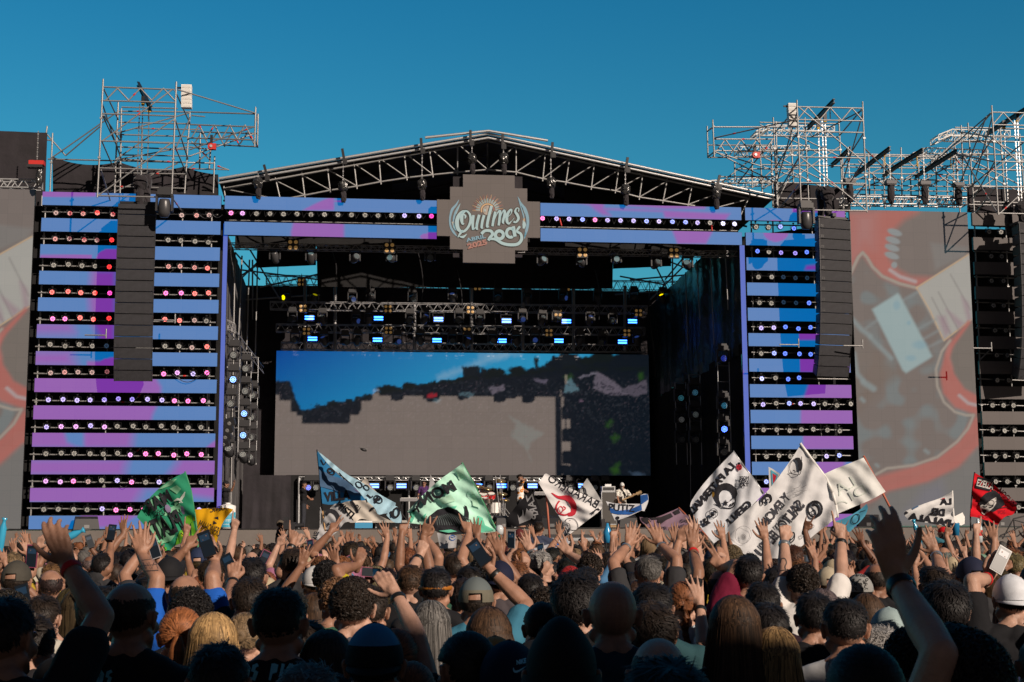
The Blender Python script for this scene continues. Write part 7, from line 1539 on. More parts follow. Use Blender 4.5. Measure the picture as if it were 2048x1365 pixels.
hero(740,1166,6.6,'person in white T-shirt right behind the curly haired man',('short','dark'),'mid',(.6,.58,.56))
hero(792,1250,5.0,'woman with reddish hair holding her bent right arm high',('tail','auburn'),'fair',BLK,f=1,R=((838,1262),(792,1190),(762,1150),'claw',.0,.2),sleeve=.3,n_=2400)
hero(655,1253,4.7,'woman with straight black hair right of the lettered shirt man',('long','dark'),'mid',BLK,f=1,n_=3000,tone=.45,length=.3)
hero(750,1243,4.2,'person in black cap with bright blue front panel seen from behind',('short','black'),'mid',BLK,cap=('backcap',(.008,.008,.01),(.02,.14,.3)))
hero(822,1315,4.4,'person with light brown tied hair at the bottom edge',('bun','auburn'),'fair',BLK,f=1,n_=2600)
hero(862,1196,6.4,'woman with very long dark hair with grey strands',('long','darkgrey'),'mid',BLK,f=1,length=.55,n_=2800,tone=.6)
hero(872,1131,8.0,'dark haired man wearing an orange and black headband',('short','black'),'mid',BLK,n_=1600)
hero(821,1124,8.8,'man with short cropped brown hair and black backpack',('fade','brown'),'fair',BLK,R=((846,1160),(840,1112),(848,1086),'fist',.1,.2))
hero(952,1152,7.0,'man in faded olive trucker cap filming with his phone held high',('short','dark'),'mid',(.04,.16,.24),cap=('cap',(.13,.12,.09),(.10,.12,.12)),R=((1030,1238),(982,1142),(962,1112),'phone',.1,.25))
hero(1000,1120,9.0,'man in navy blue cap, grey T-shirt, behind the trucker cap',('short','dark'),'mid',(.06,.05,.055),cap=('backcap',(.012,.014,.035),None))
hero(978,1208,5.6,'woman with glossy dark auburn hair and pale blue shirt',('long','brown'),'fair',(.06,.22,.33),f=1,n_=3200,length=.3,tone=.4)
hero(930,1254,4.2,'dark haired woman in denim jacket with white hoop earring',('tail','black'),'mid',(.04,.12,.19),f=1,n_=3000,hy=.5,length=.3)
hero(990,1270,4.9,'person in brown and orange cap low between two women',('short','black'),'mid',BLK,cap=('cap',(.05,.035,.025),(.4,.16,.02)))
hero(1022,1278,4.1,'person in dark navy cap with small light blue logo on its side',('short','black'),'mid',(.01,.02,.04),cap=('backcap',(.006,.012,.035),None),hy=-.3)
hero(1122,1246,3.5,'person under a pointed black hood, nearest in the middle',('short','black'),'mid',BLK,cap=('hood',(.006,.007,.009),None),b=1.1)
hero(1085,1198,6.1,'woman with dark tied hair and pink scrunchie',('tail','dark'),'mid',BLK,f=1,n_=2200,length=.18)
hero(1152,1141,5.9,'man with thick wavy black hair left of the bald man',('wavy','black'),'fair',BLK,n_=3400,thick=1.15)
hero(1224,1147,4.75,'completely bald man seen from behind in the middle of the crowd',('none','black'),'mid',(.01,.03,.05),b=1.12)
hero(1088,1172,8.0,'person with curly dark hair in front of the grey haired men',('curly','dark'),'mid',BLK,n_=1500)
hero(1061,1143,9.0,'black haired man in blue striped shirt',('short','black'),'mid',(.10,.2,.3))
hero(1083,1098,11.5,'grey haired man turned to the right, arm with black wristwatch raised',('short','grey'),'fair',BLK,hy=-.9,L=((1062,1150),(1060,1104),(1050,1076),'open',0,.15))
hero(1297,1107,9.8,'grey haired man in dark T-shirt with both arms raised overhead',('short','darkgrey'),'mid',CH,L=((1232,1135),(1256,1092),(1264,1056),'open',.1,.3),R=((1348,1128),(1320,1090),(1310,1062),'open',.1,.3))
hero(1304,1159,6.3,'man with black hair directly right of the bald man',('short','black'),'mid',(.02,.06,.07),n_=2600)
hero(1302,1197,5.2,'man with glossy wavy hair below the black haired man, right of the bald head',('wavy','dark'),'mid',BLK,n_=3400)
hero(1316,1259,4.0,'balding head with thin dark hair low in front, centre right',('bald','dark'),'fair',BLK,b=1.05)
hero(1330,1304,2.7,'large black haired head filling the bottom edge right of centre',('short','black'),'mid',BLK,n_=3600)
hero(1365,1158,7.5,'woman with a long brown plait and white and blue striped top',('braid','auburn'),'fair',(.4,.48,.55),f=1,length=.36,R=((1408,1275),(1400,1212),(1392,1172),'open',-.2,-.1))
hero(1467,1185,5.2,'woman with very long straight brown hair and black top',('long','brown'),'fair',BLK,f=1,n_=4200,length=.62,tone=.45,sleeve=0)
hero(1495,1107,8.6,'man in maroon hoodie pointing two fingers with his left hand',('short','black'),'mid',(.14,.008,.03),b=1.05,L=((1466,1152),(1446,1138),(1430,1120),'vee',.0,.25))
hero(1524,1159,7.0,'black haired person right of the long haired woman',('short','black'),'mid',(.02,.008,.012))
hero(1535,1197,5.6,'person with smooth black hair behind the blonde streaked woman',('short','black'),'mid',BLK,f=1,n_=2800)
hero(1549,1248,5.2,'woman with blonde streaked hair falling to her shoulders',('long','blonde'),'fair',(.03,.03,.04),f=1,n_=3200,length=.32,tone=.5)
hero(1605,1127,8.4,'man in white T-shirt with both tattooed arms raised straight up',('curly','dark'),'fair',(.62,.60,.58),n_=1600,L=((1568,1150),(1568,1082),(1571,1044),'fist',.1,.25),R=((1686,1145),(1682,1078),(1676,1030),'point',.1,.25),sleeve=.7)
hero(1627,1179,6.4,'person with smooth black hair below the white T-shirt man',('short','black'),'mid',BLK,n_=2600)
hero(1688,1188,5.4,'man with buzzed hair, white shirt and black backpack strap',('fade','black'),'mid',(.6,.6,.6),b=1.02)
hero(1717,1144,9.0,'person wearing a black and white spotted cap',('short','black'),'mid',BLK,cap=('beanie',(.25,.25,.24),None))
hero(1751,1121,9.4,'bald man on the right, beside the spotted cap',('bald','dark'),'tan',BLK)
hero(1925,1250,2.9,'very near dark head at the right with left arm raised high in shade',('curly','black'),'fair',(.02,.02,.03),n_=4200,L=((1832,1310),(1793,1160),(1772,1060),'relaxed',.0,.12,.10),sleeve=.15,f=1)
hero(1726,1276,3.2,'near dark haired head with tied hair at the bottom right',('tail','black'),'mid',BLK,f=1,n_=3600)
hero(1755,1243,5.5,'person with short bleached grey hair at the lower right',('wavy','grey'),'fair',BLK,f=1,n_=3000)
hero(1731,1182,7.0,'woman with shoulder length brown hair at the right',('long','brown'),'fair',BLK,f=1,length=.2,tone=.4)
hero(1776,1213,6.2,'person with pale sunlit cap in front of the raised dark arm',('short','dark'),'mid',(.2,.27,.28),cap=('backcap',(.28,.36,.36),None))
hero(1889,1159,5.8,'man with thick black hair at the right behind the nearest head',('short','black'),'fair',BLK,n_=2800,thick=1.2)
hero(1941,1112,8.4,'man in navy baseball cap with light badge at the right',('short','dark'),'mid',CH,cap=('cap',(.015,.018,.04),None))
hero(2020,1147,7.0,'man in white cap and black T-shirt holding up a phone with red wristband',('short','black'),'fair',BLK,cap=('backcap',(.62,.64,.68),None),L=((1950,1222),(1976,1158),(1990,1128),'phone',.0,.2),b=1.1)
hero(1868,1128,8.2,'man with wristwatch stretching one open hand high at the right',('short','dark'),'mid',BLK,R=((1884,1146),(1872,1108),(1850,1062),'open',.1,.25))
hero(1440,1133,8.8,'balding man with arm raised in front of the grey flag',('bald','dark'),'tan',BLK,L=((1392,1140),(1385,1100),(1384,1072),'open',.1,.25))
hero(300,1148,7.6,'person hidden behind the balding man, right hand open above',('short','black'),'mid',BLK)
hero(505,1110,8.8,'man with short textured black hair left of centre',('short','black'),'mid',CH)
hero(340,1112,9.2,'person in black cap worn under the green flag',('short','black'),'mid',BLK,cap=('backcap',(.012,.012,.014),None))
hero(1655,1133,9.6,'person with brown hair and beige cap between the tattooed arms',('short','brown'),'fair',BLK,cap=('cap',(.42,.36,.26),None))
hero(35,1120,9.0,'person in olive cap near the left edge',('short','dark'),'mid',BLK,cap=('cap',(.06,.055,.045),None))
hero(130,1116,12,'man with sunglasses turned right behind the shaded left arm',('fade','black'),'tan',CH,hy=-1.2)
hero(205,1103,12.5,'person with black hair holding two phones up on the left',('short','black'),'tan',CH,L=((222,1120),(222,1090),(226,1068),'phone',0,.1))
hero(585,1093,11,'man pointing one finger to the sky left of centre',('short','dark'),'mid',CH,R=((586,1145),(586,1088),(588,1050),'point',0,.1))
hero(500,1150,7.0,'man with dark parted hair right behind the lettered shirt man, on the left',('short','dark'),'mid',BLK,L=((488,1160),(486,1100),(490,1052),'point',.5,.8))
hero(655,1120,9.5,'person with arm bent over the crowd left of the curly haired man',('curly','black'),'tan',(.5,.4,.02),R=((690,1150),(716,1132),(722,1112),'claw',0,.15))
hero(910,1103,11,'person raising both hands toward the stage under the mint flag',('short','dark'),'mid',CH,L=((865,1120),(853,1078),(852,1046),'point',0,.1),R=((935,1120),(938,1068),(930,1040),'point',0,.1))
hero(1180,1105,11,'person with curly hair applauding left of the bald man',('curly','dark'),'fair',BLK,L=((1160,1130),(1140,1110),(1128,1094),'open',0,.1))
NH = len(PJ)
hero_xy = [(j['M'].translation.x, j['M'].translation.y) for j in PJ]
# people on the deck
def stagep(x, ytop, o, label, yaw, **k):
    a = wsz(Wpx(x, 1000, o)); Y = W(a[0], o, 0).y; kk = dict(z0=DZ, group='people on the stage'); kk.update(k); return hero(x, ytop, Y, label, yaw=yaw, **kk)
ORG = mat('orange_flower_shirt', (.7,.68,.64), .8); nt_ = ORG.node_tree; vo = nd(nt_, 'ShaderNodeTexVoronoi'); vo.inputs['Scale'].default_value = 7; tcn = nd(nt_, 'ShaderNodeTexCoord'); cr = nd(nt_, 'ShaderNodeValToRGB'); nt_.links.new(tcn.outputs['Object'], vo.inputs['Vector']); nt_.links.new(vo.outputs['Distance'], cr.inputs[0]); nt_.links.new(cr.outputs[0], nt_.nodes['Principled BSDF'].inputs['Base Color'])
e = cr.color_ramp.elements; e[0].position = .0; e[0].color = (.25,.2,.15,1); e[1].position = .62; e[1].color = (.75,.72,.68,1); a_ = e.new(.18); a_.color = (.72,.70,.66,1); a_ = e.new(.24); a_.color = (.75,.25,.01,1); a_ = e.new(.42); a_.color = (.75,.25,.01,1); a_ = e.new(.46); a_.color = (.75,.72,.68,1)
DOT = mat('speckled_shirt', (.7,.7,.68), .8); nt_ = DOT.node_tree; vo = nd(nt_, 'ShaderNodeTexVoronoi'); vo.inputs['Scale'].default_value = 16; tcn = nd(nt_, 'ShaderNodeTexCoord'); cr = nd(nt_, 'ShaderNodeValToRGB'); nt_.links.new(tcn.outputs['Object'], vo.inputs['Vector']); nt_.links.new(vo.outputs['Distance'], cr.inputs[0]); nt_.links.new(cr.outputs[0], nt_.nodes['Principled BSDF'].inputs['Base Color'])
e = cr.color_ramp.elements; e[0].position = .3; e[0].color = (.06,.05,.07,1); e[1].position = .36; e[1].color = (.66,.64,.58,1)
PLD = mat('purple_check_shirt', (.06,.015,.10), .8, noise_amt=.6, nscale=14)
stagep(608,962,2.6,'stage technician in black standing in profile left of the blue banner',-math.pi/2,hair=('short','black'),skin='tan',R=((598,985),(622,1000),(630,998),'fist',.1,.1),L=None)
stagep(1040,948,-.1,'singer in white and orange flowered shirt with sunglasses and microphone',-math.pi*.42,hair=('fade','dark'),skin='mid',smat=ORG,b=1.08,R=((1033,976),(1048,962),(1054,958),'fist',-.35,-.2),L=((1048,985),(1064,990),(1070,996),'relaxed',-.1,-.3),hs=1.05,hy=-.2)
stagep(1244,965,1.6,'bearded bass player in speckled shirt and white cap',math.pi,hair=('short','grey'),skin='mid',smat=DOT,b=1.05,R=((1228,995),(1238,1006),(1244,1008),'fist',-.1,-.3),L=((1262,992),(1266,992),(1268,988),'fist',.0,-.15),cap=('cap',(.6,.6,.58),None))
stagep(848,961,5.6,'keyboard player in purple checked shirt and sunglasses behind the mint flag',math.pi,hair=('fade','dark'),skin='mid',smat=PLD,z0=DZ+.36)
stagep(965,969,6.2,'drummer with dark glasses sitting behind the red drums',math.pi,hair=('short','dark'),skin='mid',smat=DOT,z0=DZ+.1,hs=.94,R=((958,990),(966,994),(970,990),'fist',-.1,-.3),L=((976,990),(978,992),(982,986),'fist',-.1,-.3))
stagep(452,961,.2,'man in black cap filming with a phone at the left column of the stage',-math.pi/2,hair=('short','black'),skin='tan',R=((458,978),(468,970),(471,962),'phone',-.1,-.1,-.1,(-1,0,0)),cap=('backcap',(.012,.012,.015),None),hs=.97)
hero(561,1040,42,'camera operator in black cap standing in the pit left of the white flag',('short','dark'),'tan',BLK,yaw=-1.3,z0=.55,cap=('cap',(.10,.08,.06),None),group='people in the pit',R=((570,1062),(574,1058),(578,1056),'fist',0,0))
hero(1350,1044,39,'boy with short hair looking left in front of the stage skirt',('fade','brown'),'fair',BLK,yaw=1.3,z0=.55,group='people in the pit')
hero(1372,1048,39,'bare chested looking person filming among the pit photographers',('short','dark'),'mid',(.36,.2,.13),yaw=.4,z0=.5,group='people in the pit',R=((1385,1062),(1388,1052),(1392,1046),'phone',0,0))
hero(1396,1046,40,'photographer in black holding a camera right of the boy',('short','black'),'mid',BLK,yaw=.2,z0=.5,group='people in the pit',L=((1388,1062),(1392,1054),(1394,1050),'fist',0,.1))
hero(1076,1041,23.5,'man in slate grey T-shirt raised above the crowd below the black flag',('short','dark'),'tan',(.035,.045,.08),b=1.12,z0=.36,group='people lifted above the crowd')
hero(1039,1057,24.5,'man in red cap and black shirt raised above the crowd',('short','black'),'tan',(.12,.03,.03),cap=('backcap',(.10,.02,.02),None),z0=.22,group='people lifted above the crowd')
hero(1886,1052,21,'child in bright red beanie lifted above the crowd at the right',('long','brown'),'fair',(.03,.12,.16),f=1,yaw=.9,cap=('beanie',(.6,.01,.015),None),z0=.75,group='people lifted above the crowd',length=.2,L=((1870,1075),(1866,1066),(1862,1060),'open',0,.1))
NS = len(PJ)
# crowd variants
rv = random.Random(11); VAR = []
def rarm(sd, kind):
    if kind == 'down': return None
    if kind == 'up': w_ = (sd*rv.uniform(.14,.34), rv.uniform(.05,.3), rv.uniform(1.84,1.98)); e_ = (sd*rv.uniform(.34,.5), rv.uniform(.0,.2), 1.6); g = rv.choice(['open','open','point','relaxed','vee','horns','claw'])
    elif kind == 'bent': w_ = (sd*rv.uniform(.05,.2), rv.uniform(.2,.36), rv.uniform(1.62,1.78)); e_ = (sd*.4, .15, 1.3); g = rv.choice(['fist','open','claw','relaxed'])
    else: w_ = (sd*rv.uniform(.04,.16), rv.uniform(.24,.36), rv.uniform(1.72,1.86)); e_ = (sd*.36, .2, 1.42); g = 'phone'
    t = Vector(w_)+Vector((rv.uniform(-.05,.05)-sd*.02, rv.uniform(-.02,.06), .15)); return (e_, w_, tuple(t), (rv.uniform(-.5,.5), -1 if g == 'phone' else 1, 0), g)
kinds = [('down','down'),('down','down'),('down','down'),('up','down'),('down','up'),('up','up'),('phone','down'),('down','phone'),('up','bent'),('bent','up'),('bent','bent'),('up','down'),('down','up'),('up','up'),('phone','phone'),('up','down')]
for i, (kr, kl) in enumerate(kinds*2):
    f = (i // 16+i) % 2; sp = dict(f=f, b=rv.uniform(.9,1.12), yaw=rv.uniform(-.5,.5), pitch=rv.uniform(-.1,.15), armR=rarm(1, kr), armL=rarm(-1, kl), sleeve=rv.choice([.55,.6,.65,.2 if f else .6,1.9 if rv.random() < .2 else .6]))
    j = queue(Matrix.Identity(4), sp, .0068, 2, .32, f=f); j['kinds'] = (kr, kl); VAR.append(j)
LOW = []
for i in range(12):
    sp = dict(VAR[(i*3+3) % 32]['sp'] if i > 2 else VAR[i]['sp']); sp.pop('out', None); B, S, T, hr, _ = prims(sp); LOW.append(dict(sp=sp, hr=hr, b=remesh(B, .009, 1, .12), s=remesh(S, .02, 2, .35, 'shirt')))
MS = flush()
# ------------------------------------------------------------------ assemble
HM = {}
def shared_hair(kind, k, f):
    key = (kind, k, f)
    if key not in HM: HM[key] = hair_mesh(kind, 50+k, 1100, .3, .3+.1*k, None, 1.7, 1., None, f)
    return HM[key]
CAPS = {}
def capmats(c2_):
    return [CAPM] if c2_ is None else [CAPM, mat('cap_panel_%d' % (abs(hash(c2_)) % 9999), c2_, .8)]
def rot_m(hr): return Matrix.Translation(HC) @ hr.to_4x4() @ Matrix.Translation(-HC)
def add_phone(Mw, arm, label, tilt=False, col=(.012,.012,.014), s=1.):
    S_, El, Wr, d, n = arm; R3 = Mw.to_3x3().normalized(); d = (R3@d).normalized(); n = (R3@Vector(n)).normalized(); n = (n-d*n.dot(d)).normalized(); p = Mw@Wr; x = d.cross(n)
    up = d if not tilt else x
    c = p+d*.10+n*.052; t = thing('smartphone', label, 'phone', c, 'phones held up in the crowd'); side = up.cross(-n); R_ = Matrix((side, n*-1, up)).transposed()
    mb = MB(); mb.box(c, (.075*s,.009,.155*s), R_); o = mb.build('case', mat('phone_case_%d' % int(col[0]*1000), col, .3), t); mb = MB(); mb.box(c+n*.0055, (.067*s,.0015,.143*s), R_); mb.build('screen', PHS, t); mb = MB(); mb.box(c+n*.0068+up*.035, (.055*s,.0012,.035), R_); mb.build('picture', PHS2, t)
    return t
PHS = mat('phone_screen', (.006,.007,.009), .3, emit=(.003,.007,.011), es=1., spec=.3); PHS2 = mat('phone_picture', (.01,.01,.01), .3, emit=(.006,.03,.06), es=.9)
hero_obj = []
pj_phone = 0
for i, j in enumerate(PJ[:NS]):
    b, s, t = MS[j['b']], MS[j['s']], MS[j['t']]; kw = j['kw']; finish_body(b, j['hr']); wrinkle(s, .011, 5.5, i*3.1)
    s.materials.clear(); s.materials.append(kw['smat'] or CLOTH); t.materials.clear(); t.materials.append(TROU)
    o = link('person', b, mtx=j['M']); tag(o, kw['label'], 'person', kw['group']); o.color = (*SK[kw['skin']], 1); hero_obj.append(o)
    sh = link('shirt', s, o, world=False); sh.color = (*kw['shirt'], 1); link('trousers', t, o, world=False)
    kd, hc = kw['hair']
    if kd != 'none':
        hm = hair_mesh(kd, i*7+1, kw['n_'] if i < NH else 500, kw['tone'], kw['length'], j['hr'], kw['wsc'] if i < NH else 2.5, kw['thick'], kw['tips'], kw['f'], bool(kw['cap'])); h = link('hair', hm, o, world=False); h.color = (*HR[hc], 1)
    if kw['cap']:
        kc, c1, c2_ = kw['cap']; cm = cap_mesh('backcap' if kc == 'backcap' else kc, j['hr'], kw['f'], capmats(c2_))
        if c2_ is not None:
            cz = [p.center for p in cm.polygons]; l = [(j['hr'].transposed()@(c-HC)) for c in cz]; cm.polygons.foreach_set('material_index', [1 if (q_.y < -.03 and q_.z > .075) or (kc == 'cap' and q_.z < .05 and abs(q_.x) < .03) else 0 for q_ in l])
        c_ = link({'hood': 'hood', 'beanie': 'beanie', 'bucket': 'hat'}.get(kc, 'cap'), cm, o, world=False); c_.color = (*c1, 1)
    out = j['sp'].get('out', {})
    for key in ('armR','armL'):
        a = j['sp'].get(key)
        if a is not None and a[4] == 'phone': add_phone(j['M'], out[key], 'phone held up by '+' '.join(('the '+kw["label"]).split()[:12]), s=.9)
def part_mesh(o, name, mb, m): me = mb.mesh(name, m, True); return link(name, me, o, world=False)
# writing on shirts and caps, laid on the cloth by casting rays from where it was seen
def on_mesh(obs, off=.004):
    trees = []
    for ob in obs:
        me = ob.data; M4 = ob.parent.matrix_basis @ ob.matrix_basis; v = [M4@x.co for x in me.vertices]; trees.append(BVHTree.FromPolygons(v, [tuple(p.vertices) for p in me.polygons]))
    def f(x, y):
        d = ray(x, y).normalized(); best = None
        for tr in trees:
            h = tr.ray_cast(CAMP, d)
            if h[0] is not None and (best is None or h[3] < best[1]): best = (h[0]-d*off, h[3])
        return best[0] if best else None
    return f
def byl(t_): return [o for o in hero_obj if t_ in o['label']][0]
def child(o, nm): return [c for c in o.children if c.name.split('.')[0] == nm][0]
def decal(o, part, draw, mats, name, off=.004, ref=4):
    mb = MB(); pc = child(o, part); draw.into(mb, on_mesh([pc], off), ref); me = mb.mesh(name, mats); ob = link(name, me, pc, world=False, mtx=(o.matrix_basis @ pc.matrix_basis).inverted()); return ob
SHB = mat('shirt_print_blue', (.16,.52,.66), .7)
d = Draw()
def jag(d, ch, x, y, w_, h):       # brush-like angular capitals of the tour shirt
    S_ = {'L': [[(0,0),(.25,.1),(.1,.85),(.55,.8),(.9,.95)]], 'O': [[(.5,0),(.15,.3),(.1,.75),(.4,1),(.75,.7),(.85,.25),(.5,0)]], 'S': [[(.95,.05),(.4,.15),(.3,.42),(.8,.5),(.55,.95),(.0,.85)]], 'P': [[(.35,0),(.1,1)],[(.35,.05),(.85,.1),(.75,.45),(.25,.55)]], 'I': [[(.6,0),(.3,1)]], 'J': [[(.8,0),(.6,.9),(.2,.95),(.1,.7)]]}[ch]
    for st_ in S_: d.line([(x+a*w_+(1-b)*h*.12, y+b*h) for a, b in st_], [h*.20]+[h*.26]*(len(st_)-2)+[h*.14], 0)
for k, ch in enumerate('LOS PIOJOS'):
    if ch != ' ': d = Draw(); jag(d, ch, 466+k*17+(4 if k > 3 else 0), 1328, 13, 33); decal(byl('large blue letters'), 'shirt', d, [SHB], 'printed_letter')
d = Draw()
for k, ch in enumerate('LOS'): d = Draw(); jag(d, ch, 174+k*17, 1341, 13, 30); decal(byl('blue lettering on the back'), 'shirt', d, [SHB], 'printed_letter')
d = Draw(); NK = mat('cap_print_blue', (.25,.65,.85), .6); d.text('NIKE', (1033,1330), (1054,1325), 8.5, 0, .05, shear=.3); d.poly(spline([(1027,1335),(1030,1341),(1038,1340),(1053,1332)],4)+spline([(1053,1332),(1040,1343),(1030,1346),(1026,1341),(1027,1335)],4)); decal(byl('small light blue logo'), 'cap', d, [NK], 'logo', .003, 2)
d = Draw(); d.ellipse((1949,1156),4.5,3,0); d.ring((1948,1156),6.5,3.5,1.2,0); decal([o for o in hero_obj if 'light badge' in o['label']][0], 'cap', d, [mat('badge_teal', (.3,.5,.5), .6)], 'badge', .003, 3)
SPT = mat('spots_black', (.01,.01,.01), .8); d = Draw(); rr_ = random.Random(4)
for _ in range(34):
    x, y = rr_.uniform(1699,1734), rr_.uniform(1146,1180); d.ring((x,y),rr_.uniform(1.6,3),rr_.uniform(1.4,2.6),1.3,0,rot=rr_.uniform(0,180),a0=0,a1=rr_.uniform(200,330))
decal([o for o in hero_obj if 'spotted cap' in o['label'] and 'bald' not in o['label']][0], 'beanie', d, [SPT], 'spots', .003, 3)
HB = mat('headband_orange', (.35,.12,.01), .6); o_ = [o for o in hero_obj if 'headband' in o['label']][0]; mb = MB()
mb.lathe([(.096,-.012),(.105,.0),(.098,.012)], Matrix.Translation(HC+Vector((0,-.015,.02))) @ Matrix.Diagonal((.93,1.08,1,1)), 24); part_mesh(o_, 'headband', mb, HB)
def band(o, j, key, m, r=.030, w_=.012, back=.03):
    S_, El, Wr, d_, n = j['sp']['out'][key]; e_ = (Wr-El).normalized(); mb = MB(); c = Wr-e_*back; mb.lathe([(r,-w_),(r+.003,0),(r,w_)], Matrix.Translation(c) @ e_.to_track_quat('Z','Y').to_matrix().to_4x4(), 16); return part_mesh(o, 'bracelet', mb, m)
STR = mat('silver_band', (.5,.5,.5), .3, .8); RB = mat('red_band', (.5,.01,.01), .6); BB = mat('black_band', (.01,.01,.01), .4); TAT = mat('tattoo_ink', (.06,.045,.04), .6)
for i, j in enumerate(PJ[:NH]):
    lb = j['kw']['label']
    for key in ('armR','armL'):
        if j['sp'].get(key) is None: continue
        m_ = RB if 'red wristband' in lb else STR if 'wristwatch' in lb else BB if 'left arm raised' in lb else (rv.choice([BB,RB,STR,BB]) if rv.random() < .45 else None)
        if m_: band(hero_obj[i], j, key, m_, .031 if j['sp'].get('f') else .034)
        if 'wristwatch' in lb:
            S_, El, Wr, d_, n = j['sp']['out'][key]; e_ = (Wr-El).normalized(); mb = MB(); q_ = Vector((0,-1,0)); c = Wr-e_*.03+q_*.036; mb.lathe([(0,.008),(.021,.008),(.023,0),(.021,-.004)], Matrix.Translation(c) @ q_.to_track_quat('Z','Y').to_matrix().to_4x4(), 16, 0); mb.lathe([(0,.009),(.018,.009)], Matrix.Translation(c) @ q_.to_track_quat('Z','Y').to_matrix().to_4x4(), 16, 1); part_mesh(hero_obj[i], 'watch', mb, [STR, BB])
def tattoo(lbl, strokes):
    o = [o for o in hero_obj if lbl in o['label']][0]; d = Draw()
    for s_ in strokes: d.line(s_[0], s_[1], 0)
    mb = MB(); me = o.data; v = [o.matrix_basis@x.co for x in me.vertices]; tr = BVHTree.FromPolygons(v, [tuple(p.vertices) for p in me.polygons])
    def f(x, y):
        dd = ray(x, y).normalized(); h = tr.ray_cast(CAMP, dd); return h[0]-dd*.0015 if h[0] is not None else None
    d.into(mb, f, 2); link('tattoo', mb.mesh('tattoo', TAT), o, world=False, mtx=o.matrix_basis.inverted())
tattoo('tattooed forearm band', [([(284,1121),(315,1117)],1.4),([(284,1143),(317,1141)],2),([(286,1125),(292,1138),(298,1124),(304,1139),(310,1122),(316,1138)],1.6),([(285,1132),(316,1129)],1.2),([(287,1138),(294,1126),(301,1139),(308,1125)],1.2)])
tattoo('both tattooed arms', [(spline([(1561,1126),(1563,1118),(1570,1118),(1573,1126),(1570,1134),(1572,1142)],4),2.4),([(1560,1142),(1574,1140)],2),(spline([(1566,1152),(1574,1158),(1568,1166),(1576,1172),(1572,1180)],4),2.2),(spline([(1562,1160),(1568,1172),(1580,1168)],4),1.6)])
# extra shoulder strap of the backpack
o_ = [o for o in hero_obj if 'backpack strap' in o['label']][0]; d = Draw(); d.line([(1672,1288),(1664,1330),(1668,1362)], 15); decal(o_, 'shirt', d, [BB], 'strap', .012, 5)
o_ = [o for o in hero_obj if 'blue shirt with both' in o['label']][0]
# glasses of the stage people
for lb in ('singer in white','bearded bass','keyboard player in','drummer with','man with sunglasses'):
    i = [k for k, o in enumerate(hero_obj) if lb in o['label']][0]; hr = PJ[i]['hr']; mb = MB()
    for sx in (-1, 1): mb.ell(HC+hr@Vector((sx*.034,.098,.004)), (.030,.012,.019), hr, 10, 6); mb.tube(HC+hr@Vector((sx*.06,.09,.008)), HC+hr@Vector((sx*.084,.0,.01)), .004, 5)
    mb.tube(HC+hr@Vector((-.02,.102,.008)), HC+hr@Vector((.02,.102,.008)), .004, 5); part_mesh(hero_obj[i], 'sunglasses', mb, mat('dark_glasses', (.005,.005,.006), .1))
    if 'bearded' in lb: mb = MB(); mb.ell(HC+hr@Vector((0,.055,-.075)), (.045,.045,.045), hr, 12, 8); mb.ell(HC+hr@Vector((0,.065,-.115)), (.032,.03,.04), hr, 12, 8); part_mesh(hero_obj[i], 'beard', mb, mat('grey_beard', (.3,.29,.27), .8, bump=.004, bscale=200))
# microphone and bass guitar
c = P(1053, 960, D0-.1); t = thing('microphone', 'handheld microphone in front of the singer\'s mouth', 'microphone', c); i = [k for k, o in enumerate(hero_obj) if 'singer in white' in o['label']][0]
S_, El, Wr, d_, n = PJ[i]['sp']['out']['armR']; Mw = PJ[i]['M']; hp_ = Mw@(Wr+d_*.07); hd = Mw@(HC+PJ[i]['hr']@Vector((0,.13,-.055)))
t.location = hp_; mb = MB(); q_ = (hd-hp_).normalized(); mb.tube(hp_-q_*.1, hp_+q_*.06, .015, 8, .02); mb.build('handle', M['plastic'], t); mb = MB(); mb.ell(hp_+q_*.09, (.028,.028,.028)); mb.build('head', M['alu'], t, True)
i = [k for k, o in enumerate(hero_obj) if 'bearded bass' in o['label']][0]; Mw = PJ[i]['M']; a = Mw@Vector((.10,.20,1.05)); b_ = Mw@Vector((-.62,.22,1.36)); t = thing('bass_guitar', 'dark bass guitar with wooden neck held by the speckled shirt player', 'guitar', a)
ax = (b_-a).normalized(); nn = (Mw.to_3x3()@Vector((0,1,0))).normalized(); sd_ = ax.cross(nn).normalized(); R_ = Matrix((ax, sd_, nn)).transposed(); mb = MB()
out = [(-.22,-.10),(-.24,.02),(-.20,.13),(-.08,.13),(.0,.09),(.08,.13),(.20,.17),(.17,.08),(.10,.03),(.10,-.04),(.15,-.12),(.06,-.14),(-.02,-.10),(-.12,-.15)]; k = len(out)
mb.add([a+R_@Vector((x, y, .02)) for x, y in out]+[a+R_@Vector((x, y, -.02)) for x, y in out], [tuple(range(k)), tuple(range(2*k-1, k-1, -1))]+[(q, k+q, k+(q+1) % k, (q+1) % k) for q in range(k)]); mb.build('body', mat('dark_wood', (.03,.02,.015), .3), t)
mb = MB(); mb.box(a.lerp(b_, .55)+nn*.028, (.62,.05,.02), R_); mb.build('neck', M['wood'], t); mb = MB(); mb.box(b_+ax*.02+nn*.02, (.2,.09,.02), R_); 
for q in range(4): mb.tube(b_+ax*(-.05+q*.045)+sd_*-.06, b_+ax*(-.05+q*.045)+sd_*.08, .008, 5)
mb.build('headstock', M['wood'], t); mb = MB(); pth = [Mw@Vector(v) for v in ((-.16,.18,1.2),(-.08,.14,1.36),(.02,.03,1.50),(.08,-.1,1.46))]; 
for u_, v_ in zip(pth, pth[1:]): mb.tube(u_, v_, .022, 6)
mb.build('strap', BB, t)
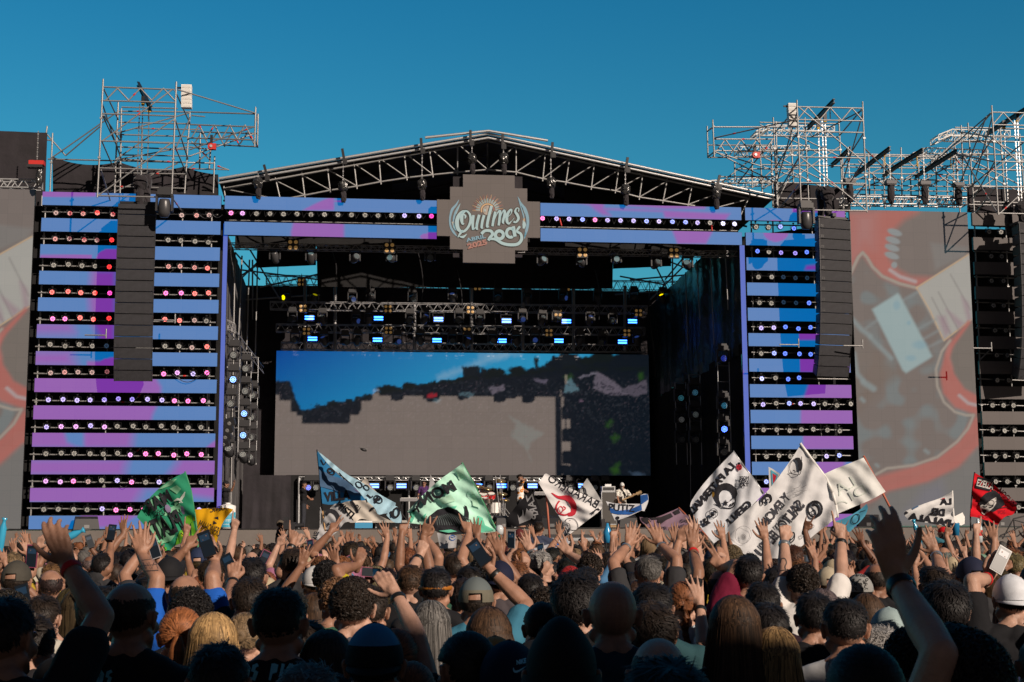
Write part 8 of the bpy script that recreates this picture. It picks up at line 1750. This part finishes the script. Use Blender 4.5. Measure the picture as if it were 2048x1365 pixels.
# crates / platforms under the raised people
for x, D, z, w_, lab in ((1076,23.5,.36,.9,'low black crate under the man in slate grey T-shirt'),(1039,24.5,.22,.6,'low black crate under the man in red cap'),(1886,21,.75,.6,'tall black crate under the child in red beanie'),(1372,39.4,.5,1.6,'black pit platform carrying the photographers'),(561,42,.55,1.,'black pit platform carrying the camera operator')):
    c = P(x, 1075, D); mb = MB(); mb.box((c.x, c.y, z/2), (w_, .7, z)); mb.box((c.x, c.y-.36, z-.04), (w_-.02,.02,.06)); tag(mb.build('crate', M['plastic']), lab, 'crate')
c = P(579,1052,41.6); t = thing('video_camera', 'black broadcast camera in the pit left of the white flag', 'camera', c); mb = MB(); mb.box(c, (.34,.22,.2)); mb.build('body', M['plastic'], t); mb = MB(); mb.tube(c+Vector((.15,0,0)), c+Vector((.42,.0,.02)), .07, 10); mb.build('lens', M['plastic'], t); mb = MB(); mb.box(c+Vector((-.1,0,.2)), (.14,.14,.1)); mb.build('viewfinder', M['plastic'], t); tube_obj('tripod', c, c-UP*1.2, .04, t, 'black_metal')
c = P(1398,1052,39.6); t = thing('video_camera', 'black photo camera held by the right pit photographer', 'camera', c); mb = MB(); mb.box(c, (.2,.12,.14)); mb.build('body', M['plastic'], t); mb = MB(); mb.tube(c, c+Vector((-.2,.02,.0)), .05, 10); mb.build('lens', M['plastic'], t)
c = P(1212,1050,20.); t = thing('handheld_gimbal', 'black camera gimbal lifted on a stick below the blue and white flag', 'camera', c); mb = MB(); mb.box(c, (.12,.08,.08)); mb.box(c+Vector((.05,0,-.09)), (.06,.04,.1)); mb.box(c+Vector((-.04,0,.05)), (.05,.04,.06)); mb.build('body', M['plastic'], t); tube_obj('stick', c-UP*.05, c-UP*.5, .012, t, 'black_metal')
# ------------------------------------------------------------------ individuals of the crowd
spots = []; rc = random.Random(23); Y = 3.6; occ = list(hero_xy)
while Y < 46:
    stepx = .56 if Y < 13 else .60 if Y < 24 else .70; X_ = -(.365*Y+.5)
    while X_ < .365*Y+.5:
        x = X_+rc.uniform(-.15,.15); y = Y+rc.uniform(-.2,.2); X_ += stepx
        mind = .40 if Y < 10 else .45
        if any((x-a)**2+(y-b_)**2 < mind**2 for a, b_ in occ): continue
        pxx = proj((x, y, 1.6))[0]
        if y < 4.75 and (any(a < pxx < b_ for a, b_ in ((130,270),(400,640),(960,1090),(1150,1290),(1620,1760))) or rc.random() < .25): continue
        if abs(x-P(1120,1075,46).x) < 1.8 and y > 45: continue
        occ.append((x, y)); spots.append((x, y))
    Y += .52 if Y < 13 else .6 if Y < 24 else .85
spots.sort(key=lambda q: q[1]); NIND = 300-NS
COLS = [((.010,.010,.012),'black'),((.012,.012,.016),'black'),((.03,.03,.035),'charcoal'),((.55,.55,.54),'white'),((.02,.03,.08),'navy'),((.25,.02,.02),'red'),((.18,.18,.19),'grey'),((.06,.16,.3),'blue'),((.4,.36,.28),'beige'),((.03,.09,.06),'green'),((.012,.011,.013),'black'),((.015,.014,.016),'black'),((.4,.28,.03),'mustard'),((.3,.12,.2),'pink')]
HK = {0: [('short','short'),('fade','cropped'),('short','short'),('curly','curly'),('wavy','wavy'),('bald','thinning')], 1: [('long','long'),('long','long straight'),('tail','tied back'),('bun','tied-up'),('braid','plaited'),('wavy','wavy')]}
HN = [('black','black'),('black','black'),('dark','dark'),('dark','dark'),('black','black'),('dark','dark'),('black','black'),('dark','dark'),('brown','brown'),('brown','brown'),('auburn','auburn'),('dirty','fair'),('darkgrey','greying')]
MARK = [(60,'under the left side screen'),(150,'under the left edge of the striped tower'),(240,'left of the green flag'),(330,'below the green flag'),(400,'right of the green flag'),(460,'below the yellow flag'),(560,'left of the stage technician'),(640,'below the blue banner'),(720,'below the beige flag'),(800,'between the blue and mint flags'),(900,'below the mint flag'),(1000,'right of the mint flag'),(1070,'below the black flag'),(1150,'below the BARADERO flag'),(1240,'below the bass player'),(1330,'left of the pink flag'),(1410,'below the pink flag'),(1490,'below LA PATERNAL flag'),(1570,'below the left part of the biggest white flag'),(1660,'below the right part of the biggest white flag'),(1760,'below the faded white flag'),(1850,'below the right side screen'),(1930,'below the DEL PALA flag'),(2400,'below the red flag')]
used = {}; inst = []
def describe(f, kn, hn, cn, kr, kl, px, extra=''):
    arm = {('down','down'): '', ('phone','phone'): ' filming with both hands', }.get((kr, kl))
    if arm is None: arm = ' holding a phone' if 'phone' in (kr, kl) else ' both arms up' if kr != 'down' and kl != 'down' else ' one arm up'
    m = next(t for x, t in MARK if px < x); w_ = 'woman' if f else 'man'
    return f'{w_} with {kn} {hn} hair, {cn} top,{arm} {m}'.replace(', ,', ',').replace(',  ', ', ')
allp = []
for q, (x, y) in enumerate(spots):
    i = rc.randrange(32); v = VAR[i]
    if y < 9.5:
        while v['kinds'] != ('down','down'): i = rc.randrange(32); v = VAR[i]
    if v['kinds'] != ('down','down') and rc.random() < (.60 if y > 13 else .42): i = rc.randrange(3)+16*rc.randrange(2); v = VAR[i]
    f = v['kw']['f']; h = rc.gauss(1.62 if f else 1.735, .05); 
    if y < 10: h = min(h, 1.66 if y < 7 else 1.70)
    if y < 6: h = min(h, 1.60)
    allp.append((x, y, i, f, h))
npx = 0
for q, (x, y, i, f, h) in enumerate(allp[:NIND]):
    v = VAR[i]; kd, kn = rc.choice(HK[f]); hc, hn = rc.choice(HN); c, cn = rc.choice(COLS); skn = rc.choice(['fair','mid','mid','tan','mid','tan','dark' if rc.random() < .3 else 'mid'])
    if 'mats' not in v:
        b, s, t = MS[v['b']], MS[v['s']], MS[v['t']]; finish_body(b, v['hr']); wrinkle(s, .009, 6, i); s.materials.clear(); s.materials.append(CLOTH); t.materials.clear(); t.materials.append(TROU); v['mats'] = 1
    M4 = Matrix.Translation((x, y, 0)) @ Matrix.Rotation(rc.gauss(0, .16)-x/y*.3, 4, 'Z') @ Matrix.Scale(h/1.765, 4); px = proj((x, y, h))[0]
    lab = describe(f, kn, hn, cn, *v['kinds'], px); inst.append((lab, px, y))
    o = link('person', MS[v['b']], mtx=M4); tag(o, lab, 'person', 'people in the crowd watching the stage'); o.color = (*SK[skn], 1)
    sh = link('shirt', MS[v['s']], o, world=False); sh.color = (*c, 1); link('trousers', MS[v['t']], o, world=False)
    hh = link('hair', shared_hair(kd, rc.randrange(2), f), o, world=False, mtx=rot_m(v['hr'])); hh.color = (*[a*rc.uniform(.8,1.2) for a in HR[hc]], 1)
    if rc.random() < .13 and kd not in ('long','tail','bun','braid'):
        ck = ('capped', f)
        if ck not in HM: HM[ck] = hair_mesh('short', 77, 1100, .3, .3, None, 1.7, 1., None, f, True)
        hh.data = HM[ck]
        kc = rc.choice(['cap','backcap','backcap','beanie','bucket']); key = (kc, f)
        if key not in CAPS: CAPS[key] = cap_mesh(kc, None, f)
        cc, cnm = rc.choice([((.012,.012,.015),'black'),((.02,.03,.07),'navy'),((.5,.5,.5),'white'),((.4,.33,.22),'beige'),((.35,.02,.02),'red'),((.15,.25,.18),'pale green')]); k_ = link('hat' if kc == 'bucket' else 'beanie' if kc == 'beanie' else 'cap', CAPS[key], o, world=False, mtx=rot_m(v['hr'])); k_.color = (*cc, 1)
        lab = describe(f, kn, hn, cn, *v['kinds'], px).replace(f'{kn} {hn} hair', f'{cnm} {"bucket hat" if kc == "bucket" else "beanie" if kc == "beanie" else "cap"}'); o['label'] = lab; inst[-1] = (lab, px, y)
    for key, kk in zip(('armR','armL'), v['kinds']):
        if kk == 'phone' and key in v['sp']['out'] and (key == 'armR' or v['kinds'][0] != 'phone'):
            npx += 1; two = v['kinds'] == ('phone','phone'); add_phone(M4, v['sp']['out'][key], f'{"" if npx % 2 else "slim "}phone of the {lab}', tilt=two, col=rc.choice([(.012,.012,.014),(.3,.3,.32),(.02,.03,.06),(.25,.05,.1)]))
    inst[-1] = (o, lab, px, y)
# make every crowd label single out one person
from collections import defaultdict
gr = defaultdict(list)
for o, lab, px, y in inst: gr[lab].append((px, y, o))
POSW = ['leftmost','second from left','third from left','fourth from left','fifth from left','sixth from left','seventh from left']
for lab, l in gr.items():
    if len(l) > 1:
        l.sort(key=lambda t: t[0])
        for k, (px, y, o) in enumerate(l):
            w_ = 'nearer' if len(l) == 2 and y == min(a[1] for a in l) else 'farther' if len(l) == 2 else POSW[min(k, 6)]; o['label'] = f'{w_} {lab}'
for o in COL.objects:
    if o.get('label') and len(o['label'].split()) > 16: o['label'] = ' '.join(o['label'].replace(' of the ', ' of ').replace(' part of the', ' of the').split()[:16])
# ------------------------------------------------------------------ the far crowd reads as one mass
CM = mat('crowd_matter', (.5,.5,.5), .7, attr='tint', spec=.25)
lowd = []
for L_ in LOW:
    V_, F_, C_ = [], [], []; off = 0
    b, s = MS[L_['b']], MS[L_['s']]; hmsh = hair_mesh('long' if L_['sp'].get('f') else 'short', 3, 140, .3, .2, L_['hr'], 4.)
    for me, cl in ((b, 0), (s, 1), (hmsh, 2)):
        me.calc_loop_triangles(); v = co(me); tr = np.empty(len(me.loop_triangles)*3, np.int32); me.loop_triangles.foreach_get('vertices', tr); tr = tr.reshape(-1, 3); keep = v[tr].max(1)[:, 2] > 1.05; tr = tr[keep]
        u, inv = np.unique(tr.ravel(), return_inverse=True); V_.append(v[u]); F_.append(inv.reshape(-1, 3)+off); C_.append(np.full(len(u), cl)); off += len(u)
    lowd.append((np.concatenate(V_), np.concatenate(F_), np.concatenate(C_)))
VV, FF, CC = [], [], []; off = 0; LDOWN = [0, 1, 2]
for x, y, i, f, h in allp[NIND:]:
    V_, F_, C_ = lowd[rc.randrange(12) if rc.random() < .20 else rc.choice(LDOWN)]; a = rc.gauss(0, .2); s = h/1.765; R_ = np.array([[math.cos(a), math.sin(a), 0], [-math.sin(a), math.cos(a), 0], [0, 0, 1]])*s
    VV.append(V_@R_+np.array([x, y, 0])); FF.append(F_+off); off += len(V_)
    pal = np.array([SK[rc.choice(['fair','mid','mid','tan','tan'])], rc.choice(COLS)[0], HR[rc.choice(HN)[0]]]); CC.append(pal[C_])
VV, FF, CC = np.concatenate(VV), np.concatenate(FF), np.concatenate(CC)
me = bpy.data.meshes.new('distant_crowd'); me.vertices.add(len(VV)); me.vertices.foreach_set('co', VV.ravel().astype(np.float32)); me.loops.add(FF.size); me.loops.foreach_set('vertex_index', FF.ravel().astype(np.int32)); me.polygons.add(len(FF)); me.polygons.foreach_set('loop_start', np.arange(0, FF.size, 3, dtype=np.int32)); me.polygons.foreach_set('use_smooth', np.ones(len(FF), bool)); me.update(calc_edges=True)
at = me.color_attributes.new('tint', 'FLOAT_COLOR', 'POINT'); at.data.foreach_set('color', np.concatenate([CC, np.ones((len(CC), 1))], 1).ravel().astype(np.float32)); me.materials.append(CM)
o = link('distant_crowd', me); tag(o, 'dense far crowd with raised hands reaching up to the stage barrier', 'crowd', kind='stuff')
# ------------------------------------------------------------------ balloons, bottles, cup
SB = mat('blue_inflatable', (.04,.32,.52), .12, spec=.8)
def stick(x0, y0, x1, y1, D, label, r=.045):
    a, b_ = P(x0, y0, D), P(x1, y1, D); t = thing('inflatable_stick', label, 'balloon', a, 'blue inflatable cheering sticks'); q_ = (b_-a).normalized(); L = (b_-a).length; T_ = Matrix.Translation(a) @ q_.to_track_quat('Z', 'Y').to_matrix().to_4x4()
    mb = MB(); mb.lathe([(.004,-.05),(r*.9,-.045),(r*.45,-.02),(r*.5,0),(r,.05),(r*1.05,L*.5),(r,L-.05),(r*.5,L),(0,L+.005)], T_, 18); mb.build('tube', SB, t, True)
stick(8,1046,-2,1110,14,'blue inflatable stick cut by the left edge',.034); stick(160,1064,112,1086,14,'blue inflatable stick lying low behind the shaded hand',.036); stick(1829,1048,1842,1092,16,'blue inflatable stick above the hand with the wristwatch',.028)
c = P(1911,1058,19); lathe_thing('paper_cup', 'blue paper cup held up under the DEL PALA flag', 'cup', c, [('cup', [(0,-.09),(.045,-.09),(.055,.07),(.058,.075),(.05,.07),(.045,.02)], mat('cup_blue', (.02,.22,.45), .4))])
c = P(1957,1064,18); lathe_thing('plastic_bottle', 'clear plastic bottle with red label held up at the right', 'bottle', c, [('body', [(0,-.14),(.045,-.13),(.048,-.02),(.048,.05),(.02,.13),(.014,.16),(0,.165)], mat('bottle_plastic', (.55,.6,.62), .1, spec=.8)), ('label', [(.049,-.05),(.050,.02)], M['red'])])
c = P(1215,1068,18); lathe_thing('plastic_bottle', 'blue and white plastic bottle held up right of the mixing table', 'bottle', c, [('body', [(0,-.12),(.05,-.11),(.055,.02),(.02,.10),(.014,.13),(0,.135)], mat('bottle_blue', (.03,.25,.5), .15))])
c = P(999,1060,19); lathe_thing('plastic_bottle', 'clear round bottle held by a raised hand right of the mint flag', 'bottle', c, [('body', [(0,-.07),(.05,-.06),(.055,.02),(.03,.06),(0,.065)], mat('bottle_plastic', (.55,.6,.62), .1))])
